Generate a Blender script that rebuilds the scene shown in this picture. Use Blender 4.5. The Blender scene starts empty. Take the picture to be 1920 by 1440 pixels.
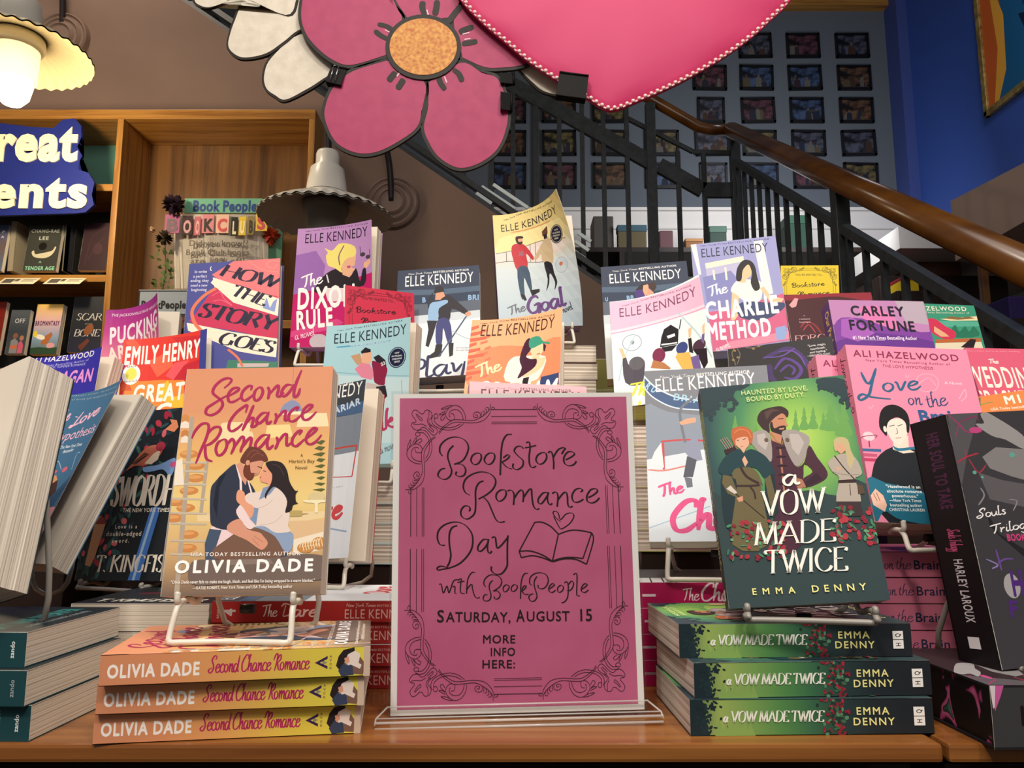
import bpy, bmesh, math, random
from mathutils import Vector, Matrix, Euler

EXPO = -0.12
LAMP = 44
def LIGHTS():
    # ceiling track spots over the display, behind the viewer, plus unseen area fills added to brighten the shop
    spot('track_spot', (-.75, -1.0, 3.3), (-.25, 1.0, 1.0), 116, 75, .6, .10, (1, .88, .74))
    spot('track_spot', (.85, -1.0, 3.3), (.3, 1.0, 1.05), 116, 75, .6, .10, (1, .89, .77))
    spot('track_spot', (.02, .75, 3.5), (.0, .95, .9), 36, 60, .7, .07, (1, .90, .78))
    area('overhead_fill', (0, -.6, 3.2), (0, 1.0, 1.0), 62, 2.2, (1, .92, .84))  # unseen broad fill that evens out the shadows over the display
    area('wall_fill', (-2.3, 2.95, 4.7), (-2.2, 3.9, 2.6), 30, .7, (1, .84, .66))  # unseen light added to brighten the brown stair wall
    area('overhead_fill', (2.2, 5.2, 3.3), (1.8, 6.9, 2.9), 40, .8, (.95, .97, 1))  # unseen fill added to brighten the far back wall
    area('overhead_fill', (2.6, 3.4, 5.0), (3.5, 5.6, 3.2), 24, .8, (.9, .93, 1))  # unseen fill added for the blue right wall

# ------------------------------------------------------------------ camera, world, lights
SC = bpy.context.scene
COL = SC.collection
PITCH = math.atan(210 / 1450.0)
EYE = Vector((0, 0, 1.04))
ZT = 0.85                                   # table top
cam_data = bpy.data.cameras.new('camera'); cam = bpy.data.objects.new('camera', cam_data)
cam.location = EYE; cam.rotation_euler = (math.pi / 2 + PITCH, 0, 0)
cam_data.sensor_width = 36.0; cam_data.lens = 1450 / 1920 * 36.0; cam_data.clip_start = .02; cam_data.clip_end = 60
COL.objects.link(cam); SC.camera = cam
SC.view_settings.view_transform = 'Standard'; SC.view_settings.look = 'None'
SC.view_settings.gamma = 1; SC.view_settings.use_curve_mapping = False
SC.view_settings.exposure = EXPO
world = bpy.data.worlds.new('world'); SC.world = world; world.use_nodes = True
world.node_tree.nodes['Background'].inputs['Color'].default_value = (1, .93, .85, 1)
world.node_tree.nodes['Background'].inputs['Strength'].default_value = .20

def area(name, loc, aim, power, size, color):
    L = bpy.data.lights.new(name, 'AREA'); L.energy = power; L.shape = 'DISK'; L.size = size; L.color = color
    o = bpy.data.objects.new(name, L); o.location = loc
    o.rotation_euler = (Vector(aim) - Vector(loc)).to_track_quat('-Z', 'Y').to_euler(); COL.objects.link(o)
def spot(name, loc, aim, power, angle, blend, radius, color):
    L = bpy.data.lights.new(name, 'SPOT'); L.energy = power; L.spot_size = math.radians(angle); L.spot_blend = blend
    L.shadow_soft_size = radius; L.color = color
    o = bpy.data.objects.new(name, L); o.location = loc
    o.rotation_euler = (Vector(aim) - Vector(loc)).to_track_quat('-Z', 'Y').to_euler(); COL.objects.link(o)
LIGHTS()

# ------------------------------------------------------------------ helpers
FWD = Vector((0, math.cos(PITCH), math.sin(PITCH))); UPV = Vector((0, -math.sin(PITCH), math.cos(PITCH)))
def at(px, py, Y):
    """point at distance Y along the sight line of the calibrated photograph pixel"""
    d = FWD + Vector((1, 0, 0)) * ((px - 960) / 1450) + UPV * ((720 - py) / 1450)
    return EYE + d * (Y / d.y)
def srgb(h):
    h = h.lstrip('#')[:6]
    return tuple(((c / 12.92) if c <= .04045 else ((c + .055) / 1.055) ** 2.4) for c in (int(h[i:i+2], 16) / 255 for i in (0, 2, 4))) + (1,)
MATS = {}
def N(nt, t, **k):
    n = nt.nodes.new(t)
    for a, b in k.items():
        if a in n.inputs: n.inputs[a].default_value = b
        else: setattr(n, a, b)
    return n
def base(name, rough=.42, spec=.35, metal=0):
    m = bpy.data.materials.new(name); m.use_nodes = True; b = m.node_tree.nodes['Principled BSDF']
    b.inputs['Roughness'].default_value = rough; b.inputs['Specular IOR Level'].default_value = spec; b.inputs['Metallic'].default_value = metal
    return m, m.node_tree, b
def mat(key, rough=.48, spec=.22, metal=0):
    """plain '#rrggbb', or printed gradients 'g:bottom,..,top' / 'h:left,..,right' / 'v:centre,..,rim' over the cover"""
    k = (key, rough, spec, metal)
    if k in MATS: return MATS[k]
    m, nt, b = base('ink_' + key.replace(':', '_').replace('#', '').replace(',', '_')[:40], rough, spec, metal)
    if key[1] == ':':
        cs = key[2:].split(',')
        uv = N(nt, 'ShaderNodeUVMap'); sep = N(nt, 'ShaderNodeSeparateXYZ'); nt.links.new(uv.outputs[0], sep.inputs[0])
        ramp = N(nt, 'ShaderNodeValToRGB'); e = ramp.color_ramp.elements
        while len(e) < len(cs): e.new(.5)
        for i, c in enumerate(cs): e[i].position = i / (len(cs) - 1); e[i].color = srgb(c)
        if key[0] == 'g': nt.links.new(sep.outputs[1], ramp.inputs[0])
        elif key[0] == 'h': nt.links.new(sep.outputs[0], ramp.inputs[0])
        else:
            mp = N(nt, 'ShaderNodeMapping'); mp.inputs['Location'].default_value = (-.62, -.72, 0)
            s = N(nt, 'ShaderNodeVectorMath', operation='MULTIPLY'); s.inputs[1].default_value = (1.25, 1.55, 1)
            ln = N(nt, 'ShaderNodeVectorMath', operation='LENGTH')
            nt.links.new(uv.outputs[0], mp.inputs[0]); nt.links.new(mp.outputs[0], s.inputs[0]); nt.links.new(s.outputs[0], ln.inputs[0]); nt.links.new(ln.outputs['Value'], ramp.inputs[0])
        nt.links.new(ramp.outputs[0], b.inputs['Base Color'])
    else: b.inputs['Base Color'].default_value = srgb(key)
    MATS[k] = m; return m
def noisy(name, c1, c2, scale=(1, 1, 1), nscale=6, rough=.6, spec=.3, detail=4, bump=0, lo=.35, hi=.65, metal=0):
    if name in MATS: return MATS[name]
    m, nt, b = base(name, rough, spec, metal)
    tc = N(nt, 'ShaderNodeTexCoord'); mp = N(nt, 'ShaderNodeMapping'); mp.inputs['Scale'].default_value = scale
    no = N(nt, 'ShaderNodeTexNoise'); no.inputs['Scale'].default_value = nscale; no.inputs['Detail'].default_value = detail
    r = N(nt, 'ShaderNodeValToRGB'); e = r.color_ramp.elements; e[0].position = lo; e[0].color = srgb(c1); e[1].position = hi; e[1].color = srgb(c2)
    nt.links.new(tc.outputs['Object'], mp.inputs[0]); nt.links.new(mp.outputs[0], no.inputs['Vector']); nt.links.new(no.outputs['Fac'], r.inputs[0]); nt.links.new(r.outputs[0], b.inputs['Base Color'])
    if bump:
        bp = N(nt, 'ShaderNodeBump'); bp.inputs['Strength'].default_value = bump; bp.inputs['Distance'].default_value = .002
        nt.links.new(no.outputs['Fac'], bp.inputs['Height']); nt.links.new(bp.outputs[0], b.inputs['Normal'])
    MATS[name] = m; return m
def wood(name, c1, c2, c3, axis=0, rough=.32, sc=1.0, spec=.4):
    if name in MATS: return MATS[name]
    m, nt, b = base(name, rough, spec)
    tc = N(nt, 'ShaderNodeTexCoord'); mp = N(nt, 'ShaderNodeMapping')
    s = [38 * sc, 38 * sc, 38 * sc]; s[axis] = 1.6 * sc; mp.inputs['Scale'].default_value = s
    n1 = N(nt, 'ShaderNodeTexNoise'); n1.inputs['Scale'].default_value = 1; n1.inputs['Detail'].default_value = 6; n1.inputs['Distortion'].default_value = .6
    n2 = N(nt, 'ShaderNodeTexNoise'); n2.inputs['Scale'].default_value = 5; n2.inputs['Detail'].default_value = 3
    mx = N(nt, 'ShaderNodeMath', operation='MULTIPLY_ADD'); mx.inputs[1].default_value = .35
    r = N(nt, 'ShaderNodeValToRGB'); e = r.color_ramp.elements; e[0].position = .45; e[0].color = srgb(c1); e[1].position = .85; e[1].color = srgb(c3); x = e.new(.64); x.color = srgb(c2)
    nt.links.new(tc.outputs['Object'], mp.inputs[0]); nt.links.new(mp.outputs[0], n1.inputs['Vector']); nt.links.new(mp.outputs[0], n2.inputs['Vector'])
    nt.links.new(n2.outputs['Fac'], mx.inputs[0]); nt.links.new(n1.outputs['Fac'], mx.inputs[2]); nt.links.new(mx.outputs[0], r.inputs[0]); nt.links.new(r.outputs[0], b.inputs['Base Color'])
    MATS[name] = m; return m
def pages(name, c1, c2, c3, axis):
    """paper edge: leaves as fine lines across the thickness axis"""
    if name in MATS: return MATS[name]
    m, nt, b = base(name, .85, .1)
    tc = N(nt, 'ShaderNodeTexCoord'); mp = N(nt, 'ShaderNodeMapping'); s = [2, 2, 2]; s[axis] = 700; mp.inputs['Scale'].default_value = s
    n = N(nt, 'ShaderNodeTexNoise'); n.inputs['Scale'].default_value = 1; n.inputs['Detail'].default_value = 4
    r = N(nt, 'ShaderNodeValToRGB'); e = r.color_ramp.elements; e[0].position = .3; e[0].color = srgb(c1); e[1].position = .7; e[1].color = srgb(c3); x = e.new(.5); x.color = srgb(c2)
    bp = N(nt, 'ShaderNodeBump'); bp.inputs['Strength'].default_value = .5; bp.inputs['Distance'].default_value = .0006
    nt.links.new(tc.outputs['Object'], mp.inputs[0]); nt.links.new(mp.outputs[0], n.inputs['Vector']); nt.links.new(n.outputs['Fac'], r.inputs[0]); nt.links.new(r.outputs[0], b.inputs['Base Color'])
    nt.links.new(n.outputs['Fac'], bp.inputs['Height']); nt.links.new(bp.outputs[0], b.inputs['Normal'])
    MATS[name] = m; return m
def clear_plastic():
    if 'clear' in MATS: return MATS['clear']
    m = bpy.data.materials.new('clear_acrylic'); m.use_nodes = True; nt = m.node_tree; nt.nodes.clear()
    o = N(nt, 'ShaderNodeOutputMaterial'); t = N(nt, 'ShaderNodeBsdfTransparent'); g = N(nt, 'ShaderNodeBsdfGlossy'); g.inputs['Roughness'].default_value = .06
    t.inputs['Color'].default_value = (.975, .985, .98, 1)
    lw = N(nt, 'ShaderNodeLayerWeight'); pw = N(nt, 'ShaderNodeMath', operation='POWER'); pw.inputs[1].default_value = 5; nt.links.new(lw.outputs['Facing'], pw.inputs[0])
    f = N(nt, 'ShaderNodeMath', operation='MULTIPLY_ADD'); f.inputs[1].default_value = .5; f.inputs[2].default_value = .022; nt.links.new(pw.outputs[0], f.inputs[0]); mx = N(nt, 'ShaderNodeMixShader')
    nt.links.new(f.outputs[0], mx.inputs[0]); nt.links.new(t.outputs[0], mx.inputs[1]); nt.links.new(g.outputs[0], mx.inputs[2]); nt.links.new(mx.outputs[0], o.inputs[0])
    MATS['clear'] = m; return m
PAGE = pages('page_edges_cream', '#b9ac9a', '#dcd2c2', '#efe7da', 1)
PAGEW = pages('page_edges_white', '#8f877c', '#c9c1b4', '#e4ddd2', 1)
WHITE = lambda: mat('#f0ebe2', .7, .15)
BLACKM = lambda: mat('#15161a', .5, .3)

def tag(o, label=None, cat=None, group=None, kind=None):
    if label: o['label'] = label
    if cat: o['category'] = cat
    if group: o['group'] = group
    if kind: o['kind'] = kind
    return o
def empty(name, label, cat, M=None, group=None):
    o = bpy.data.objects.new(name, None); COL.objects.link(o); o.empty_display_size = .02
    if M is not None: o.matrix_world = M
    return tag(o, label, cat, group)
def obj_from_bm(name, bm, mats, parent=None, smooth=False):
    me = bpy.data.meshes.new(name); bm.to_mesh(me); bm.free()
    for m in (mats if isinstance(mats, (list, tuple)) else [mats]): me.materials.append(m)
    if smooth:
        for p in me.polygons: p.use_smooth = True
    o = bpy.data.objects.new(name, me); COL.objects.link(o)
    if parent: o.parent = parent
    return o
class MB:
    """collects shapes into one mesh"""
    def __init__(s): s.bm = bmesh.new()
    def box(s, a, b, bev=0, mi=0, M=None):
        a, b = Vector(a), Vector(b); r = bmesh.ops.create_cube(s.bm, size=1); vs = r['verts']
        bmesh.ops.transform(s.bm, matrix=Matrix.Translation((a + b) / 2) @ Matrix.Diagonal((*(b - a), 1)), verts=vs)
        fs = {f for v in vs for f in v.link_faces}
        for f in fs: f.material_index = mi
        if bev:
            es = list({e for v in vs for e in v.link_edges}); rr = bmesh.ops.bevel(s.bm, geom=es, offset=bev, segments=2, affect='EDGES', profile=.6)
            vs = list({v for f in rr['faces'] for v in f.verts} | {v for v in vs if v.is_valid})
            for v in vs:
                for f in v.link_faces: f.material_index = mi
        if M is not None: bmesh.ops.transform(s.bm, matrix=M, verts=[v for v in vs if v.is_valid])
        return s
    def tube(s, pts, r, seg=8, mi=0, closed=False, cap=True):
        pts = [Vector(p) for p in pts]; n = len(pts); rings = []
        rr = r if isinstance(r, (list, tuple)) else [r] * n
        up = None
        for i, p in enumerate(pts):
            if closed: t = pts[(i + 1) % n] - pts[i - 1]
            else: t = pts[min(i + 1, n - 1)] - pts[max(i - 1, 0)]
            t.normalize()
            if up is None: up = Vector((0, 0, 1)) if abs(t.z) < .9 else Vector((1, 0, 0))
            x = t.cross(up)
            if x.length < 1e-6: x = t.cross(Vector((0, 1, 0)))
            x.normalize(); y = x.cross(t).normalized(); up = y
            rings.append([s.bm.verts.new(p + (x * math.cos(a) + y * math.sin(a)) * rr[i]) for a in (2 * math.pi * k / seg for k in range(seg))])
        for i in range(n if closed else n - 1):
            A, B = rings[i], rings[(i + 1) % n]
            for k in range(seg):
                f = s.bm.faces.new((A[k], A[(k + 1) % seg], B[(k + 1) % seg], B[k])); f.material_index = mi; f.smooth = True
        if not closed and cap:
            for R in (rings[0][::-1], rings[-1]):
                f = s.bm.faces.new(R); f.material_index = mi
        return s
    def lathe(s, prof, M=Matrix.Identity(4), seg=32, mi=0, wave=0, nw=0):
        rings = []
        for (r, z, *w) in prof:
            ww = w[0] if w else 0
            rings.append([s.bm.verts.new(M @ Vector((r * math.cos(a), r * math.sin(a), z + ww * math.cos(nw * a)))) for a in (2 * math.pi * k / seg for k in range(seg))])
        for A, B in zip(rings, rings[1:]):
            for k in range(seg):
                f = s.bm.faces.new((A[k], A[(k + 1) % seg], B[(k + 1) % seg], B[k])); f.material_index = mi; f.smooth = True
        return s
    def prism(s, pts, d, mi=0, side_mi=None):
        """closed polygon of 3D points extruded by vector d"""
        d = Vector(d); A = [s.bm.verts.new(Vector(p)) for p in pts]; B = [s.bm.verts.new(Vector(p) + d) for p in pts]; n = len(A)
        f = s.bm.faces.new(A[::-1]); f.material_index = mi; f2 = s.bm.faces.new(B); f2.material_index = mi
        for i in range(n):
            q = s.bm.faces.new((A[i], A[(i + 1) % n], B[(i + 1) % n], B[i])); q.material_index = mi if side_mi is None else side_mi
        return s
    def build(s, name, m, parent=None, smooth=False, tri=True):
        if tri:
            ng = [f for f in s.bm.faces if len(f.verts) > 4]
            if ng: bmesh.ops.triangulate(s.bm, faces=ng)
        bmesh.ops.recalc_face_normals(s.bm, faces=s.bm.faces)
        return obj_from_bm(name, s.bm, m, parent, smooth)
def part(name, m, parent, a, b, bev=0): return MB().box(a, b, bev).build(name, m, parent)
def structure(name, m, a, b): o = MB().box(a, b).build(name, m); o['kind'] = 'structure'; return o

# ------------------------------------------------------------------ lettering
def catmull(P, n=6, closed=False):
    if len(P) < 3: return [Vector(p) for p in P]
    P = [Vector(p) for p in P]; out = []
    for i in range(len(P) - 1):
        p0 = P[max(i - 1, 0)]; p1 = P[i]; p2 = P[i + 1]; p3 = P[min(i + 2, len(P) - 1)]
        for k in range(n):
            t = k / n
            out.append(.5 * ((2 * p1) + (p2 - p0) * t + (2 * p0 - 5 * p1 + 4 * p2 - p3) * t * t + (3 * p1 - p0 - 3 * p2 + p3) * t ** 3))
    out.append(P[-1]); return out
def ribbon(P, kind, w, smooth=True):
    """stroke -> list of quads; kinds: n broad nib, b brush, others even line"""
    Q = catmull(P) if smooth and len(P) > 2 else [Vector(p) for p in P]
    n = len(Q); L = []; R = []
    for i, p in enumerate(Q):
        t = Q[min(i + 1, n - 1)] - Q[max(i - 1, 0)]
        if t.length < 1e-9: t = Vector((1, 0))
        t.normalize(); a = math.atan2(t.y, t.x)
        if kind == 'n': ww = w * (.36 + .64 * abs(math.sin(a - .45)))
        elif kind == 'N': ww = 1.25 * w * (.16 + .84 * abs(math.sin(a - .30)) ** 1.3)
        elif kind == 'b': s_ = i / max(1, n - 1); ww = 1.3 * w * (.5 + .5 * min(1, 6 * s_, 6 * (1 - s_) + .1)) * (.66 + .34 * abs(math.sin(a - .3)))
        else: ww = w
        nn = Vector((-t.y, t.x)) * ww / 2; L.append(p + nn); R.append(p - nn)
    return [(L[i], L[i + 1], R[i + 1], R[i]) for i in range(n - 1)]
# single-stroke letters: x-height 100, capitals/ascenders 190-200, "advance|x,y x,y/..."
SCRIPT = {k: (int(v.split('|')[0]), [[tuple(map(float, q.split(','))) for q in st.split()] for st in v.split('|')[1].split('/')]) for k, v in {
'a': '95|72,92 40,100 5,60 10,10 40,5 75,80/80,100 70,40 76,5 100,15', 'c': '80|75,75 70,98 35,95 5,45 20,5 55,5 90,35', 'd': '95|70,85 40,100 5,60 10,10 40,5 75,80/108,200 78,60 76,8 100,15',
'e': '80|8,45 50,60 75,85 55,100 25,85 5,40 20,4 55,8 90,40', 'g': '90|70,90 40,100 5,60 10,10 40,5 75,80/80,100 60,-60 30,-90 0,-60', 'h': '90|60,190 45,200 30,150 5,0/10,30 40,85 65,98 62,60 58,10 80,5 95,20',
'i': '45|25,100 12,30 20,3 45,20/30,140 34,148', 'k': '85|50,200 30,150 5,0/15,45 60,95 62,70 20,50 55,5 85,10', 'l': '50|45,195 30,200 18,100 10,20 25,2 50,20', 'm': '130|10,95 22,98 20,60 10,0/18,50 50,95 62,90 52,0/60,50 95,97 108,85 100,15 115,3 135,20',
'n': '90|10,95 22,98 20,60 10,0/18,50 55,95 68,88 60,15 75,3 95,20', 'o': '85|45,100 12,75 5,30 30,2 65,30 70,75 42,100', 'p': '85|15,98 20,60 -5,-90/18,60 60,100 80,70 55,5 20,15', 'r': '70|10,95 22,98 18,50 10,0/18,50 45,92 70,92',
's': '65|65,85 45,100 22,80 40,55 55,25 30,0 2,15', 't': '55|40,160 22,60 25,8 55,15/5,105 65,115', 'u': '90|10,98 5,30 25,3 60,40 75,98/75,98 68,20 90,10', 'v': '85|5,95 20,95 30,5 75,90 85,105', 'w': '115|5,95 18,95 25,5 55,75 62,5 105,85 115,105',
'y': '90|5,95 18,92 25,15 70,80/85,100 55,-50 25,-90 0,-65', "'": '25|15,190 8,150',
'A': '125|0,0 70,195 100,0/25,75 100,85', 'B': '110|0,120 40,190 95,190 90,120 30,105 95,85 80,10 10,5/40,160 20,0', 'C': '120|125,150 130,195 80,190 15,100 20,15 70,5 125,50', 'D': '130|10,150 50,195 120,150 110,40 30,0/55,170 30,10', 'G': '130|125,160 110,195 60,180 15,90 35,10 90,20 110,90/70,90 125,95 100,-20 60,-80 20,-60',
'L': '120|60,140 20,170/110,200 75,100 40,10 5,0 10,25 60,10 140,15', 'M': '150|0,0 40,190 70,40 120,190 130,20 150,10', 'N': '130|0,0 35,190 90,10 120,200', 'P': '105|10,120 50,190 110,170 100,100 30,85/50,165 25,0', 'R': '125|0,120 40,190 75,195 60,100 20,-5/65,110 110,180 140,180 130,130 70,90/80,90 90,20 125,0',
'S': '125|120,150 140,190 100,200 55,150 80,100 85,50 40,0 0,10 5,40 60,60', 'T': '105|0,172 60,185 145,198/85,188 55,60 25,0', 'Y': '110|0,180 30,190 50,100/120,195 60,60 20,-60 0,-40', 'K': '110|40,190 10,0/110,190 30,100 100,0', 'U': '120|10,190 5,40 40,0 90,60 110,195', 'I': '50|40,190 10,0'}.items()}
SERIF = {k: (int(v.split('|')[0]), [[tuple(map(float, q.split(','))) for q in st.split()] for st in v.split('|')[1].split('/')]) for k, v in {
'A': '88|4,0 44,100/42,100 82,0/18,34 68,34', 'B': '70|12,0 12,100/12,100 45,100 60,80 45,53 12,52/40,52 66,40 66,14 45,0 12,0', 'C': '84|76,80 60,98 30,96 8,60 14,20 40,0 66,6 78,22', 'D': '88|12,0 12,100/12,100 45,99 76,75 76,28 45,1 12,0',
'E': '68|12,0 12,100/12,99 60,99 60,84/12,52 46,52/12,1 60,1 62,18', 'F': '62|12,0 12,100/12,99 58,99 58,84/12,52 44,52', 'G': '90|76,80 60,98 30,96 8,60 14,20 40,0 70,8/72,8 72,44', 'H': '92|12,0 12,100/78,0 78,100/12,52 78,52', 'I': '34|16,0 16,100', 'K': '84|12,0 12,100/70,100 14,48/30,60 78,0',
'M': '108|8,0 18,100/18,100 52,4/52,4 88,100/86,100 96,0', 'N': '92|12,0 12,100/12,100 76,0/76,0 76,100', 'O': '92|46,100 16,84 8,48 18,12 46,0 74,14 82,50 74,86 44,100', 'R': '82|12,0 12,100/12,99 48,98 62,78 46,54 12,52/40,52 78,0',
'S': '64|54,80 40,98 18,94 10,74 26,58 48,42 54,20 40,2 18,4 8,22', 'T': '76|38,0 38,100/6,84 6,98 70,98 70,84', 'U': '88|10,100 12,30 30,2 60,4 74,30 74,100', 'V': '86|4,100 42,0/42,0 80,100', 'W': '124|4,100 36,0/36,0 62,96/62,96 88,0/86,0 120,100', 'Y': '80|4,100 40,46/76,100 40,46/40,50 40,0', 'P': '70|12,0 12,100/12,99 48,98 62,76 46,50 12,50', '.': '26|10,2 14,8', ',': '26|12,6 8,-14'}.items()}
for _c in 'aeo': SERIF[_c] = (SCRIPT[_c][0] * .55, [[(x * .55, y * .5) for x, y in st] for st in SCRIPT[_c][1]])
GLY = {}
def load_glyphs(chars):
    """outline meshes of the built-in sans face, in three weights"""
    made = []
    for c in chars:
        for w, off in ((0, 0), (1, .018), (2, .042), (3, .062)):
            cu = bpy.data.curves.new('g', 'FONT'); cu.body = c; cu.offset = off; cu.resolution_u = 3; o = bpy.data.objects.new('g', cu); COL.objects.link(o)
            made.append((c, w, o))
        cu = bpy.data.curves.new('g', 'FONT'); cu.body = 'H' + c + 'H'; o = bpy.data.objects.new('g', cu); COL.objects.link(o); made.append((c, 'adv', o))
    cu = bpy.data.curves.new('g', 'FONT'); cu.body = 'HH'; o = bpy.data.objects.new('g', cu); COL.objects.link(o); made.append(('HH', 'adv', o))
    dg = bpy.context.evaluated_depsgraph_get(); dg.update()
    adv = {}
    for c, w, o in made:
        e = o.evaluated_get(dg); me = e.to_mesh()
        if w == 'adv': xs = [v.co.x for v in me.vertices]; adv[c] = max(xs) - min(xs)
        else: GLY[c, w] = ([(v.co.x, v.co.y) for v in me.vertices], [tuple(p.vertices) for p in me.polygons])
        e.to_mesh_clear()
    for c, w, o in made:
        cu = o.data; bpy.data.objects.remove(o); bpy.data.curves.remove(cu)
    for c in chars: GLY[c, 'adv'] = adv[c] - adv['HH']
    GLY['cap'] = max(y for x, y in GLY['H', 0][0])

class Art:
    """flat artwork in millimetres (origin top-left, y down), laid in thin layers on a sheet"""
    STEP = 4e-6; outline = False
    def __init__(s, W, H, bg): s.W, s.H = W * 1000, H * 1000; s.polys = []; s.layer = 0; s.mats = []; s.bg = bg; s.mi(bg)
    def mi(s, key):
        m = key if not isinstance(key, str) else mat(key)
        if m not in s.mats: s.mats.append(m)
        return s.mats.index(m)
    def up(s): s.layer += 1
    def poly(s, P, col, eps=0): s.polys.append(([Vector(p) for p in P], s.layer * s.STEP + eps * 4e-7, s.mi(col)))
    def stroke(s, P, kind, w, col, smooth=True):
        for i, q in enumerate(ribbon(P, kind, w, smooth)): s.poly(q, col, i % 6)
    def ell(s, x, y, rx, ry, a, col):
        ca, sa = math.cos(a), math.sin(a)
        s.poly([(x + rx * math.cos(t) * ca - ry * math.sin(t) * sa, y + rx * math.cos(t) * sa + ry * math.sin(t) * ca) for t in (2 * math.pi * k / 20 for k in range(20))], col)
    def text(s, font, txt, col, x0, y0, x1, y1, h, wt):
        d = Vector((x1 - x0, y1 - y0)); L = d.length; d.normalize(); nrm = Vector((d.y, -d.x))
        def put(X, Y): return Vector((x0, y0)) + d * X + nrm * Y
        if font == '0':
            xs = []; cx = 0; sp = .10 if txt.isupper() else .0
            for c in txt:
                xs.append(cx); cx += (GLY['n', 'adv'] * .5 if c == ' ' else GLY[c, 'adv']) + (sp * .3) + .022 * wt
            run = cx or 1; sx = L / run; sy = h / GLY['cap']
            if sx > 1.12 * sy and len(txt) > 1:          # wide setting: letterspace instead of stretching
                sx = sy * 1.08; trk = (L / sx - run) / (len(txt) - 1 + .25); xs = [x + i * trk for i, x in enumerate(xs)]
            for c, x in zip(txt, xs):
                if c == ' ': continue
                vs, fs = GLY[c, 0]; r_ = (0, .016, .036, .055)[wt]      # heavier weights: the outline struck several times around its centre
                if s.outline: vs, fs = GLY[c, wt]; r_ = 0
                for k in range(6 if r_ else 1):
                    ox, oy = (r_ * math.cos(k * 1.0472 + .5236) * sx / sy, r_ * math.sin(k * 1.0472 + .5236)) if r_ else (0, 0)
                    for f in fs: s.poly([put((x + vs[i][0] + ox * sy / sx) * sx, (vs[i][1] + oy) * sy) for i in f], col, k)
            return
        D = SCRIPT if font in 'cp' else SERIF; xs = []; cx = 0
        for c in txt:
            xs.append(cx); cx += (50 if font in 'cp' else 34) if c == ' ' else D[c][0] + (8 if font == 'p' else 0)
        sx = L / cx; sy = h / (100 if (font in 'cp' and txt[0].islower()) else 190 if font in 'cp' else 100)
        sh = {'i': .16, 's': .12, 'r': .18}.get(font, 0)
        kind = {'c': 'b', 'p': 'n'}.get(font, 'N')
        for c, x in zip(txt, xs):
            if c == ' ': continue
            for st in D[c][1]:
                P = [put((x + px + sh * py) * sx, py * sy) for px, py in st]
                s.stroke(P, kind, wt, col)
                if font in 'is':
                    for (px, py) in (st[0], st[-1]):
                        if py in (0, 100) and not (c in 'COGSU' or len(st) > 4 or (c == 'T' and py == 100)):
                            if (c, px, py) in (('M', 52, 0), ('V', 42, 0), ('N', 76, 0)): continue
                            s.stroke([put((x + px - 11 + sh * py) * sx, py * sy), put((x + px + 11 + sh * py) * sx, py * sy)], 'l', wt * .24, col)
    def run(s, ops):
        W, H = s.W, s.H
        def pts(a): return [Vector((a[i] * W / 1000, a[i + 1] * H / 1000)) for i in range(0, len(a), 2)]
        for op in ops:
            k = op[0]; s.up()
            if k == 'bg': continue
            if k == 'p':
                P = pts(op[2])
                if len(P) >= 7: P = [Vector((min(max(q.x, 0), W), min(max(q.y, 0), H))) for q in catmull([P[-1]] + P + P[:2], 3)[3:-4]]
                s.poly(P, op[1])
            elif k in 'nbs': s.stroke(pts(op[3]), k, op[2], op[1])
            elif k in 'oq':
                P = pts(op[3]); sets = [P] + ([[Vector((p.y, p.x)) for p in P]] if k == 'q' else [])
                for S_ in sets:
                    for fx in (0, 1):
                        for fy in (0, 1): s.stroke([Vector((W - p.x if fx else p.x, H - p.y if fy else p.y)) for p in S_], 's', op[2], op[1])
            elif k == 'e': a = op[2]; s.ell(a[0] * W / 1000, a[1] * H / 1000, a[2], a[3], a[4], op[1])
            elif k == 't': a = op[4]; s.text(op[1], op[2], op[3], a[0] * W / 1000, a[1] * H / 1000, a[2] * W / 1000, a[3] * H / 1000, op[5], op[6])
        return s
    def build(s, name, place, parent=None, cuts=0, back=None, backmat=None):
        """place(u, v, n) -> local point on the sheet, v up, n outward; back = thickness of the sheet"""
        bm = bmesh.new(); uvl = bm.loops.layers.uv.new('UVMap'); W, H = s.W, s.H
        for P, z, mi in [([Vector((0, 0)), Vector((W, 0)), Vector((W, H)), Vector((0, H))], 0.0, 0)] + s.polys:
            try: f = bm.faces.new([bm.verts.new((p.x, p.y, z + (4e-6 if z or mi else 0))) for p in P]); f.material_index = mi
            except ValueError: pass
        bm.normal_update()
        ng = [f for f in bm.faces if len(f.verts) > 3]
        if ng: bmesh.ops.triangulate(bm, faces=ng, quad_method='SHORT_EDGE', ngon_method='EAR_CLIP')
        bm.normal_update()
        for co, no in (((0, 0, 0), (-1, 0, 0)), ((W, 0, 0), (1, 0, 0)), ((0, 0, 0), (0, -1, 0)), ((0, H, 0), (0, 1, 0))):
            bmesh.ops.bisect_plane(bm, geom=bm.verts[:] + bm.edges[:] + bm.faces[:], plane_co=co, plane_no=no, clear_outer=True, dist=1e-5)
        planes = [p for k in range(1, cuts) for p in (((W * k / cuts, 0, 0), (1, 0, 0)), ((0, H * k / cuts, 0), (0, 1, 0)))]
        planes += [((0, H * k / cuts, 0), (H, -W, 0)) for k in range(1 - cuts, cuts)] if cuts else []
        for co, no in planes:
            if 1:
                bmesh.ops.bisect_plane(bm, geom=bm.verts[:] + bm.edges[:] + bm.faces[:], plane_co=co, plane_no=no, dist=1e-5)
        for f in bm.faces:
            for l in f.loops: l[uvl].uv = (l.vert.co.x / W, 1 - l.vert.co.y / H)
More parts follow.
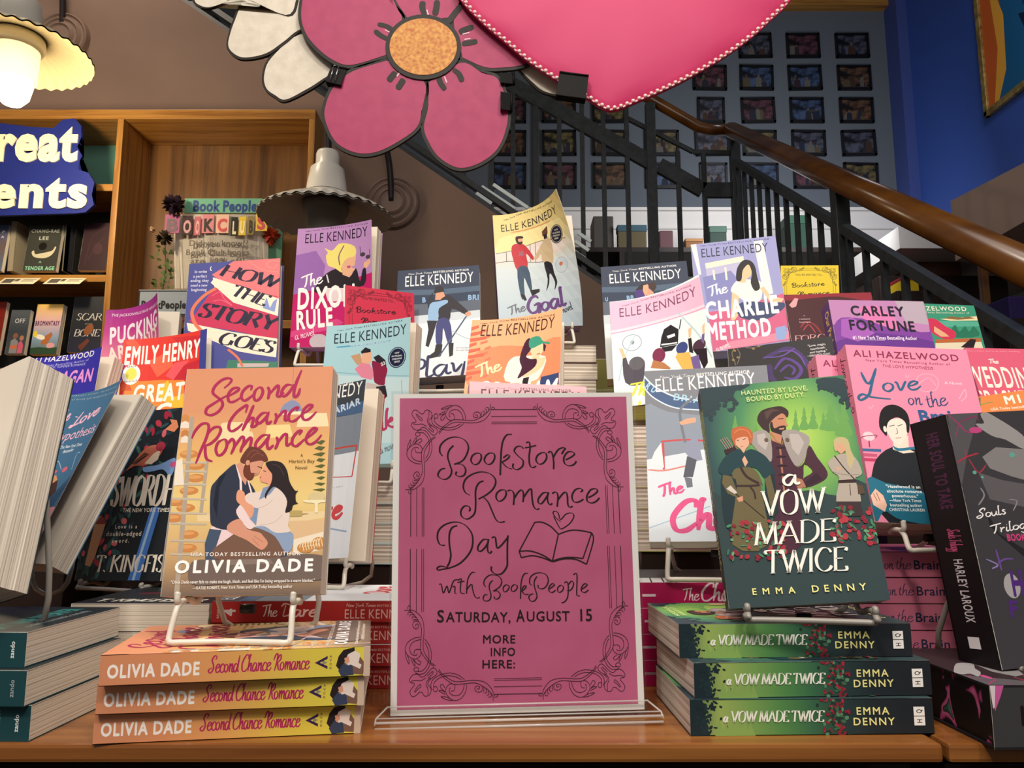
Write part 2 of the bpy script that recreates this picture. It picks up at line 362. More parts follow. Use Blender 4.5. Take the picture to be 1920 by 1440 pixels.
        if cuts:                                     # bent sheet: every layer follows the same facets
            G = [[place(i / cuts, 1 - j / cuts, 0) for j in range(cuts + 1)] for i in range(cuts + 1)]; od = (place(.5, .8, 1) - place(.5, .8, 0)).normalized()
            for v in bm.verts:
                x = min(max(v.co.x / W * cuts, 0), cuts - 1e-9); y = min(max(v.co.y / H * cuts, 0), cuts - 1e-9); i, j = int(x), int(y); fx, fy = x - i, y - j
                a, b, c, d = G[i][j], G[i + 1][j], G[i + 1][j + 1], G[i][j + 1]
                p = a + (b - a) * fx + (c - b) * fy if fx >= fy else a + (c - d) * fx + (d - a) * fy
                v.co = p + od * v.co.z
        else:
            for v in bm.verts: v.co = place(v.co.x / W, 1 - v.co.y / H, v.co.z)
        mats = list(s.mats)
        if back:
            mats.append(backmat or WHITE()); bi = len(mats) - 1; n = max(cuts, 1) if cuts else 1
            g = [[bm.verts.new(place(i / n, j / n, -back)) for j in range(n + 1)] for i in range(n + 1)]
            t = [[bm.verts.new(place(i / n, j / n, -1e-6)) for j in range(n + 1)] for i in range(n + 1)]
            for i in range(n):
                for j in range(n):
                    for T in ((g[i][j + 1], g[i + 1][j], g[i][j]), (g[i][j + 1], g[i + 1][j + 1], g[i + 1][j])): bm.faces.new(T).material_index = bi
            for i in range(n):
                for A in ((g[i][0], g[i + 1][0], t[i + 1][0], t[i][0]), (g[i][n], t[i][n], t[i + 1][n], g[i + 1][n]), (g[0][i], t[0][i], t[0][i + 1], g[0][i + 1]), (g[n][i], g[n][i + 1], t[n][i + 1], t[n][i])):
                    bm.faces.new(A).material_index = bi
        return obj_from_bm(name, bm, mats, parent)

# ------------------------------------------------------------------ books
def rot3(yaw, tilt, roll):
    return (Matrix.Rotation(yaw, 4, 'Z') @ Matrix.Rotation(-tilt, 4, 'X') @ Matrix.Rotation(roll, 4, 'Y'))
MESHES = {}
def cover_place(w, h, curl):
    c0, c1 = curl
    def f(u, v, n):
        c = c0 + (c1 - c0) * v; th = c * u
        if abs(c) < 1e-4: x, o = u * w, 0
        else: x, o = w / c * math.sin(th), w / c * (1 - math.cos(th))
        return Vector((x - w / 2 - math.sin(th) * n, -o - math.cos(th) * n, v * h))
    return f
def spine_place(w, h, t):            # u along the spine from head to tail, v=1 at the front cover
    return lambda u, v, n: Vector((-w / 2 - n, (1 - v) * t, h * (1 - u)))
def reuse(key, parent, fn, name):
    """repeat copies share mesh data"""
    if key in MESHES:
        o = MESHES[key].copy(); COL.objects.link(o); o.parent = parent
    else:
        o = fn(); MESHES[key] = o; o.parent = parent
    return o
def book_parts(root, key, w, h, t, art=None, bg='#888888', curl=(0, 0), spine=None, spine_bg=None, back='#d8d2c8', page=None, hard=False, inside=None):
    page = page or PAGE; ov = .0028 if hard else .0004
    curled = abs(curl[0]) + abs(curl[1]) > .01
    def mk_cover():
        a = Art(w, h, bg)
        if art: a.run(art)
        return a.build('front_cover', cover_place(w, h, curl), None, 10 if curled else 0, .0016 if hard else .00045, inside or (mat(back) if hard else None))
    reuse((key, 'cover', curl), root, mk_cover, 'front_cover')
    def mk_spine():
        a = Art(h, t, spine_bg or bg)
        if spine: spine(a)
        return a.build('spine', spine_place(w, h, t), None, 0, .0005)
    reuse((key, 'spine'), root, mk_spine, 'spine')
    reuse((key, 'back'), root, lambda: MB().box((-w / 2, t - (.0018 if hard else .0006), 0), (w / 2, t, h)).build('back_cover', mat(back)), 'back_cover')
    def mk_pages():
        m = MB(); y0, y1 = (.0019, t - .0021) if hard else (.0006, t - .0008); x0, x1 = -w / 2 + .0006, w / 2 - ov; z0, z1 = ov, h - ov
        nx, ny, nz = 1, 9, 1; rr = random.Random(len(key))
        prof = []
        for i in range(ny + 1):                       # leaves stand a little uneven on the fore edge
            y = y0 + (y1 - y0) * i / ny; prof.append((x1 - rr.uniform(0, .0009) - (.0012 * (1 - (2 * i / ny - 1) ** 2) if hard else 0), y))
        P = [(x0, y0, z0)] + [(x, y, z0) for x, y in prof] + [(x0, y1, z0)]
        m.prism(P, (0, 0, z1 - z0)); return m.build('page_block', page)
    reuse((key, 'pages', page.name), root, mk_pages, 'page_block')
def standing(name, key, label, t=.026, group=None, cat='book', **kw):
    b = POSES[key]; M = Matrix.Translation(b['p'][:3]) @ rot3(*b['p'][3:])
    r = empty(name, label, cat, M, group)
    book_parts(r, key, b['w'], b['h'], t, ART.get(key), ART[key][0][1], tuple(b.get('curl', (0, 0))), **kw)
    return r
def flat(name, key, label, P0, yaw, w, h, t, face='spine', group=None, cat='book', **kw):
    """a book lying face up; P0 = its lower corner nearest the viewer on the left, face = the edge turned to the viewer"""
    B = {'spine': Matrix(((0, 0, -1, h), (1, 0, 0, w / 2), (0, -1, 0, t), (0, 0, 0, 1))), 'fore': Matrix(((0, 0, 1, 0), (-1, 0, 0, w / 2), (0, -1, 0, t), (0, 0, 0, 1))), 'tail': Matrix(((1, 0, 0, w / 2), (0, 0, 1, 0), (0, -1, 0, t), (0, 0, 0, 1)))}[face]
    M = Matrix.Translation(P0) @ Matrix.Rotation(yaw, 4, 'Z') @ B
    r = empty(name, label, cat, M, group); book_parts(r, key, w, h, t, **kw); return r

# ------------------------------------------------------------------ fitted book poses (x, y, z, yaw, tilt, roll) and cover artwork (per-mille of the cover)
POSES = {
'sign': {'p': [0.0056, 0.7032, 0.8556, 0.0451, 0.0227, -0.0132], 'w': 0.2095, 'h': 0.2711},
'dade': {'p': [-0.2291, 0.671, 0.9573, -0.006, 0.17, -0.0191], 'w': 0.135, 'h': 0.203},
'vow': {'p': [0.2462, 0.6617, 0.9509, -0.172, 0.2086, -0.0769], 'w': 0.129, 'h': 0.198},
'chase': {'p': [0.2143, 0.823, 0.9931, -0.2139, 0.3695, -0.0192], 'w': 0.14, 'h': 0.21},
'legacy': {'p': [0.2071, 1.0197, 1.1595, -0.1487, 0.5884, -0.0333], 'w': 0.14, 'h': 0.21, 'curl': [0.595, 0.64]},
'charlie': {'p': [0.3714, 1.2143, 1.272, -0.2393, 0.2896, -0.0398], 'w': 0.14, 'h': 0.21},
'dixon': {'p': [-0.2992, 1.2517, 1.2831, -0.1013, 0.0679, 0.0043], 'w': 0.14, 'h': 0.21, 'curl': [0.0, 0.4]},
'mistake': {'p': [-0.2126, 1.0951, 1.0837, -0.1834, 0.1258, -0.003], 'w': 0.14, 'h': 0.21, 'curl': [0.12, 0.32]},
'story': {'p': [-0.4485, 1.2087, 1.2076, 0.0147, 0.2348, -0.0797], 'w': 0.152, 'h': 0.232},
'emily': {'p': [-0.522, 1.1562, 1.1001, 0.1907, 0.3166, -0.0802], 'w': 0.132, 'h': 0.2, 'curl': [0.45, 0.42]},
'pucking': {'p': [-0.7383, 1.4971, 1.2192, 0.2279, 0.3151, -0.0352], 'w': 0.14, 'h': 0.21, 'curl': [0.765, 1.2]},
'hazblue': {'p': [-0.6698, 1.0824, 1.0487, -0.0787, 0.3299, -0.0099], 'w': 0.14, 'h': 0.21, 'curl': [0.02, 0.42]},
'hypo': {'p': [-0.5359, 0.8283, 0.9732, -0.3545, 0.4769, 0.0352], 'w': 0.14, 'h': 0.21, 'curl': [0.314, 0.42]},
'sword': {'p': [-0.4783, 0.9588, 0.9386, -0.3923, 0.1211, -0.0323], 'w': 0.14, 'h': 0.21},
'goal': {'p': [0.0487, 1.2565, 1.3187, 0.0978, 0.1839, -0.0435], 'w': 0.14, 'h': 0.21, 'curl': [0.0, 1.4]},
'play': {'p': [-0.1188, 1.215, 1.2278, -0.0753, 0.324, -0.0596], 'w': 0.14, 'h': 0.21},
'graham': {'p': [-0.0014, 1.0343, 1.1193, -0.0312, 0.5246, 0.0377], 'w': 0.14, 'h': 0.21, 'curl': [0.574, 0.46]},
'pinkback': {'p': [0.0245, 0.8367, 0.9724, 0.1544, 0.3295, 0.0255], 'w': 0.14, 'h': 0.21},
'risk': {'p': [0.2158, 1.1677, 1.2207, -0.1403, 0.329, -0.0407], 'w': 0.14, 'h': 0.21},
'rose': {'p': [0.3594, 1.001, 1.0547, -0.4154, 0.3271, -0.062], 'w': 0.14, 'h': 0.21},
'forred': {'p': [0.5157, 1.1745, 1.1721, -0.0927, 0.3299, -0.0087], 'w': 0.14, 'h': 0.21},
'carley': {'p': [0.5364, 1.0568, 1.1314, -0.025, 0.3404, 0.027], 'w': 0.14, 'h': 0.21},
'teal': {'p': [0.8087, 1.38, 1.2041, 0.0307, 0.3097, 0.0408], 'w': 0.14, 'h': 0.21},
'lovebrain': {'p': [0.4307, 0.7859, 1.0114, 0.0088, 0.3116, 0.0445], 'w': 0.135, 'h': 0.203},
'wedding': {'p': [0.6807, 0.9572, 1.0378, 0.0697, 0.3299, 0.0082], 'w': 0.14, 'h': 0.21},
'mi': {'p': [0.653, 0.871, 0.9668, -0.1534, 0.2483, -0.1378], 'w': 0.14, 'h': 0.21},
'laroux': {'p': [0.4725, 0.6798, 0.9022, 0.2052, 0.1072, -0.0658], 'w': 0.14, 'h': 0.216},
'dare': {'p': [-0.2386, 0.9202, 0.9656, -0.109, 0.1767, 0.0011], 'w': 0.14, 'h': 0.21, 'curl': [0.6, 0.52]},
'yellowcard': {'p': [0.5597, 1.4206, 1.3432, -0.2115, 0.1907, 0.0632], 'w': 0.105, 'h': 0.14},
'redcard': {'p': [-0.205, 1.1951, 1.2181, 0.4566, 0.1074, 0.0001], 'w': 0.114, 'h': 0.152}}
ART = {
'sign': [('n','#241019',1.8,[187,197,175,183,178,161,204,141,241,133,278,141,298,162,294,187,273,213,236,225]),
('n','#241019',1.79,[240,224,269,225,286,241,281,260,261,266,244,259,248,249]),
('n','#241019',1.81,[234,162,216,177,209,199,218,225,226,247,218,265,196,275,173,268,167,257,179,242,198,238]),
('n','#241019',1.8,[333,188,316,197,310,213,322,226,341,223,354,207,351,191,333,188]),
('n','#241019',1.81,[391,188,375,197,368,213,381,226,399,223,412,207,410,191,391,188]),
('n','#241019',1.82,[490,126,467,128,451,146,443,173,439,214,436,263]),
('n','#241019',1.8,[443,220,466,210,477,200,469,195,450,205]),
('n','#241019',1.8,[445,220,465,236,488,243]),
('n','#241019',1.81,[539,175,528,167,508,169,499,183,515,199,536,215,533,234,510,245,492,238,494,224]),
('n','#241019',1.82,[551,155,564,153,568,171,563,202,565,228,576,239,593,234]),
('n','#241019',1.81,[545,172,570,169,595,164]),
('n','#241019',1.81,[618,189,600,198,593,214,605,227,624,224,639,208,636,191,618,189]),
('n','#241019',1.81,[646,190,658,185,666,197,670,222,669,245]),
('n','#241019',1.81,[669,205,689,181,710,173,722,175,716,182,706,194]),
('n','#241019',1.81,[722,214,747,205,762,195,751,187,731,189,715,207,718,226,737,234,758,230,770,219]),
('n','#241019',1.77,[304,328,285,319,276,300,285,276,314,259,355,251,395,259,416,280,407,305,378,326,341,341]),
('n','#241019',1.77,[361,334,382,351,398,379,414,407,430,418,454,416]),
('n','#241019',1.78,[364,281,342,289,329,313,329,354,325,385,309,400,288,406,268,396,266,378,280,364,297,364,305,372,301,381]),
('n','#241019',1.78,[440,311,422,321,417,336,428,349,447,344,460,329,458,314,440,311]),
('n','#241019',1.78,[466,315,484,314,495,328,492,362]),
('n','#241019',1.77,[496,340,513,320,529,313,536,328,533,353]),
('n','#241019',1.77,[537,337,556,316,570,310,572,332,577,363,589,377,604,375]),
('n','#241019',1.78,[644,324,623,323,601,341,600,356,614,358,635,338,644,324]),
('n','#241019',1.78,[644,321,639,342,643,357,651,363,660,358]),
('n','#241019',1.78,[660,326,675,321,685,333,681,370]),
('n','#241019',1.78,[684,348,705,328,720,322,726,336,727,361,735,372,748,369]),
('n','#241019',1.78,[784,322,793,316,780,310,759,316,746,336,754,354,774,355,796,346]),
('n','#241019',1.78,[817,341,841,332,858,320,850,312,829,315,812,334,813,353,832,359,852,353,866,342]),
('n','#241019',1.73,[198,490,176,487,165,466,171,441,200,422,244,415,284,426,312,455,314,492,296,522,260,549,220,562,186,567,167,569,166,561,184,557,220,565]),
('n','#241019',1.75,[250,427,228,433,216,454,216,488,222,521,216,545,206,559]),
('n','#241019',1.74,[383,474,360,474,338,495,340,510,356,508,376,490,383,474]),
('n','#241019',1.74,[383,472,378,496,380,512,388,518,397,511]),
('n','#241019',1.74,[396,468,411,466,415,484,420,502,441,490,465,468]),
('n','#241019',1.74,[466,461,463,494,462,536,460,561,439,583,415,586,395,575,394,560]),
('n','#241019',1.18,[694,419,672,404,662,389,673,384,685,392,694,412,717,395,743,391,752,402,735,424,703,441,690,440,675,418,664,401]),
('s','#241019',1.18,[582,420,513,513]),
('s','#241019',1.18,[582,420,614,420,652,435,683,460]),
('s','#241019',1.18,[683,460,655,546]),
('s','#241019',1.18,[683,460,735,448,779,449,827,457]),
('s','#241019',1.18,[827,457,786,540]),
('s','#241019',1.18,[827,457,833,483,801,559]),
('s','#241019',1.17,[513,513,561,513,611,526,655,547]),
('s','#241019',1.17,[513,513,522,534]),
('s','#241019',1.16,[522,534,567,528,611,535,656,549]),
('s','#241019',1.16,[656,546,700,537,744,536,786,540]),
('s','#241019',1.16,[657,549,706,540,757,543,801,559]),
('n','#241019',1.17,[173,615,182,615,190,642,206,620,214,642,231,608,243,601,255,601]),
('n','#241019',1.17,[229,624,239,622,239,641,247,646]),
('n','#241019',1.17,[251,603,266,598,263,617,263,641,280,645]),
('n','#241019',1.17,[249,609,280,606]),
('n','#241019',1.18,[325,579,311,579,296,595,290,620,288,645]),
('n','#241019',1.17,[290,632,302,620,311,617,313,630,321,651,331,660,344,658]),
('n','#241019',1.17,[370,625,362,618,364,603,381,590,401,587,426,593,437,608,430,624,413,634,400,639]),
('n','#241019',1.17,[401,639,419,639,430,651,423,662,409,664,404,656]),
('n','#241019',1.17,[399,605,387,614,384,629,390,646,390,660,380,669,363,669,358,660,366,650,377,651]),
('n','#241019',1.17,[456,619,444,627,444,638,452,642,464,635,468,624,456,619]),
('n','#241019',1.17,[490,619,479,627,478,638,487,641,499,635,503,624,490,619]),
('n','#241019',1.18,[549,584,534,586,523,602,518,626,516,665]),
('n','#241019',1.17,[520,642,535,633,541,625,531,625,522,636]),
('n','#241019',1.17,[524,642,534,651,551,651]),
('n','#241019',1.17,[566,623,556,616,558,599,575,587,600,583,625,589,635,605,630,622,613,634,594,632,591,622]),
('n','#241019',1.18,[587,595,576,609,576,627,584,649,585,661,575,672,560,673,551,662,557,653,570,650]),
('n','#241019',1.17,[640,635,652,629,661,622,651,619,638,630,638,642,650,647,665,640]),
('n','#241019',1.18,[687,624,675,632,675,643,683,647,696,640,699,629,687,624]),
('n','#241019',1.18,[703,617,715,614,720,629,718,654,713,668,701,678,689,680]),
('n','#241019',1.18,[719,624,734,612,743,619,737,634,725,642,713,640]),
('n','#241019',1.18,[743,591,757,588,758,611,755,651,759,659,768,659]),
('n','#241019',1.18,[777,638,791,632,801,624,790,621,777,632,776,644,789,649,806,641]),
('t', '0', 'S', '#241019', [162, 733, 197, 734], 10.05, 1),
('t', '0', 'ATURDAY,', '#241019', [202, 733, 476, 738], 8.25, 1),
('t', '0', 'A', '#241019', [497, 737, 534, 737], 9.93, 1),
('t', '0', 'UGUST', '#241019', [538, 736, 725, 738], 8.12, 1),
('t', '0', '15', '#241019', [756, 739, 822, 739], 9.96, 1),
('t', '0', 'MORE', '#241019', [353, 802, 494, 804], 6.71, 1),
('t', '0', 'INFO', '#241019', [385, 842, 493, 843], 6.68, 1),
('t', '0', 'HERE:', '#241019', [349, 879, 493, 881], 6.64, 1),
('o','#241019',0.41,[60,41,70,40,81,45,91,52,103,52,109,44,118,40,130,43,139,52,138,66,127,75,129,85,145,96,162,106,163,117,154,125,142,124,127,112,112,101,98,99,86,107,68,107,55,98,51,89,57,82,68,81,71,75,59,63,53,53,60,41]),
('o','#241019',0.41,[70,53,80,66,94,76,98,70,82,60,74,52]),
('o','#241019',0.41,[124,101,145,115,147,109,127,94]),
('o','#241019',0.41,[57,86,74,89,98,88,118,96]),
('o','#241019',0.41,[127,44,126,64,120,73,124,87,139,96]),
('q','#241019',0.41,[163,68,153,68,150,57,160,53,167,60,162,68]),
('q','#241019',0.41,[145,58,139,71,144,87,163,99,187,106,217,109,247,104,267,95,278,87]),
('q','#241019',0.41,[151,64,151,78,163,89,181,97,211,101,241,97,265,88]),
('q','#241019',0.41,[277,74,271,55,256,42,235,40,218,47,215,60,221,64]),
('q','#241019',0.41,[287,72,283,53,268,34,244,25,223,29,205,43,200,59,214,74,235,74,238,62,232,54,221,54]),
('q','#241019',0.41,[229,25,205,28,181,37,199,37,214,32]),
('q','#241019',0.41,[199,44,184,50,172,56,187,56,197,50]),
('q','#241019',0.41,[197,52,181,64,178,72,187,75,197,64]),
('q','#241019',0.41,[169,117,187,99,217,81,238,74,277,75,318,77,345,70,373,56,394,37,396,21]),
('q','#241019',0.41,[172,122,187,106,226,86,256,82,306,85,342,83,369,75,391,56,398,40]),
('q','#241019',0.41,[349,67,352,56,343,49,328,50,320,60,328,67,340,65,337,58,329,60]),
('q','#241019',0.41,[356,65,358,54,355,48]),
('q','#241019',0.41,[364,62,370,49,361,45]),
('q','#241019',0.41,[376,54,379,42,370,38]),
('q','#241019',0.41,[386,47,388,34,376,33]),
('q','#241019',0.41,[398,37,409,41,415,36,408,32,400,33])],
'dade': [('bg','g:#74635a,#d9b27c,#e9cf88,#e6b873,#dd9a72,#dc9571'),
('p','#ead2a4',[177,663,1000,658,1000,685,840,702,181,691]),
('p','#dfbd92',[777,697,994,696,998,745,797,780]),
('p','#efe2cc',[808,776,998,745,1000,819,815,847]),
('p','#f0dcae',[279,257,458,260,464,299,481,299,480,335,256,332,285,297]),
('p','#f3dfb4',[789,220,974,220,993,282,778,283]),
('p','#f0d998',[581,273,730,269,759,326,571,332]),
('s','#8d7a86',0.34,[729,3,736,159]),
('p','#8b94b5',[719,159,754,159,790,176,814,210,655,212,680,177]),
('p','#f6ecc0',[655,212,814,210,812,224,656,226]),
('p','#d29055',[2,222,24,212,49,222,56,246,1,246]),
('p','#c9834b',[12,293,36,284,61,294,68,317,11,317]),
('p','#efe0d2',[15,321,41,311,65,321,72,345,13,344]),
('p','#efe0d2',[1,254,29,244,54,254,61,278,0,277]),
('e','#cf8a4e',[79,397,8.4,3.7,0]),
('e','#dfa467',[70,392,6.1,1.7,0]),
('e','#cf8a4e',[133,449,8.3,3.7,0]),
('e','#dfa467',[123,445,6.1,1.7,0]),
('e','#cf8a4e',[142,504,8.3,3.7,0]),
('e','#dfa467',[132,499,6.0,1.7,0]),
('e','#cf8a4e',[106,559,8.3,3.6,0]),
('e','#dfa467',[97,555,6.0,1.7,0]),
('e','#cf8a4e',[97,633,8.2,3.6,0]),
('e','#dfa467',[87,628,6.0,1.6,0]),
('e','#cf8a4e',[27,676,8.2,3.6,0]),
('e','#dfa467',[18,671,5.9,1.6,0]),
('e','#cf8a4e',[138,746,8.1,3.5,0]),
('e','#dfa467',[128,741,5.9,1.6,0]),
('e','#cf8a4e',[136,803,8.1,3.5,0]),
('e','#dfa467',[127,798,5.9,1.6,0]),
('e','#cf8a4e',[26,606,8.2,3.6,0]),
('e','#dfa467',[16,602,6.0,1.7,0]),
('p','#b3a595',[57,226,85,226,117,1000,85,1000]),
('p','#b3a595',[191,429,214,429,210,653,188,652]),
('p','#c8bba8',[0,426,203,433,201,441,0,435]),
('p','#c8bba8',[0,465,209,472,207,481,0,474]),
('p','#c8bba8',[0,523,218,529,216,538,0,532]),
('p','#c8bba8',[0,587,228,594,226,602,0,596]),
('p','#c8bba8',[0,649,238,655,236,663,2,657]),
('p','#c8bba8',[8,694,245,700,243,708,10,702]),
('p','#c8bba8',[21,766,256,772,254,780,23,774]),
('p','#c8bba8',[31,823,265,829,263,837,33,831]),
('p','#efe4d4',[0,426,37,412,69,533,2,536]),
('b','#b02c5b',2.24,[267,94,299,74,312,56,284,47,239,59,202,87,194,115,227,136,258,153,268,177,243,205,199,220,163,212,165,188,203,168,273,137,307,125]),
('b','#b02c5b',2.23,[297,135,341,117,368,102,355,93,321,101,299,129,311,158,346,158,390,138]),
('b','#b02c5b',2.24,[450,107,454,88,430,88,398,110,390,138,410,155,438,147,473,125]),
('b','#b02c5b',2.24,[501,95,480,111,475,139,491,156,519,144,533,116,519,95,498,95]),
('b','#b02c5b',2.24,[562,92,576,112,572,151]),
('b','#b02c5b',2.23,[578,129,613,97,635,87,637,109,631,133,647,139,677,120]),
('b','#b02c5b',2.25,[728,86,693,85,666,105,660,130,681,138,714,118,740,82]),
('b','#b02c5b',2.28,[786,15,756,74,744,119,752,143,774,131,784,101]),
('b','#b02c5b',2.2,[429,211,436,179,414,183,365,211,330,250,326,282,348,296,387,282,415,261]),
('b','#b02c5b',2.21,[479,176,454,228,417,295]),
('b','#b02c5b',2.17,[421,283,456,244,484,236,482,260,478,278,506,272,524,254]),
('b','#b02c5b',2.2,[574,213,540,217,511,240,510,260,534,260,571,233,585,209]),
('b','#b02c5b',2.2,[585,209,574,241,583,265,610,252]),
('b','#b02c5b',2.2,[629,216,640,238,629,266]),
('b','#b02c5b',2.18,[638,246,672,215,698,207,697,231,700,251,730,241]),
('b','#b02c5b',2.2,[770,208,780,192,757,196,725,219,722,247,746,256,774,248,804,226]),
('b','#b02c5b',2.19,[812,224,851,205,875,185,854,181,822,200,810,228,826,249,861,245,905,213]),
('b','#b02c5b',2.15,[86,326,101,294,136,263,176,258,192,280,181,327,155,381,131,439]),
('b','#b02c5b',2.16,[189,307,220,280,259,275,273,293,255,324,213,351,177,359]),
('b','#b02c5b',2.14,[183,358,185,389,201,420,240,431]),
('b','#b02c5b',2.15,[296,332,264,347,254,378,273,404,305,395,324,364,314,336,293,332]),
('b','#b02c5b',2.14,[323,360,356,331,375,361,357,400]),
('b','#b02c5b',2.13,[371,376,405,334,427,322,435,346,422,377,419,393]),
('b','#b02c5b',2.13,[428,373,457,338,480,327,483,350,474,379]),
('b','#b02c5b',2.16,[592,316,552,320,516,351,519,374,547,371,583,340,603,313]),
('b','#b02c5b',2.16,[603,313,590,348,602,380,635,362]),
('b','#b02c5b',2.15,[648,325,662,349,646,382]),
('b','#b02c5b',2.14,[657,360,690,322,715,314,718,342,724,366,753,352]),
('b','#b02c5b',2.16,[799,319,814,300,791,303,760,330,757,358,781,370,808,358,838,337]),
('b','#b02c5b',2.15,[852,336,890,313,914,293,893,289,861,312,847,343,872,362,911,352,949,320]),
('p','#5b6339',[976,348,952,344,917,356,950,364]),
('p','#5b6339',[978,376,936,371,907,382,953,391]),
('p','#5b6339',[980,403,956,399,896,408,955,417]),
('p','#5b6339',[983,430,941,425,924,435,957,443]),
('p','#5b6339',[985,457,961,453,914,461,960,469]),
('p','#5b6339',[987,484,946,479,903,487,962,495]),
('p','#5b6339',[989,510,966,506,931,513,964,521]),
('p','#5b6339',[992,537,951,533,921,538,966,547]),
('p','#5b6339',[994,563,970,559,911,564,969,572]),
('e','#d8c795',[942,596,7.4,4.7,0]),
('p','#f1e6bf',[860,610,998,610,999,620,953,625,956,661,933,661,930,625,872,620]),
('p','#b9a468',[772,655,850,654,853,664,897,667,854,671,852,677,775,678]),
('e','#c98d4e',[890,811,7.3,4.5,0]),
('e','#c98d4e',[974,793,6.5,5.3,0]),
('s','#f0dcb8',0.68,[851,810,863,790,881,825]),
('s','#f0dcb8',0.68,[868,809,880,787,897,822]),
('s','#f0dcb8',0.68,[885,808,896,784,914,820]),
('s','#f0dcb8',0.68,[901,807,913,782,931,817]),
('s','#f0dcb8',0.68,[918,806,930,779,947,814]),
('s','#f0dcb8',0.68,[935,806,947,776,964,811]),
('s','#f0dcb8',0.68,[952,805,963,773,981,809]),
('s','#f0dcb8',0.68,[969,804,980,770,998,806]),
('p','#46566f',[266,724,347,727,320,800,324,899,268,898,245,788]),
('p','#35415a',[777,831,713,845,568,853,507,901,765,904]),
('p','#7a5a4c',[307,807,380,760,506,727,609,733,705,771,768,828,687,857,546,858,317,850]),
('p','#eed3d8',[279,713,358,724,424,749,320,800,344,731,272,725]),
('p','#31384a',[393,445,338,471,270,522,247,560,262,675,285,713,375,730,395,703,458,683,429,662,467,602,509,571,540,570,504,532,466,512,428,484]),
('p','#1f2536',[279,545,296,498,340,483,303,545,305,676,274,622]),
('p','#eed8da',[481,582,533,579,580,679,551,721,506,724,428,658,447,624]),
('p','#f0dfe0',[393,445,403,445,445,516,453,563,438,563,430,516]),
('p','#f0dfe0',[482,520,491,520,524,579,513,579]),
('p','#d99a80',[427,437,397,447,446,516,473,540,478,516,498,485]),
('p','#6b3a31',[433,439,424,421,460,378,494,368,567,387,605,424,591,436,549,432,515,439,487,447]),
('s','#8c5444',0.65,[465,414,497,386,544,393]),
('s','#8c5444',0.65,[489,422,528,399,576,411]),
('p','#d99a80',[487,446,515,436,574,434,565,463,552,490,523,498,498,485]),
('p','#713a2c',[460,445,487,446,499,483,521,486,523,498,513,513,490,517,459,501,448,475]),
('e','#d99a80',[474,440,1.9,2.4,0]),
('s','#4a2620',0.8,[541,458,571,465]),
('s','#8c3b36',0.48,[522,492,539,488]),
('p','#e6d6cd',[669,552,723,574,752,617,750,655,775,667,769,719,788,743,691,746,619,718,551,721,570,641,528,629,479,584,566,568]),
('s','#cbb3ac',0.47,[570,641,620,627,657,604]),
('s','#cbb3ac',0.46,[584,713,674,703,728,670]),
('p','#8fa3c4',[551,721,619,718,691,746,789,746,808,765,802,817,759,826,693,764,609,733]),
('p','#8497b8',[621,546,671,550,637,581,568,605,588,553]),
('p','#e6a384',[590,451,612,467,640,495,639,534,622,547,614,534,573,525,560,502,567,482]),
('s','#3a2024',0.72,[581,477,599,481]),
('p','#c4555c',[560,502,573,504,564,512]),
('p','#2a2124',[592,443,637,434,697,443,736,477,759,528,798,567,818,567,804,583,809,614,823,623,792,629,783,652,744,661,752,613,717,574,668,550,646,554,620,580,611,601,604,580,637,534,640,495,613,471]),
('s','#4a3c3c',0.64,[633,448,681,460,721,500]),
('p','#7e95b8',[540,637,570,641,563,714,516,683]),
('p','#e6a384',[432,559,469,571,483,609,540,637,524,683,471,636,426,609,419,578]),
('p','#d99a80',[389,703,456,685,506,727,588,744,614,759,648,789,622,815,591,811,513,776,436,753,380,730]),
('s','#b8745f',0.46,[556,758,616,785]),
('s','#b8745f',0.45,[546,769,595,801]),
('p','#75655f',[175,861,393,854,736,849,825,836,1000,845,1000,886,1000,944,408,954,190,952]),
('p','#8a7a72',[393,854,670,856,694,874,397,878]),
('t', '0', 'USA TODAY BESTSELLING AUTHOR', '#f6f0ea', [163, 838, 862, 842], 3.0, 1),
('t', '0', 'OLIVIA DADE', '#ffffff', [70, 905, 956, 907], 9.79, 2),
('t', '0', '"Olivia Dade never fails to make me laugh, blush, and feel like I\'m being wrapped in a warm blanket."', '#f6f0ea', [56, 949, 962, 952], 2.49, 1),
('t', '0', '—KATEE ROBERT, New York Times and USA Today bestselling author', '#f6f0ea', [199, 974, 823, 974], 2.48, 1),
('t', '0', 'A', '#5d4630', [819, 418, 836, 417], 2.59, 0),
('t', '0', "Harlot's Bay", '#5d4630', [743, 444, 914, 445], 2.9, 0),
('t', '0', 'Novel', '#5d4630', [788, 473, 868, 473], 2.89, 0)],
'vow': [('bg','v:#bfe06a,#8fc35c,#4f8f63,#35565a,#36454a'),
('p','#6fa95a',[635,144,637,177,633,177,637,204,631,204,637,247,583,244,611,203,604,202,622,176,617,176]),
('p','#6fa95a',[695,135,699,169,694,169,700,197,691,197,700,242,636,238,668,195,659,195,680,168,675,167]),
('p','#6fa95a',[755,138,759,171,754,171,762,199,752,198,763,242,693,237,726,196,717,196,739,170,733,170]),
('p','#6fa95a',[816,169,819,195,815,195,820,217,814,216,821,251,768,247,794,215,787,215,804,194,799,194]),
('p','#6fa95a',[878,114,887,160,878,159,891,198,877,197,895,257,785,250,836,194,821,193,855,158,846,157]),
('p','#6fa95a',[966,116,973,170,964,170,976,215,960,214,977,286,861,280,917,212,902,211,939,168,930,168]),
('p','#6fa95a',[353,200,358,216,354,216,361,230,355,230,365,252,317,249,337,229,331,228,344,215,340,215]),
('p','#6fa95a',[222,146,226,165,222,165,228,182,222,181,230,207,188,205,207,180,201,180,213,165,210,165]),
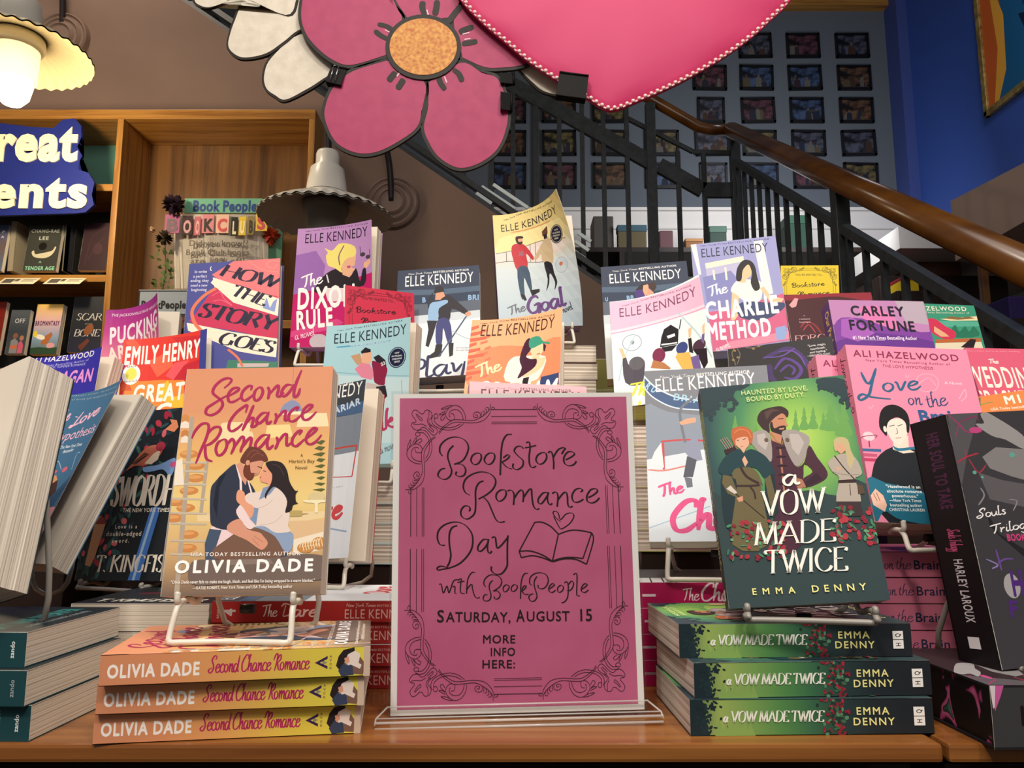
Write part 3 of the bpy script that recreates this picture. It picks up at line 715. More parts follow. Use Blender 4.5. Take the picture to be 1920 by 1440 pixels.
('p','#34474a',[0,581,0,495,118,547,433,533,652,519,795,551,1000,510,956,1000,4,1000]),
('p','#2d4149',[8,0,346,0,294,25,246,31,218,72,171,78,111,79,77,118,8,133]),
('p','#2d4149',[811,8,1000,24,996,154,969,129,945,100,885,69,836,61]),
('e','#2d4149',[45,155,2.2,1.1,1.49]),
('e','#2d4149',[48,149,2.2,1.1,3.79]),
('e','#2d4149',[53,154,2.2,1.1,0.08]),
('e','#2d4149',[57,158,2.2,1.1,1.47]),
('e','#2d4149',[75,126,2.2,1.1,5.25]),
('e','#2d4149',[78,131,2.2,1.1,0.95]),
('e','#2d4149',[82,127,2.2,1.1,3.29]),
('e','#2d4149',[83,125,2.2,1.1,0.4]),
('e','#2d4149',[15,131,2.2,1.1,1.89]),
('e','#2d4149',[34,133,2.2,1.1,2.97]),
('e','#2d4149',[42,123,2.2,1.1,4.48]),
('e','#2d4149',[26,133,2.2,1.1,5.03]),
('e','#2d4149',[89,98,2.2,1.1,5.52]),
('e','#2d4149',[113,105,2.2,1.1,1.36]),
('e','#2d4149',[93,106,2.2,1.1,3.94]),
('e','#2d4149',[95,107,2.2,1.1,2.42]),
('e','#2d4149',[207,116,2.2,1.1,3.67]),
('e','#2d4149',[205,123,2.2,1.1,5.83]),
('e','#2d4149',[185,119,2.2,1.1,4.22]),
('e','#2d4149',[208,114,2.2,1.1,6.06]),
('e','#2d4149',[222,107,2.2,1.1,4.48]),
('e','#2d4149',[227,91,2.2,1.1,3.6]),
('e','#2d4149',[247,93,2.2,1.1,5.36]),
('e','#2d4149',[231,93,2.2,1.1,5.03]),
('e','#2d4149',[168,95,2.2,1.1,1.85]),
('e','#2d4149',[168,78,2.2,1.1,0.28]),
('e','#2d4149',[156,94,2.2,1.1,4.51]),
('e','#2d4149',[160,97,2.2,1.1,6.16]),
('e','#2d4149',[230,84,2.2,1.1,1.94]),
('e','#2d4149',[234,80,2.2,1.1,0.2]),
('e','#2d4149',[234,73,2.2,1.1,3.83]),
('e','#2d4149',[235,91,2.2,1.1,5.45]),
('e','#2d4149',[113,83,2.2,1.1,5.63]),
('e','#2d4149',[121,86,2.2,1.1,3.27]),
('e','#2d4149',[118,93,2.2,1.1,3.51]),
('e','#2d4149',[114,88,2.2,1.1,3.18]),
('e','#2d4149',[288,25,2.2,1.1,1.49]),
('e','#2d4149',[299,6,2.2,1.1,3.27]),
('e','#2d4149',[300,6,2.2,1.1,2.61]),
('e','#2d4149',[302,7,2.2,1.1,3.87]),
('e','#2d4149',[218,66,2.2,1.1,3.94]),
('e','#2d4149',[225,68,2.2,1.1,2.21]),
('e','#2d4149',[207,65,2.2,1.1,0.14]),
('e','#2d4149',[213,61,2.2,1.1,6.05]),
('e','#2d4149',[49,132,2.2,1.1,3.72]),
('e','#2d4149',[50,137,2.2,1.1,1.96]),
('e','#2d4149',[49,141,2.2,1.1,1.89]),
('e','#2d4149',[55,140,2.2,1.1,0.17]),
('e','#2d4149',[816,57,2.1,1.1,1.95]),
('e','#2d4149',[817,49,2.1,1.1,1.5]),
('e','#2d4149',[816,47,2.1,1.1,4.38]),
('e','#2d4149',[835,51,2.1,1.1,2.1]),
('e','#2d4149',[878,61,2.1,1.1,5.37]),
('e','#2d4149',[897,64,2.1,1.1,4.08]),
('e','#2d4149',[875,64,2.1,1.1,1.41]),
('e','#2d4149',[892,72,2.1,1.1,1.2]),
('e','#2d4149',[917,91,2.1,1.1,1.15]),
('e','#2d4149',[934,83,2.1,1.1,4.03]),
('e','#2d4149',[917,91,2.1,1.1,0.81]),
('e','#2d4149',[921,83,2.1,1.1,1.7]),
('e','#2d4149',[963,119,2.1,1.1,2.64]),
('e','#2d4149',[952,119,2.1,1.1,0.98]),
('e','#2d4149',[981,111,2.1,1.1,5.53]),
('e','#2d4149',[981,106,2.1,1.1,5.97]),
('e','#2d4149',[999,144,2.1,1.1,4.68]),
('e','#2d4149',[986,136,2.1,1.1,3.26]),
('e','#2d4149',[979,141,2.1,1.1,1.43]),
('e','#2d4149',[1002,131,2.1,1.1,1.8]),
('e','#2d4149',[979,157,2.1,1.1,5.67]),
('e','#2d4149',[986,150,2.1,1.1,5.63]),
('e','#2d4149',[985,142,2.1,1.1,0.08]),
('e','#2d4149',[980,149,2.1,1.1,1.88]),
('e','#2d4149',[876,52,2.1,1.1,2.6]),
('e','#2d4149',[856,56,2.1,1.1,2.14]),
('e','#2d4149',[873,47,2.1,1.1,3.0]),
('e','#2d4149',[864,56,2.1,1.1,1.24]),
('e','#2d4149',[951,132,2.1,1.1,1.08]),
('e','#2d4149',[957,114,2.1,1.1,5.06]),
('e','#2d4149',[958,115,2.1,1.1,3.95]),
('e','#2d4149',[939,123,2.1,1.1,1.7]),
('p','#4d2c3c',[444,264,534,269,564,403,629,393,680,317,720,377,767,444,735,480,612,506,597,469,673,439,627,402,604,465,558,526,524,752,321,743]),
('p','#3a2433',[605,486,696,444,730,476,615,506]),
('p','#b37c62',[550,458,597,469,613,504,562,510,538,483]),
('p','#c98d6d',[434,236,476,248,514,261,498,302,443,282]),
('p','#cd8d6e',[466,184,503,163,543,155,562,176,557,199,563,217,539,225,533,251,476,248,448,206]),
('p','#33252b',[448,203,464,193,470,225,509,217,548,219,536,256,485,251,448,233]),
('p','#cd8d6e',[500,227,539,225,534,234,505,234]),
('p','#3f2c2f',[467,125,544,124,584,150,570,178,543,158,501,169,466,186,443,203,434,243,393,220,366,178,399,139]),
('p','#5a443f',[423,145,479,130,527,142,474,148,428,182]),
('s','#2c1d20',0.8,[505,183,543,183]),
('p','#a79f9b',[332,235,404,230,434,263,429,343,401,378,309,296,310,260]),
('p','#a79f9b',[522,242,605,241,691,278,664,334,633,380,575,410,538,358,518,286]),
('p','#c1b9b4',[348,249,401,243,415,289,389,323,345,289]),
('p','#c1b9b4',[563,257,625,261,652,303,600,361,565,324]),
('e','#6b5a4a',[405,277,1.8,2.1,0]),
('e','#6b5a4a',[544,285,1.8,2.1,0]),
('p','#b0765e',[480,324,493,324,490,353,478,352]),
('p','#2c1a24',[460,314,523,316,523,322,458,321]),
('p','#b0765e',[476,365,488,366,486,394,473,393]),
('p','#2c1a24',[456,356,518,358,518,364,454,363]),
('p','#b0765e',[471,406,484,407,481,435,469,434]),
('p','#2c1a24',[452,397,514,399,514,405,450,404]),
('p','#b0765e',[467,447,479,448,477,475,465,475]),
('p','#2c1a24',[447,438,509,440,509,446,446,445]),
('p','#b0765e',[463,488,475,488,473,516,461,515]),
('p','#2c1a24',[443,479,505,480,505,486,442,486]),
('s','#a08050',0.7,[438,245,459,265,468,283,507,303,511,286]),
('p','#20353c',[74,420,144,423,169,485,129,581,109,676,53,649,50,522]),
('p','#20353c',[362,409,421,425,409,605,334,662,324,601]),
('p','#6d6445',[169,394,240,389,309,419,335,485,319,489,309,743,78,733,164,476,141,436]),
('p','#6d6445',[81,420,136,432,159,502,147,527,95,507,67,458]),
('p','#6d6445',[353,448,393,437,406,540,374,622,358,559]),
('p','#22424a',[207,308,242,323,295,313,354,334,397,367,428,430,393,437,352,452,312,406,239,394,168,398,125,422,74,420,54,392,118,334]),
('p','#e3b194',[223,358,244,341,260,373,236,393]),
('p','#39262b',[110,307,191,289,200,308,119,330]),
('s','#a58c83',0.87,[130,304,95,257]),
('s','#a58c83',0.87,[145,302,110,254]),
('s','#a58c83',0.87,[160,300,125,251]),
('s','#a58c83',0.87,[174,298,139,248]),
('p','#e6b196',[197,263,245,248,284,254,286,290,257,311,241,328,223,309,195,287]),
('p','#c46a41',[173,241,188,212,249,202,303,218,321,247,300,291,286,272,282,256,244,253,198,265,197,307,177,266]),
('s','#e08a58',0.8,[197,231,240,216,289,228,307,260]),
('s','#5a3128',0.61,[206,268,222,267]),
('s','#5a3128',0.61,[248,266,268,262]),
('s','#b8605a',0.52,[225,298,244,297]),
('s','#3d2a2c',2.23,[205,392,236,437,310,473]),
('s','#3d2a2c',1.86,[158,476,258,481,314,480]),
('s','#3d2a2c',1.51,[250,485,270,512,272,542]),
('p','#d8cfc6',[90,486,121,472,158,506,144,514]),
('s','#2d1f22',0.75,[144,510,215,560,311,628]),
('p','#d99c82',[149,531,192,523,190,546,161,549]),
('p','#c9b98a',[845,305,892,291,937,306,943,354,955,398,917,443,901,412,908,344,883,325,844,357]),
('p','#dcaa8c',[860,317,907,326,913,353,876,370,852,350]),
('p','#b7aca1',[844,375,895,369,962,390,987,456,962,475,934,487,944,583,863,589,787,576,834,477,800,446,781,402]),
('p','#c9b98a',[917,335,940,350,954,398,918,441,905,408]),
('p','#3c2a2c',[826,485,941,486,937,502,822,499]),
('s','#3c2a2c',1.01,[832,374,877,433,929,486]),
('s','#9a8f86',0.67,[800,446,869,462,964,467]),
('p','#dcaa8c',[830,426,859,432,850,442,827,436]),
('p','#5c4a3c',[940,508,974,518,976,552,933,554]),
('s','#3c2a2c',0.58,[893,506,885,556]),
('p','#3f3236',[794,578,936,585,941,649,770,641]),
('e','#b9404c',[778,752,1.4,1.2,2.43]),
('e','#8a2637',[883,668,2.1,1.7,0.58]),
('e','#a8303f',[991,623,2.6,1.8,1.42]),
('e','#4b8a66',[984,724,2.9,0.7,1.86]),
('e','#b9404c',[834,707,1.5,2.2,1.55]),
('e','#6aa77c',[779,728,2.9,0.9,0.58]),
('e','#3c7258',[1000,702,1.8,0.8,2.63]),
('e','#b9404c',[760,720,1.9,1.5,1.93]),
('e','#8a2637',[870,703,2.3,1.7,0.21]),
('e','#4b8a66',[992,690,1.9,1.2,0.89]),
('e','#8a2637',[817,606,2.8,2.2,0.53]),
('e','#4b8a66',[862,629,1.7,1.1,0.9]),
('e','#a8303f',[725,718,2.4,2.2,0.42]),
('e','#a8303f',[899,670,1.8,1.2,0.26]),
('e','#b9404c',[762,681,2.2,1.3,1.81]),
('e','#b9404c',[769,744,2.4,2.0,1.05]),
('e','#4b8a66',[968,736,1.6,1.2,1.32]),
('e','#3c7258',[752,694,2.6,0.9,0.33]),
('e','#6aa77c',[933,709,2.5,1.1,1.41]),
('e','#a8303f',[852,660,1.4,1.2,0.63]),
('e','#6aa77c',[729,693,1.9,0.9,0.28]),
('e','#6aa77c',[998,729,2.2,0.9,0.97]),
('e','#8a2637',[842,685,2.4,2.2,2.23]),
('e','#8a2637',[976,764,1.5,1.6,2.23]),
('e','#8a2637',[953,725,2.4,2.3,2.35]),
('e','#8a2637',[803,735,2.0,1.8,2.76]),
('e','#b9404c',[796,663,2.3,2.0,1.07]),
('e','#4b8a66',[923,699,2.1,0.9,2.51]),
('e','#3c7258',[829,612,3.0,1.1,1.87]),
('e','#b9404c',[947,763,1.8,2.3,1.9]),
('e','#b9404c',[814,640,2.7,1.4,2.44]),
('e','#a8303f',[889,736,2.7,1.6,1.96]),
('e','#4b8a66',[934,764,1.4,0.7,0.79]),
('e','#3c7258',[762,672,2.9,0.7,1.82]),
('e','#a8303f',[974,712,2.8,1.2,0.41]),
('e','#a8303f',[941,764,2.6,1.8,0.96]),
('e','#b9404c',[825,658,2.9,2.2,1.83]),
('e','#4b8a66',[873,628,2.0,1.1,0.3]),
('e','#b9404c',[806,647,1.7,2.3,0.17]),
('e','#b9404c',[974,636,1.9,2.2,2.21]),
('e','#4b8a66',[868,693,2.8,0.7,0.98]),
('e','#4b8a66',[865,630,2.5,0.9,2.0]),
('e','#b9404c',[802,730,2.9,2.2,2.08]),
('e','#b9404c',[1015,688,1.7,1.4,2.84]),
('e','#b9404c',[956,740,3.0,1.7,2.81]),
('e','#4b8a66',[829,636,2.7,1.0,0.37]),
('e','#8a2637',[867,608,2.0,2.0,1.86]),
('e','#a8303f',[766,708,2.1,2.3,2.3]),
('e','#4b8a66',[971,698,1.9,0.9,2.96]),
('e','#4b8a66',[945,666,2.9,1.0,1.43]),
('e','#8a2637',[793,637,3.0,2.1,1.29]),
('e','#6aa77c',[938,713,2.4,1.0,0.18]),
('e','#3c7258',[1008,691,2.2,0.8,1.94]),
('e','#6aa77c',[945,731,2.4,0.9,0.89]),
('e','#4b8a66',[849,682,2.1,1.0,1.02]),
('e','#b9404c',[888,721,2.5,1.5,1.72]),
('e','#4b8a66',[790,683,2.2,0.6,1.64]),
('e','#8a2637',[933,656,1.8,2.2,0.59]),
('e','#4b8a66',[786,605,1.9,0.7,0.02]),
('e','#8a2637',[754,618,1.4,2.1,0.99]),
('e','#4b8a66',[982,675,2.7,1.0,1.55]),
('e','#3c7258',[773,745,2.8,0.9,0.44]),
('e','#6aa77c',[766,712,2.5,1.2,1.31]),
('e','#4b8a66',[751,663,1.8,1.1,0.95]),
('e','#3c7258',[799,608,1.8,1.0,1.81]),
('e','#6aa77c',[863,636,1.7,0.7,2.32]),
('e','#4b8a66',[996,757,2.5,0.8,1.96]),
('e','#6aa77c',[763,653,2.5,1.2,2.61]),
('e','#3c7258',[1006,708,1.5,0.9,1.01]),
('e','#3c7258',[1002,698,2.5,1.0,0.6]),
('e','#8a2637',[928,696,1.9,1.8,1.98]),
('e','#8a2637',[944,670,2.0,2.0,0.36]),
('e','#3c7258',[828,738,2.0,0.6,1.01]),
('e','#4b8a66',[922,742,2.5,1.2,1.82]),
('e','#6aa77c',[245,701,1.6,0.7,0.16]),
('e','#a8303f',[236,651,2.6,1.2,1.01]),
('e','#4b8a66',[205,689,3.0,1.1,0.82]),
('e','#8a2637',[386,794,2.4,1.4,2.41]),
('e','#b9404c',[405,777,2.5,2.2,1.57]),
('e','#6aa77c',[372,756,2.9,0.9,2.09]),
('e','#3c7258',[383,768,2.4,0.9,0.55]),
('e','#3c7258',[104,766,2.0,0.7,1.2]),
('e','#b9404c',[425,658,3.1,1.7,0.86]),
('e','#a8303f',[404,726,2.5,1.5,0.54]),
('e','#8a2637',[106,653,2.0,1.4,0.58]),
('e','#3c7258',[152,698,1.6,1.0,1.72]),
('e','#8a2637',[273,715,3.0,1.2,2.62]),
('e','#4b8a66',[214,713,1.4,0.7,1.34]),
('e','#6aa77c',[178,723,1.6,0.9,2.86]),
('e','#6aa77c',[277,780,1.7,0.9,0.83]),
('e','#4b8a66',[256,751,1.7,0.9,2.45]),
('e','#a8303f',[163,789,2.3,1.8,2.57]),
('e','#a8303f',[410,696,2.4,2.2,0.66]),
('e','#8a2637',[382,671,3.0,1.8,0.26]),
('e','#8a2637',[300,801,2.2,1.7,0.7]),
('e','#6aa77c',[406,653,1.5,1.0,1.86]),
('e','#6aa77c',[298,713,2.0,1.0,0.53]),
('e','#6aa77c',[80,713,1.4,1.1,0.3]),
('e','#8a2637',[95,769,2.9,1.9,1.08]),
('e','#4b8a66',[69,795,2.2,0.8,1.88]),
('e','#8a2637',[222,670,2.0,1.7,0.68]),
('e','#8a2637',[83,686,2.8,1.3,1.86]),
('e','#6aa77c',[402,778,2.5,0.7,2.08]),
('e','#b9404c',[344,645,2.9,1.5,0.42]),
('e','#b9404c',[378,745,1.4,1.7,1.81]),
('e','#3c7258',[188,711,2.0,1.2,0.91]),
('e','#6aa77c',[398,668,2.5,1.1,2.65]),
('e','#6aa77c',[285,732,1.8,1.0,2.01]),
('e','#3c7258',[382,702,1.4,1.0,2.08]),
('e','#6aa77c',[398,806,2.3,0.7,0.04]),
('e','#3c7258',[44,765,2.8,1.0,1.89]),
('e','#3c7258',[338,736,2.1,0.8,2.16]),
('e','#3c7258',[345,741,2.8,1.1,2.52]),
('e','#6aa77c',[254,711,2.0,1.0,2.86]),
('e','#4b8a66',[349,778,2.3,0.9,0.95]),
('e','#3c7258',[159,691,1.8,0.9,0.78]),
('e','#6aa77c',[250,649,2.9,0.9,0.51]),
('e','#a8303f',[315,769,3.1,1.9,1.71]),
('e','#b9404c',[125,788,1.9,1.1,2.07]),
('e','#6aa77c',[72,774,2.3,1.1,1.95]),
('e','#b9404c',[323,754,1.5,1.2,0.86]),
('e','#6aa77c',[339,666,1.5,1.0,2.1]),
('e','#3c7258',[353,644,3.0,0.9,1.99]),
('e','#b9404c',[182,749,2.1,1.4,1.29]),
('e','#3c7258',[89,687,1.5,0.8,0.93]),
('e','#a8303f',[183,682,2.2,2.2,1.95]),
('e','#4b8a66',[154,652,2.2,1.0,0.4]),
('e','#6aa77c',[406,729,1.5,0.6,0.78]),
('e','#8a2637',[59,787,2.3,1.5,1.61]),
('e','#a8303f',[160,646,3.0,1.7,1.66]),
('e','#4b8a66',[156,703,1.6,1.1,2.54]),
('e','#3c7258',[294,786,2.2,0.9,0.22]),
('e','#8a2637',[205,701,2.3,1.1,0.74]),
('e','#4b8a66',[148,741,2.7,0.6,0.03]),
('e','#3c7258',[291,677,1.7,0.8,2.62]),
('e','#3c7258',[180,662,2.8,0.8,0.54]),
('e','#4b8a66',[212,687,1.4,1.2,2.07]),
('e','#6aa77c',[256,735,1.5,1.2,1.38]),
('e','#6aa77c',[393,675,2.0,0.9,2.61]),
('e','#a8303f',[399,761,2.8,1.7,2.52]),
('e','#a8303f',[189,712,1.5,1.5,2.41]),
('e','#a8303f',[371,774,2.1,1.1,0.02]),
('e','#4b8a66',[253,787,2.6,0.9,0.79]),
('e','#8a2637',[231,792,2.4,1.5,0.64]),
('e','#8a2637',[123,684,1.5,1.7,1.75]),
('e','#4b8a66',[287,715,2.4,1.2,2.57]),
('e','#a8303f',[189,642,2.4,2.0,1.26]),
('e','#8a2637',[226,803,1.5,1.3,3.0]),
('e','#4b8a66',[73,652,2.5,1.2,2.85]),
('t', 'i', 'VOW', '#fbf8f0', [297, 618, 707, 620], 21.31, 2.16),
('t', 'i', 'MADE', '#fbf8f0', [218, 742, 737, 746], 18.81, 2.04),
('t', 'i', 'TWICE', '#fbf8f0', [258, 864, 777, 870], 19.08, 2.06),
('t', 'c', 'a', '#fbf8f0', [470, 491, 574, 489], 8.61, 1.96),
('t', '0', 'EMMA', '#f5ef9a', [158, 949, 441, 952], 5.1, 1),
('t', '0', 'DENNY', '#f5ef9a', [531, 952, 877, 955], 5.33, 1),
('t', '0', 'HAUNTED BY LOVE.', '#e9f2a2', [282, 55, 744, 59], 4.54, 0),
('t', '0', 'BOUND BY DUTY.', '#e9f2a2', [312, 88, 719, 88], 4.34, 0)],
'dixon': [('bg','#b98cc0'),
('p','#9a6ab0',[0,229,250,197,383,327,348,515,0,574,0,349]),
('p','#c5206a',[0,563,348,515,1000,419,1000,1000,0,999]),
('p','#d84a86',[8,917,429,868,654,808,569,774,163,832,3,873]),
('p','#2b2329',[264,513,406,395,593,359,702,442,787,371,843,482,876,388,920,391,895,517,638,526,503,543,302,558]),
('p','#e9b48f',[593,348,698,355,778,376,702,442,614,416]),
('p','#e9b48f',[606,283,764,195,784,273,769,348,681,364,593,348]),
('p','#f0de7c',[361,179,460,207,545,156,653,159,754,189,786,230,766,272,660,286,593,348,604,399,506,355,417,328,385,248,408,221]),
('s','#6b4b74',1.88,[618,173,555,257,574,336]),
('p','#c44a80',[666,347,715,345,708,366,672,364]),
('p','#e9b48f',[893,335,965,309,983,337,929,381,885,367]),
('e','#4a3f4a',[874,267,5.1,3.6,0]),
('e','#4a3f4a',[947,292,4.6,3.4,0]),
('s','#4a3f4a',1.14,[847,256,837,201]),
('s','#4a3f4a',1.12,[975,289,966,235]),
('s','#e6d8e2',2.35,[407,406,438,474]),
('p','#e8d6da',[382,516,655,527,644,635,442,629]),
('e','#c9bcc2',[354,954,15.9,12.5,0]),
('t', 'c', 'The', '#fbf7f5', [113, 509, 361, 471], 20.09, 2.12),
('t', '0', 'DIXON', '#fffaf4', [56, 684, 805, 668], 34.8, 2),
('t', '0', 'RULE', '#fffaf4', [66, 852, 532, 825], 29.98, 2),
('t', 'c', 'a novel', '#f2d8e2', [68, 940, 309, 899], 6.88, 0.92),
('t', '0', 'ELLE KENNEDY', '#2d2130', [94, 128, 945, 125], 16.69, 0),
('t', 'c', 'New York Times', '#2d2130', [93, 30, 410, 18], 2.11, 0.29),
('t', '0', 'BESTSELLING AUTHOR', '#2d2130', [425, 19, 951, 29], 2.47, 1)],
'mistake': [('bg','#a9d3dc'),
('p','#c2dde2',[38,361,1000,423,1000,865,81,846]),
('s','#8fb7c2',1.44,[27,337,518,378,1002,414]),
('s','#8fb7c2',1.23,[58,342,73,564]),
('s','#8fb7c2',1.17,[910,436,934,593]),
('p','#5aa5c8',[125,158,764,144,749,157,141,168]),
('t', '0', 'THE INTERNATIONAL SENSATION', '#e8f2f4', [286, 164, 749, 157], 2.47, 1),
('p','#c69a75',[302,233,408,219,447,288,387,305]),
('p','#262028',[415,209,466,178,531,196,534,235,441,230]),
('p','#e6b090',[440,220,540,216,554,275,498,329,430,278]),
('p','#df87a0',[360,333,431,288,526,302,594,362,568,418,443,394]),
('p','#2c242c',[568,256,629,240,711,284,732,342,636,317]),
('p','#8a2346',[555,284,634,298,739,342,722,416,710,462,601,438,578,362]),
('t', '0', '22', '#f3e6e6', [668, 324, 717, 312], 4.8, 2),
('p','#c9bab5',[509,434,680,461,701,527,500,500]),
('p','#2a2630',[619,468,726,463,755,539,661,600]),
('e','#1f2140',[849,274,14.8,15.5,0]),
('e','#a9d3dc',[849,274,13.4,14.1,0]),
('e','#1f2140',[849,274,12.5,13.3,0]),
('t', '0', 'NOW', '#e8f2f4', [822, 248, 875, 247], 2.39, 1),
('t', '0', 'AN ORIGINAL', '#e8f2f4', [784, 269, 911, 269], 2.38, 1),
('t', '0', 'STREAMING', '#e8f2f4', [791, 290, 909, 289], 2.38, 1),
('t', '0', 'SERIES', '#e8f2f4', [817, 311, 887, 309], 2.37, 1),
('t', '0', 'ELLE KENNEDY', '#2f3a48', [91, 137, 957, 117], 15.52, 0),
('t', 'c', 'New York Times', '#2f3a48', [125, 44, 418, 28], 2.09, 0.25),
('t', '0', 'BESTSELLING AUTHOR', '#2f3a48', [431, 29, 902, 22], 2.47, 1),
('t', 'c', 'Mistake', '#b73d68', [215, 860, 971, 733], 28.37, 3.62),
('t', 'c', 'a novel', '#5a4a55', [710, 935, 901, 886], 6.02, 0.75)],
'play': [('bg','#e3e9ee'),
('p','#2f3a50',[0,0,1000,0,1000,290,0,250]),
('p','#4b6078',[0,190,500,210,1000,200,1000,250,500,260,0,240]),
('p','#273650',[0,250,500,270,1000,260,1000,330,500,345,0,330]),
('p','#56606f',[0,330,500,345,1000,330,1000,430,0,460]),
('p','#c9d3db',[0,450,1000,430,1000,500,0,530]),
('t', '0', 'B', '#8fb4d8', [310, 324, 358, 322], 9.47, 2),
('t', '0', 'BRI', '#8fb4d8', [857, 329, 999, 332], 9.43, 2),
('p','#262a35',[367,302,437,235,466,377,387,414]),
('p','#26222a',[446,235,472,180,544,177,581,236,473,251]),
('p','#d99a7c',[473,244,563,235,590,286,528,310,465,307]),
('p','#26222b',[528,310,617,273,688,305,864,440,829,466,670,402,635,510,494,489,511,379]),
('p','#8fb3d6',[403,346,510,324,599,314,617,343,511,393,503,489,389,504]),
('p','#232127',[371,496,494,503,444,635,394,739,359,724,390,578]),
('p','#3a3f78',[494,503,635,503,670,700,618,711,565,574,549,720,480,703]),
('p','#211e24',[480,717,558,721,541,825,379,843,370,829,464,782]),
('p','#211e24',[627,711,688,714,679,825,636,836]),
('s','#4a5a78',2.59,[846,473,567,774,516,830]),
('p','#d99a7c',[820,451,882,434,899,469,846,487]),
('s','#9fb6c8',1.13,[670,607,844,682,982,696]),
('t', 'c', 'Play', '#272a55', [145, 1017, 840, 968], 35.06, 3.73),
('t', '0', "Don't like player", '#56606f', [713, 765, 868, 771], 2.48, 0),
('t', '0', "he's never been", '#56606f', [713, 786, 868, 792], 2.47, 0),
('t', '0', 'ELLE KENNEDY', '#f4f4f2', [89, 161, 932, 160], 20.66, 0),
('t', 'c', 'New York Times', '#f4f4f2', [133, 48, 421, 47], 3.24, 0.37),
('t', '0', 'BESTSELLING AUTHOR', '#f4f4f2', [436, 48, 879, 47], 3.91, 1)],
'risk': [('bg','#e3e9ee'),
('p','#2f3a50',[0,0,1000,0,1000,290,0,250]),
('p','#4b6078',[0,190,500,210,1000,200,1000,250,500,260,0,240]),
('p','#273650',[0,250,500,270,1000,260,1000,330,500,345,0,330]),
('p','#56606f',[0,330,500,345,1000,330,1000,430,0,460]),
('p','#c9d3db',[0,450,1000,430,1000,500,0,530]),
('t', '0', 'U', '#8fb4d8', [31, 323, 69, 322], 7.19, 2),
('t', '0', 'BR', '#8fb4d8', [276, 322, 368, 320], 7.17, 2),
('p','#262028',[392,233,474,175,531,216,461,298,384,306]),
('p','#e0a585',[479,200,542,192,524,277,491,306,467,249]),
('p','#4b2f7e',[383,245,453,236,490,312,383,318]),
('p','#3a261f',[527,185,612,177,629,228,586,268,545,229]),
('p','#d99a7c',[530,228,586,268,597,306,507,301]),
('p','#f2eee8',[506,307,631,277,628,429,478,421]),
('t', '0', 'ELLE KENNEDY', '#f4f4f2', [87, 162, 927, 158], 18.4, 0),
('t', 'c', 'New York Times', '#f4f4f2', [137, 55, 427, 50], 2.97, 0.32),
('t', '0', 'BESTSELLING AUTHOR', '#f4f4f2', [440, 51, 882, 46], 3.58, 1)],
'goal': [('bg','g:#b9cbd6,#c6d6de,#d2dde0,#e8d493,#e2cd86'),
('p','#f1e1a2',[26,289,143,198,765,181,926,215,878,361,577,334,20,357]),
('p','#e6d9d0',[11,356,203,337,563,306,882,350,896,398,556,467,177,429,4,444]),
('s','#6b6470',1.13,[11,356,203,337,564,300,917,347]),
('s','#6b6470',1.12,[4,440,195,430,537,471,707,466]),
('s','#6b6470',1.12,[139,347,137,434]),
('s','#6b6470',1.04,[505,303,491,465]),
('s','#6b6470',1.06,[438,305,428,457]),
('p','#c0353f',[226,286,319,282,389,317,470,418,448,441,382,381,387,498,259,513,215,405,203,337]),
('p','#e0a585',[278,231,353,227,345,292,281,284]),
('p','#3c251f',[270,216,344,219,360,241,295,239,305,267,348,266,336,291,290,285,266,256]),
('p','#3c5268',[259,507,387,498,421,678,393,695,333,583,325,749,281,747]),
('p','#26222b',[393,695,509,691,510,715,414,747]),
('p','#26222b',[275,721,327,730,349,775,322,784]),
('p','#c9b28d',[625,294,679,281,721,361,701,500,582,483,565,406,513,443,478,425]),
('p','#6b4433',[608,228,654,211,691,198,685,258,610,268]),
('p','#2c2428',[623,256,675,255,665,296,625,294]),
('p','#232027',[591,484,682,498,704,584,729,657,685,717,702,654,650,577,630,659,587,715,617,621]),
('t', '0', 'AU', '#7a7f9a', [298, 392, 353, 388], 8.16, 2),
('e','#1f2140',[803,291,12.7,15.1,0]),
('e','#d8c98f',[803,291,11.5,13.8,0]),
('e','#1f2140',[803,291,10.7,12.9,0]),
('t', '0', 'NOW', '#efe6c0', [782, 263, 835, 268], 2.45, 1),
('t', '0', 'AN ORIGINAL', '#efe6c0', [750, 280, 861, 294], 2.47, 1),
('t', '0', 'STREAMING', '#efe6c0', [747, 303, 848, 313], 2.49, 1),
('t', '0', 'SERIES', '#efe6c0', [761, 327, 820, 331], 2.51, 1),
('e','#a3aeb5',[804,531,10.8,12.9,0]),
('e','#cbd8de',[804,531,10.0,12.0,0]),
('e','#d07a5c',[800,522,3.1,3.3,0]),
('t', 'c', 'The', '#70737f', [134, 902, 332, 862], 14.62, 1.87),
('t', 'c', 'Goal', '#6d4a86', [355, 900, 821, 837], 27.55, 4.18),
('t', 'c', 'novel', '#3f4150', [774, 902, 893, 874], 6.09, 0.95),
('s','#d98a5a',1.41,[219,171,486,171,746,170]),
('t', '0', 'ELLE KENNEDY', '#2e2a2e', [88, 157, 882, 145], 13.29, 0),
('t', 'c', 'New York Times', '#2e2a2e', [137, 58, 376, 20], 2.63, 0.35),
('t', '0', 'BESTSELLING AUTHOR', '#2e2a2e', [392, 24, 846, 51], 2.78, 1)],
'graham': [('bg','#f4b183'),
('p','#ee8f66',[35,341,322,255,677,298,989,285,1000,608,696,592,22,589]),
('p','#e4674f',[0,71,77,49,81,77,2,106]),
('p','#e9785c',[100,106,178,86,180,110,103,131]),
('p','#e4674f',[0,125,124,103,127,132,1,160]),
('p','#e9785c',[154,160,215,141,218,165,157,186]),
('p','#e4674f',[0,178,170,158,173,186,0,213]),
('p','#e9785c',[113,213,189,194,192,217,116,237]),
('p','#e4674f',[0,231,73,210,76,237,0,265]),
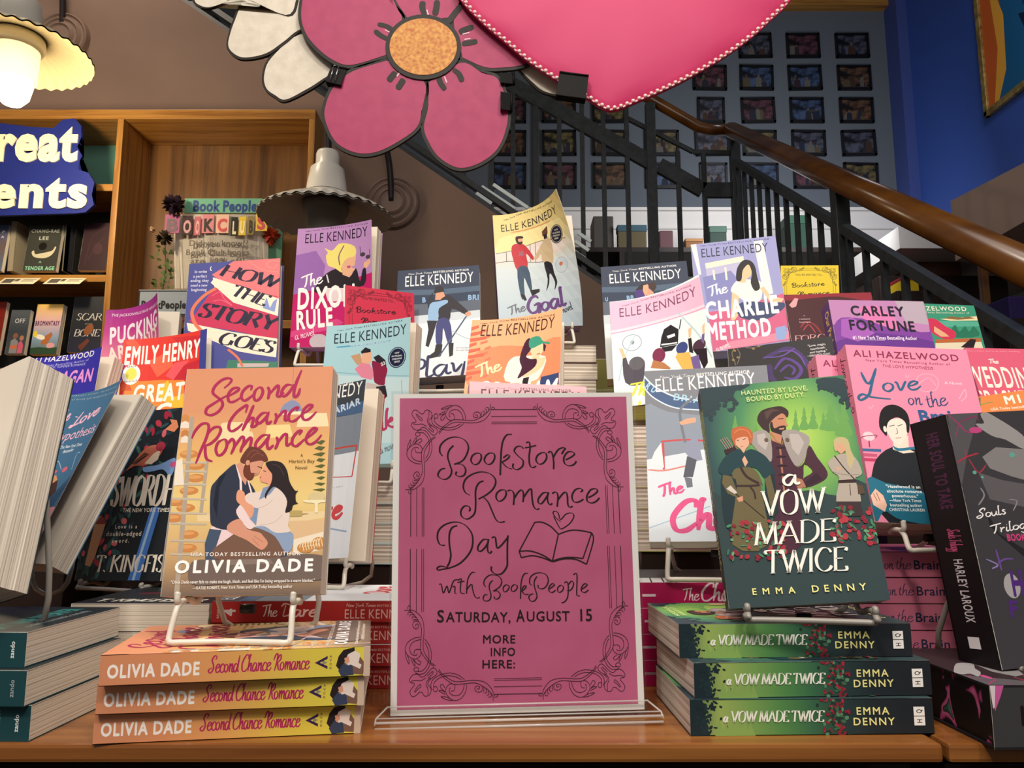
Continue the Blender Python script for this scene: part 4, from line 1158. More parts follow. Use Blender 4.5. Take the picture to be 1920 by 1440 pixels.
('p','#e9785c',[166,266,227,248,229,271,169,291]),
('p','#e4674f',[0,283,119,262,122,290,0,317]),
('p','#e9785c',[125,317,201,298,204,322,128,341]),
('p','#e4674f',[0,335,164,315,167,342,0,368]),
('p','#e9785c',[178,369,238,351,240,374,181,393]),
('p','#e4674f',[0,386,69,365,72,391,0,419]),
('p','#e9785c',[137,419,212,401,215,423,140,442]),
('p','#e4674f',[0,436,114,416,117,442,0,469]),
('p','#e9785c',[189,470,249,453,251,475,192,493]),
('p','#e4674f',[0,486,158,466,161,492,0,518]),
('p','#e9785c',[149,518,224,501,226,523,152,541]),
('p','#e4674f',[0,535,65,515,68,540,0,567]),
('p','#e9785c',[201,568,260,551,262,573,203,591]),
('p','#f6e8df',[418,437,475,377,570,376,830,423,790,571,698,617,415,579]),
('p','#f3d2a8',[653,308,799,294,810,351,765,423,831,436,787,519,632,568,582,535,685,421]),
('p','#472036',[593,257,648,224,678,312,618,383,669,418,734,430,722,493,599,551,538,568,578,483,548,400]),
('p','#472036',[799,294,833,329,820,380,802,363]),
('p','#3e9a7e',[641,244,688,217,754,227,798,280,865,302,866,323,791,300,662,323]),
('s','#b04a6a',1.71,[734,387,771,388]),
('p','#3a4a78',[792,597,986,604,991,706,780,658]),
('p','#2a2024',[601,576,664,573,652,635,589,625]),
('t', 'c', 'The', '#f7e3b4', [136, 532, 367, 472], 22.15, 2.44),
('t', '0', 'GRAHAM', '#fffaf4', [100, 726, 965, 822], 34.39, 2),
('t', '0', 'ELLE KENNEDY', '#4a2a20', [98, 155, 917, 175], 22.75, 0),
('t', 'c', 'New York Times', '#4a2a20', [92, 42, 407, 23], 2.84, 0.36),
('t', '0', 'BESTSELLING AUTHOR', '#4a2a20', [420, 25, 920, 61], 3.48, 1)],
'pinkback': [('bg','#f2b8c2'),
('t', '0', 'ELLE KENNEDY', '#5b3a48', [91, 117, 945, 109], 15.14, 0),
('t', 'c', 'New York Times', '#5b3a48', [135, 42, 418, 41], 2.66, 0.23),
('t', '0', 'BESTSELLING AUTHOR', '#5b3a48', [428, 41, 868, 39], 3.24, 1)],
'legacy': [('bg','#dfeeee'),
('p','#f0b9d2',[0,2,1000,22,1000,345,699,309,344,304,0,333]),
('s','#e39cbc',1.66,[-5,333,344,304,699,309,1038,339]),
('s','#f7d6e3',5.03,[-4,313,346,284,701,290,1034,318]),
('e','#8a94a0',[208,438,14.0,16.7,0]),
('e','#dfeeee',[208,438,13.0,15.4,0]),
('e','#8a94a0',[211,436,3.0,4.3,0]),
('s','#b3cdd4',1.89,[240,378,116,579,50,780]),
('s','#b3cdd4',1.85,[706,259,890,545,985,784]),
('p','#262329',[546,378,620,355,695,424,669,553,485,534,509,446]),
('p','#262329',[498,537,661,557,600,595,519,586]),
('p','#f2f0ee',[565,448,649,447,652,474,575,476]),
('p','#f2f0ee',[502,507,665,534,663,545,500,521]),
('s','#262329',1.53,[702,426,734,341]),
('p','#4b4551',[164,645,236,580,313,617,312,701,267,825,114,796,104,565,137,569]),
('p','#eebf9a',[69,474,109,484,137,569,103,578]),
('e','#5c5a61',[238,636,10.7,12.8,0]),
('e','#7e2f4e',[465,604,9.2,13.9,0]),
('p','#b57a4e',[371,700,405,634,507,680,566,742,558,752]),
('e','#3f4a82',[703,601,8.5,11.3,0]),
('p','#e3b65e',[625,662,650,633,770,659,800,763,784,816,680,790]),
('e','#4f3444',[879,638,9.7,10.6,0]),
('p','#2c2228',[807,648,948,688,937,811,887,850,854,735]),
('p','#75619a',[775,708,858,713,862,836,785,810]),
('p','#2c2228',[776,540,811,546,808,684,770,659]),
('p','#eebf9a',[790,457,835,449,804,543,785,530]),
('p','#75619a',[924,558,953,558,928,645,906,612]),
('p','#eebf9a',[938,490,972,467,953,558,932,556]),
('t', 'c', 'The', '#e8e04a', [143, 914, 372, 932], 22.63, 2.85),
('t', '0', 'LEGACY', '#e8e04a', [177, 1127, 818, 1206], 33.11, 2),
('t', '0', 'ELLE KENNEDY', '#7d4f6c', [89, 171, 937, 186], 19.2, 0),
('t', 'c', 'New York Times', '#7d4f6c', [138, 65, 429, 33], 2.9, 0.35),
('t', '0', 'BESTSELLING AUTHOR', '#7d4f6c', [440, 36, 897, 72], 3.37, 1)],
'charlie': [('bg','#9a9ccd'),
('p','#e5e1e6',[739,32,848,28,889,533,782,550]),
('p','#e5e1e6',[0,0,65,0,96,299,64,296]),
('p','#efe6cf',[151,195,604,162,604,213,156,246]),
('p','#b9b8d8',[156,246,588,218,555,459,156,454]),
('p','#8286bd',[108,325,440,288,520,382,409,643,137,624]),
('s','#efe6cf',3.18,[240,266,245,361]),
('s','#efe6cf',3.17,[382,252,383,372]),
('p','#cf5f88',[134,648,394,642,999,541,1000,952,150,1000]),
('p','#e08aa4',[150,1000,1000,941,1000,872,357,923]),
('p','#f4eee4',[416,473,488,392,566,380,685,395,771,427,749,571,638,612,498,541]),
('p','#edc49a',[524,351,614,365,592,413,531,408]),
('p','#edc49a',[575,261,647,236,685,295,661,356,595,388,557,335]),
('p','#201c20',[493,355,519,269,590,205,667,208,720,261,734,374,749,474,686,494,652,417,679,333,660,256,630,253,577,299,550,385,503,393]),
('p','#edc49a',[429,487,500,529,477,696,426,740,381,737]),
('p','#edc49a',[749,474,795,465,856,555,998,589,963,623,834,602]),
('p','#35426a',[490,601,657,589,802,611,992,625,968,683,749,762,488,721]),
('p','#8fa6d8',[861,839,973,824,961,938,858,949]),
('s','#8fa6d8',2.4,[969,847,988,859,974,904]),
('t', 'c', 'The', '#fbf7f5', [173, 511, 384, 483], 19.33, 2.05),
('t', '0', 'CHARLIE', '#fffaf4', [104, 713, 942, 704], 31.24, 2),
('t', '0', 'METHOD', '#fffaf4', [106, 898, 827, 897], 30.48, 2),
('t', 'c', 'a novel', '#f2d8e2', [198, 1006, 351, 969], 6.72, 0.72),
('t', '0', 'ELLE KENNEDY', '#2d3048', [110, 136, 899, 142], 17.47, 0),
('t', 'c', 'New York Times', '#2d3048', [109, 28, 429, 29], 2.37, 0.33),
('t', '0', 'BESTSELLING AUTHOR', '#2d3048', [442, 30, 924, 32], 2.84, 1)],
'chase': [('bg','#d3e0ea'),
('p','#7b7f88',[0,0,1000,0,1000,300,0,450]),
('p','#8a95a5',[0,223,183,265,518,299,936,311,913,468,499,492,0,549]),
('p','#d9e3ec',[0,548,499,492,908,502,860,1000,3,1000]),
('p','#3f5c86',[0,38,96,117,281,190,526,216,522,263,246,243,77,177,0,113]),
('s','#d9ecf6',1.85,[-5,32,96,111,281,182,527,210]),
('s','#d9ecf6',1.56,[0,113,77,177,246,243,521,267]),
('t', '0', 'R U', '#a9d0e6', [-3, 107, 79, 147], 7.79, 2),
('t', '0', 'BRIAR', '#a9d0e6', [226, 192, 524, 234], 8.57, 1),
('s','#c8434a',2.16,[118,444,324,438,503,453]),
('s','#c8434a',2.4,[133,450,132,607]),
('s','#d8867e',1.86,[4,605,132,613,313,588]),
('p','#dfe6ea',[62,505,118,450,133,596,4,605]),
('s','#9fc0da',1.07,[-2,929,468,815]),
('s','#6f7682',3.03,[390,188,293,245,280,315,308,454]),
('p','#e0a585',[268,332,334,311,403,307,401,336,285,350]),
('p','#8e94ac',[323,455,402,411,434,558,359,567,289,499]),
('p','#4e5360',[317,533,389,557,352,654,278,653]),
('p','#6b707e',[286,653,344,660,347,708,303,713]),
('t', 'c', 'The', '#dd5690', [101, 763, 280, 734], 13.46, 2.23),
('t', 'c', 'Chase', '#e0508c', [173, 950, 875, 920], 32.14, 5.11),
('t', '0', 'ELLE KENNEDY', '#f4f4f2', [84, 139, 902, 127], 17.46, 0),
('t', 'c', 'New York Times', '#f4f4f2', [131, 54, 419, 50], 3.57, 0.31),
('t', '0', 'BESTSELLING AUTHOR', '#f4f4f2', [431, 51, 864, 47], 4.27, 1)],
'dare': [('bg','#d9dee6'),
('p','#3f444c',[0,0,1000,0,1000,350,0,400]),
('p','#4a6488',[0,120,1000,130,1000,200,0,190]),
('p','#7e8793',[0,200,1000,200,1000,420,0,440]),
('t', '0', 'ARIAR', '#c3d6e8', [670, 180, 968, 143], 8.22, 2),
('s','#c0453e',1.98,[691,390,829,386,972,388]),
('s','#c0453e',1.96,[972,388,950,562]),
('s','#c0453e',1.07,[703,551,950,562]),
('t', 'c', 'Dare', '#c64a50', [401, 801, 871, 782], 25.09, 4.6),
('s','#8fa6c4',1.84,[721,834,953,862]),
('t', '0', 'are mean?', '#4a4a55', [716, 617, 855, 612], 1.9, 0),
('t', '0', 'ELLE KENNEDY', '#f4f4f2', [79, 82, 967, 85], 16.37, 0),
('t', 'c', 'New York Times', '#f4f4f2', [98, 5, 373, -1], 2.63, 0.28),
('t', '0', 'BESTSELLING AUTHOR', '#f4f4f2', [388, 0, 858, 14], 3.17, 1)],
'story': [('bg','#4b4f93'),
('p','#e2787c',[258,101,483,2,569,0,1000,0,1000,335,312,137]),
('p','#f3e7cf',[267,124,312,137,1000,334,987,471,508,341,297,213]),
('p','#c83358',[297,213,381,184,508,341,994,477,994,644,525,563,81,484,115,407]),
('p','#f3e7cf',[23,476,525,574,995,649,987,791,607,732,44,539]),
('s','#e0785a',5.59,[396,190,201,262,76,373,108,480,216,569]),
('p','#d23a5e',[297,213,508,341,987,471,980,311]),
('p','#f3e7cf',[290,130,1000,334,994,472,508,341,250,167]),
('s','#e98a80',1.82,[644,-2,735,58,854,98,986,115]),
('s','#e98a80',1.82,[997,27,880,21,852,53,926,79,969,48]),
('s','#e0607a',1.76,[274,276,357,248,405,304,495,362,377,314,292,320]),
('p','#3e7d67',[486,786,1000,822,1000,932,454,904]),
('p','#c9b6b4',[585,816,919,833,906,858,587,846]),
('p','#4b4f93',[550,719,987,796,988,827,723,798]),
('s','#e0785a',3.79,[479,705,582,771,642,844]),
('p','#8a9ad0',[826,400,865,316,905,404,939,352,981,333,957,438]),
('t', 'r', 'HOW', '#26203a', [331, 110, 963, 245], 22.53, 5.9),
('t', 'r', 'THE', '#26203a', [460, 275, 833, 384], 21.33, 5.03),
('t', 'r', 'STORY', '#26203a', [124, 428, 949, 585], 25.75, 6.64),
('t', 'r', 'GOES', '#26203a', [356, 653, 936, 758], 21.47, 5.25),
('t', '0', 'In write', '#d8d6e8', [65, 79, 201, 83], 5.15, 1),
('t', '0', 'a perfect', '#d8d6e8', [54, 116, 205, 121], 5.12, 1),
('t', '0', 'ending, they', '#d8d6e8', [29, 151, 227, 159], 5.1, 1),
('t', '0', 'need a new', '#d8d6e8', [33, 189, 216, 196], 5.07, 1),
('t', '0', 'beginning', '#d8d6e8', [44, 226, 212, 232], 5.05, 1),
('e','#e8e6ee',[248,51,2.4,4.4,0]),
('e','#4b4f93',[256,49,2.2,3.9,0])],
'emily': [('bg','#dd3a30'),
('p','#e8664a',[291,208,519,145,593,272,411,358]),
('p','#c92f36',[558,16,964,49,952,156,749,173]),
('p','#ea5a62',[504,356,607,250,787,249,603,401]),
('p','#c42b38',[724,288,924,258,867,436,603,401]),
('p','#ee8a3a',[49,449,158,375,444,384,733,417,750,658,22,595]),
('p','#f4c040',[420,463,539,394,651,623,459,557]),
('p','#f4c040',[567,557,741,533,733,656,604,635]),
('p','#d9562e',[2,414,84,371,136,454,6,448]),
('p','#e25a40',[19,15,121,0,203,71,88,113]),
('t', '0', 'EMILY HENRY', '#fbf3ea', [22, 221, 922, 234], 30.18, 2),
('t', '0', 'GREAT', '#fbf3ea', [146, 550, 744, 577], 27.57, 2),
('t', '0', 'BIG', '#fbf3ea', [149, 722, 628, 732], 26.88, 2),
('e','#fbf6ee',[114,315,13.3,17.6,0]),
('e','#e6e25a',[113,309,8.2,10.8,0]),
('t', '0', 'READS', '#3c3c30', [61, 254, 163, 249], 2.83, 1),
('t', '0', 'BOOK CLUB', '#3c3c30', [42, 381, 187, 376], 2.78, 1),
('p','#3c4490',[915,0,1000,0,1000,1000,915,1000])],
'pucking': [('bg','g:#e9d3a0,#e8c9a0,#e0799a,#c23f8c,#a8378f'),
('t', '0', 'THE JACKSONVILLE RAYS HOCKEY SERIES', '#f0dceb', [74, 74, 1089, 126], 5.81, 1),
('t', '0', 'PUCKING', '#f7ecef', [94, 380, 979, 328], 36.15, 2),
('t', '0', 'AROUND', '#f3e3d5', [120, 567, 951, 455], 29.17, 2)],
'hazblue': [('bg','#3b35a8'),
('t', '0', 'ALI HAZELWOOD', '#f3f1fa', [37, 31, 893, 52], 8.96, 1),
('t', '0', 'New York Times Bestselling Author of', '#c9c8ee', [5, 74, 821, 81], 3.74, 0),
('t', '0', 'PROBLEMATIC SUMMER ROMANCE', '#c9c8ee', [118, 88, 790, 109], 3.71, 0),
('t', '0', 'TRAGAN', '#ee9ade', [308, 218, 939, 244], 19.2, 2)],
'hypo': [('bg','#446f92'),
('t', 'c', 'the', '#f0bcd2', [284, 200, 385, 178], 8.94, 1.76),
('t', 'c', 'Love', '#f0bcd2', [462, 239, 850, 190], 16.74, 2.56),
('t', '0', 'Hypothesis', '#f0bcd2', [322, 323, 976, 323], 13.35, 0),
('t', '0', 'The New York Times', '#dfe6ee', [506, 375, 866, 388], 4.03, 1),
('t', '0', 'Bestseller', '#dfe6ee', [593, 409, 761, 409], 3.98, 1),
('t', '0', "romance's unicorn: the marvelous", '#c9d6e0', [224, 14, 968, 42], 2.56, 0),
('t', '0', 'of brainy and delightfully escapist', '#c9d6e0', [258, 43, 1027, 78], 2.56, 0),
('p','#2e2026',[424,403,471,385,594,466,560,505]),
('p','#d99a6c',[549,585,692,544,789,591,621,618]),
('p','#4a2c26',[621,618,772,579,897,695,690,699]),
('s','#a9c0d6',0.94,[603,517,592,456,732,517]),
('s','#a9c0d6',0.99,[930,536,866,440,919,436]),
('e','#d86a78',[639,525,5.6,2.3,0]),
('e','#d86a78',[795,522,5.5,3.4,0]),
('p','#37597c',[721,720,988,571,1000,503,1000,618,881,822]),
('e','#e39aa8',[934,812,22.8,14.6,0])],
'sword': [('bg','#23282e'),
('e','#33555a',[470,653,12.9,3.3,0.77]),
('e','#2c4650',[402,23,9.4,2.3,0.77]),
('e','#283c48',[162,682,7.3,3.4,0.43]),
('e','#33555a',[29,545,7.9,2.4,3.05]),
('e','#2c4650',[31,912,7.5,3.7,0.61]),
('e','#283c48',[3,890,7.4,2.1,0.2]),
('e','#3f6b62',[539,239,6.4,2.7,0.95]),
('e','#2c4650',[42,681,6.5,3.8,0.07]),
('e','#283c48',[436,684,8.9,3.0,0.03]),
('e','#2c4650',[444,94,7.0,2.5,2.54]),
('e','#3f6b62',[417,506,12.5,2.1,2.32]),
('e','#33555a',[418,732,7.5,2.8,1.12]),
('e','#33555a',[437,166,8.6,2.6,0.55]),
('e','#283c48',[393,90,7.4,2.1,3.06]),
('e','#3f6b62',[279,495,13.1,2.8,1.31]),
('e','#283c48',[893,8,8.5,2.4,3.04]),
('e','#283c48',[102,602,6.9,2.8,0.46]),
('e','#2c4650',[30,825,14.6,2.7,1.51]),
('e','#283c48',[215,694,13.7,2.1,2.55]),
('e','#3f6b62',[154,576,7.5,2.9,1.6]),
('e','#3f6b62',[329,489,11.9,3.2,2.35]),
('e','#283c48',[580,338,8.0,3.9,2.22]),
('e','#33555a',[-15,901,10.1,3.3,1.01]),
('e','#3f6b62',[364,267,9.0,3.3,2.29]),
('e','#283c48',[93,855,14.4,3.7,1.61]),
('e','#283c48',[142,561,8.5,2.1,2.08]),
('e','#283c48',[514,469,8.3,3.0,2.69]),
('e','#283c48',[821,243,10.9,2.3,2.35]),
('e','#2c4650',[722,246,7.1,3.7,0.34]),
('e','#283c48',[90,955,9.9,2.5,1.9]),
('e','#33555a',[158,630,9.0,3.8,2.65]),
('e','#33555a',[285,858,10.5,2.4,0.92]),
('e','#3f6b62',[653,489,12.6,2.7,2.52]),
('e','#283c48',[186,590,10.9,3.8,3.0]),
('e','#33555a',[223,648,9.2,2.5,2.84]),
('e','#283c48',[246,578,9.6,3.8,1.53]),
('e','#2c4650',[517,464,10.9,2.4,3.04]),
('e','#3f6b62',[310,468,10.2,2.5,1.48]),
('e','#3f6b62',[675,117,6.1,2.3,1.22]),
('e','#283c48',[414,445,12.6,2.4,0.83]),
('e','#283c48',[889,141,10.0,3.7,2.73]),
('e','#2c4650',[325,507,6.2,2.4,1.41]),
('e','#33555a',[387,905,9.3,3.3,1.84]),
('e','#283c48',[564,701,9.6,3.1,2.23]),
('e','#3f6b62',[126,913,13.1,3.1,1.34]),
('e','#2c4650',[697,341,7.1,3.3,2.75]),
('e','#33555a',[119,945,6.4,2.3,2.54]),
('e','#283c48',[292,724,14.3,3.8,2.17]),
('e','#33555a',[855,22,11.7,2.3,0.91]),
('e','#3f6b62',[454,581,6.2,3.0,2.3]),
('e','#3f6b62',[540,609,7.0,3.1,1.57]),
('e','#3f6b62',[174,908,6.4,2.3,2.58]),
('e','#3f6b62',[821,330,9.4,2.7,0.41]),
('e','#33555a',[555,21,6.7,2.3,1.84]),
('e','#3f6b62',[773,244,6.6,3.0,1.68]),
('e','#283c48',[684,442,11.4,2.3,0.36]),
('e','#2c4650',[219,991,11.8,2.5,2.59]),
('e','#283c48',[785,323,8.8,3.3,1.11]),
('e','#3f6b62',[596,354,10.2,3.1,1.78]),
('e','#33555a',[145,680,7.6,2.3,1.52]),
('e','#283c48',[219,902,9.8,3.5,1.92]),
('e','#2c4650',[375,375,11.6,2.1,2.69]),
('e','#33555a',[138,860,8.3,2.2,0.89]),
('e','#3f6b62',[499,174,8.6,2.1,0.07]),
('e','#3f6b62',[615,416,8.2,3.2,2.26]),
('e','#2c4650',[352,92,11.8,3.3,2.83]),
('e','#3f6b62',[359,661,8.2,3.3,2.23]),
('e','#33555a',[403,177,11.6,2.9,3.02]),
('e','#283c48',[380,26,7.5,2.1,2.59]),
('e','#33555a',[235,876,7.8,3.3,0.29]),
('e','#283c48',[515,488,9.1,2.0,0.79]),
('e','#33555a',[278,344,14.3,2.4,2.16]),
('e','#3f6b62',[68,597,13.0,2.1,3.05]),
('e','#33555a',[294,178,9.9,2.7,1.31]),
('e','#33555a',[216,713,13.8,2.5,1.39]),
('e','#283c48',[182,397,8.2,2.1,1.33]),
('e','#2c4650',[137,513,6.4,2.3,0.89]),
('e','#3f6b62',[171,353,9.4,3.5,0.0]),
('e','#33555a',[774,248,9.4,3.6,2.03]),
('e','#3f6b62',[266,960,6.6,3.3,1.74]),
('e','#283c48',[333,269,11.9,2.6,0.2]),
('e','#33555a',[237,696,14.3,3.5,1.35]),
('e','#283c48',[794,207,6.7,2.4,1.11]),
('e','#33555a',[638,123,8.1,3.2,1.95]),
('e','#283c48',[755,142,6.7,2.6,2.84]),
('e','#2c4650',[348,449,10.5,3.8,1.85]),
('e','#33555a',[811,101,7.4,2.0,2.82]),
('e','#283c48',[658,221,7.6,2.5,0.62]),
('e','#2c4650',[249,585,9.1,3.5,2.52]),
('e','#283c48',[529,606,9.1,2.2,2.58]),
('e','#33555a',[50,437,12.8,2.5,2.85]),
('e','#283c48',[367,783,13.1,3.0,2.48]),
('e','#2c4650',[112,365,13.4,2.0,2.1]),
('e','#283c48',[316,603,9.7,3.4,1.8]),
('e','#2c4650',[140,866,12.8,2.5,1.84]),
('e','#33555a',[273,645,6.1,3.4,1.89]),
('e','#33555a',[447,839,8.0,3.2,0.22]),
('e','#3f6b62',[353,798,11.6,3.4,2.29]),
('e','#33555a',[111,603,8.1,3.8,1.69]),
('e','#2c4650',[92,367,12.8,3.1,0.64]),
('e','#3f6b62',[141,646,8.1,2.1,0.91]),
('e','#2c4650',[379,736,6.4,2.6,0.57]),
('e','#283c48',[332,664,9.4,2.7,1.64]),
('e','#3f6b62',[-6,862,7.6,1.9,0.36]),
('e','#2c4650',[392,519,8.6,2.1,2.44]),
('e','#2c4650',[203,376,13.4,3.9,0.99]),
('e','#c23b50',[258,779,6.0,3.1,2.39]),
('e','#a82c44',[89,565,5.6,3.6,2.41]),
('e','#d86a72',[493,660,5.0,3.7,0.31]),
('e','#c23b50',[373,93,4.1,2.6,2.67]),
('e','#c23b50',[245,901,4.3,2.9,1.13]),
('e','#a82c44',[666,120,3.3,2.2,1.14]),
('e','#a82c44',[612,327,5.5,3.4,0.89]),
('e','#a82c44',[600,116,5.5,2.6,1.03]),
('e','#d86a72',[822,149,5.2,3.6,1.73]),
('e','#c23b50',[412,277,4.8,2.3,1.26]),
('e','#c23b50',[632,231,3.4,3.9,1.66]),
('e','#a82c44',[241,399,6.0,2.6,1.36]),
('e','#c23b50',[368,118,4.3,2.3,0.75]),
('e','#d86a72',[342,426,3.2,3.9,0.58]),
('e','#c23b50',[277,633,3.5,3.4,1.5]),
('e','#d86a72',[416,789,5.1,3.1,0.11]),
('e','#a82c44',[818,39,5.6,3.7,1.3]),
('e','#a82c44',[691,402,3.6,2.9,0.81]),
('e','#d86a72',[280,435,5.2,3.5,2.27]),
('e','#c23b50',[741,85,5.9,3.8,0.59]),
('e','#a82c44',[853,35,4.9,2.5,0.71]),
('e','#c23b50',[380,842,2.9,3.4,0.26]),
('e','#a82c44',[689,134,5.5,2.5,1.55]),
('e','#c23b50',[217,889,3.9,2.2,1.2]),
('e','#d86a72',[725,295,4.8,3.8,0.72]),
('e','#d86a72',[208,524,3.0,2.8,0.71]),
('e','#c23b50',[31,609,5.8,2.9,1.51]),
('e','#c23b50',[481,567,5.6,2.5,2.08]),
('e','#d86a72',[312,810,3.9,2.8,1.96]),
('e','#d86a72',[59,845,3.9,3.1,1.78]),
('e','#c23b50',[379,364,5.0,3.4,1.93]),
('p','#4b7fd0',[791,584,900,586,811,864,771,996,635,997,694,864]),
('p','#a8cdf0',[821,584,851,585,753,864,713,996,684,996,723,864]),
('p','#7fa4d8',[625,349,704,342,822,335,990,301,1000,362,960,410,870,367,753,374,653,376]),
('e','#d05a8a',[977,340,4.9,3.8,0]),
('p','#e8926a',[825,126,897,93,870,66,951,75,982,117,940,146]),
('p','#c9705a',[425,364,510,305,613,236,729,215,834,234,791,294,662,335,519,336]),
('p','#e9d3bb',[638,324,724,271,807,243,794,304,721,332]),
('e','#a8384c',[803,228,7.9,6.1,0]),
('p','#6b4034',[475,324,619,257,684,270,537,326]),
('s','#2c1c1a',1.31,[534,316,646,279]),
('p','#d9a57e',[100,912,143,663,193,624,280,665,209,863,166,921]),
('p','#9c3f3c',[146,673,213,619,293,675]),
('t', 's', 'SWORDHEART', '#f1e8d8', [291, 570, 1473, 577], 36.59, 4.49),
('t', '0', 'THE NEW YORK TIMES', '#f1e8d8', [461, 608, 1004, 615], 4.57, 1),
('t', 's', 'T. KINGFISHER', '#f1e8d8', [227, 950, 1341, 948], 19.47, 2.85),
('t', '0', 'Love is a', '#f1e8d8', [397, 703, 663, 704], 4.56, 1),
('t', '0', 'double-edged', '#f1e8d8', [305, 745, 723, 747], 5.37, 1),
('t', '0', 'sword.', '#f1e8d8', [385, 785, 595, 784], 4.52, 1)],
'rose': [('bg','#1d1b1f'),
('b','#3f2a66',5.52,[337,106,455,76,597,50,711,132,770,236,823,289]),
('b','#57358c',3.74,[441,196,538,125,645,165,686,228,617,281,521,263]),
('b','#57358c',2.89,[488,220,569,178,626,213,597,250]),
('b','#3a2560',6.3,[395,152,398,242,443,286]),
('b','#6b46a4',1.7,[350,97,515,103,647,55]),
('b','#6b46a4',1.69,[494,70,607,71,688,119,727,193]),
('s','#7a6a4a',1.09,[87,-12,43,36,74,132]),
('s','#7a6a4a',1.09,[165,-4,229,13,347,4]),
('s','#7a6a4a',1.09,[87,-12,121,54,88,123]),
('e','#8a784e',[71,18,2.2,1.7,0.6]),
('e','#8a784e',[99,73,2.2,1.7,0.6]),
('e','#8a784e',[52,89,2.2,1.7,0.6]),
('e','#8a784e',[192,-6,2.2,1.7,0.6]),
('e','#8a784e',[255,21,2.2,1.7,0.6]),
('e','#8a784e',[308,5,2.2,1.7,0.6]),
('t', '0', '"Love, magic,', '#d8d4d8', [768, 59, 936, 59], 3.13, 1),
('t', '0', 'heartbreak,', '#d8d4d8', [791, 86, 929, 83], 3.11, 1),
('t', '0', 'and healing."', '#d8d4d8', [782, 110, 941, 109], 3.1, 1),
('t', '0', '—SARAH BETH DURST,', '#d8d4d8', [754, 133, 969, 137], 3.09, 1),
('t', '0', 'NEW YORK TIMES', '#d8d4d8', [793, 161, 965, 161], 3.07, 1),
('t', '0', 'BESTSELLING AUTHOR', '#d8d4d8', [765, 183, 982, 187], 3.06, 1),
('t', '0', 'OF THE SPELLSHOP', '#d8d4d8', [786, 210, 979, 211], 3.04, 1)],
'forred': [('bg','#43141f'),
('p','#8a2030',[0,9,358,0,997,1,976,79,622,31,347,37,5,55]),
('p','#d9a0a4',[45,96,123,32,162,39,122,111,72,123]),
('b','#8e2434',2.65,[129,304,203,254,292,282,353,359]),
('b','#b03a46',1.58,[155,329,229,280,290,357]),
('t', '0', 'A', '#d9b8ba', [187, 203, 203, 203], 2.69, 0),
('t', '0', 'romance', '#d9b8ba', [131, 234, 255, 234], 3.21, 0),
('t', '0', 'betrayal', '#d9b8ba', [129, 263, 253, 262], 3.2, 0),
('t', 's', 'FORGED', '#d8a8ac', [39, 427, 558, 413], 10.95, 1.3)],
'carley': [('bg','#7c3f9c'),
('p','#b982b4',[5,0,410,0,1000,2,988,254,642,201,363,158,101,150,0,210]),
('p','#b3a3b4',[700,0,1000,2,991,196,766,176]),
('p','#d77ab2',[299,65,483,38,659,142,683,258,496,203,333,158]),
('p','#66328e',[0,348,335,263,760,291,1000,333,1000,412,0,427]),
('p','#a25bb6',[99,162,219,148,419,273,228,344,65,301]),
('t', '0', 'CARLEY', '#1f1726', [212, 127, 777, 129], 16.2, 2),
('t', '0', 'FORTUNE', '#1f1726', [165, 248, 855, 253], 16.6, 2),
('t', '0', '#1 New York Times Bestselling Author', '#f0e3f2', [182, 324, 840, 322], 5.76, 1),
('b','#f0e3f2',0.96,[253,330,505,329])],
'teal': [('bg','#3f9a7e'),
('t', '0', 'ALI HAZELWOOD', '#f2ead2', [-37, 81, 892, 61], 8.89, 1),
('t', '0', 'New York Times Bestselling Author of', '#f2ead2', [70, 108, 909, 90], 3.79, 0),
('p','#f0e0b4',[477,160,735,137,1000,113,997,158,627,173]),
('p','#8c6b3f',[538,151,643,125,794,135,877,118,966,137,728,160]),
('p','#5bb39a',[279,182,1000,172,1000,216,314,254]),
('p','#2c7a5e',[589,288,671,213,705,285,802,223,840,280,918,220,959,320,608,346]),
('p','#d43a5c',[313,166,419,162,531,232,647,287,627,345,522,377,383,338,305,283]),
('p','#eab48c',[377,237,507,306,553,340,438,344,358,296]),
('p','#c06a3c',[352,375,971,341,968,377,340,412]),
('p','#e8dfc4',[340,412,966,380,971,449,313,498]),
('p','#2a2228',[670,444,834,353,908,358,837,453])],
'lovebrain': [('bg','#ee8fae'),
('s','#f6b6ca',0.71,[510,236,558,176,655,162,708,195,675,253,578,268,510,236]),
('s','#f6b6ca',0.71,[545,223,633,186,682,230]),
('s','#f6b6ca',0.93,[843,305,908,246,901,292,855,316]),
('s','#f6b6ca',0.69,[107,367,118,383,147,360]),
('s','#f6b6ca',0.72,[451,168,461,191,481,173]),
('e','#f8d3dc',[65,542,6.1,5.3,0]),
('s','#9c2f55',0.88,[-9,568,19,546,127,534,116,548]),
('s','#9c2f55',1.32,[62,566,58,603]),
('p','#40689a',[0,611,145,611,141,627,0,627]),
('p','#c8587c',[0,637,108,639,104,655,0,655]),
('p','#c43c68',[0,663,109,665,98,681,0,681]),
('p','#1d2229',[34,761,94,666,230,598,392,604,499,643,528,746,539,807,450,1000,106,1000,46,862,19,792]),
('p','#f2dfcf',[259,544,375,529,362,605,402,620,311,630,235,609]),
('p','#f5e6d8',[213,480,255,446,334,432,378,464,371,519,329,563,285,588,246,566,220,523]),
('p','#17161b',[162,482,190,404,246,363,324,355,392,386,410,441,389,507,371,508,374,453,320,427,255,446,223,480,209,534,189,524]),
('e','#f5e6d8',[204,497,1.8,3.6,0]),
('s','#17161b',0.67,[238,481,285,472]),
('s','#17161b',0.67,[307,477,347,467]),
('s','#17161b',0.56,[296,488,297,516,280,521]),
('s','#b86a64',0.66,[273,547,319,542]),
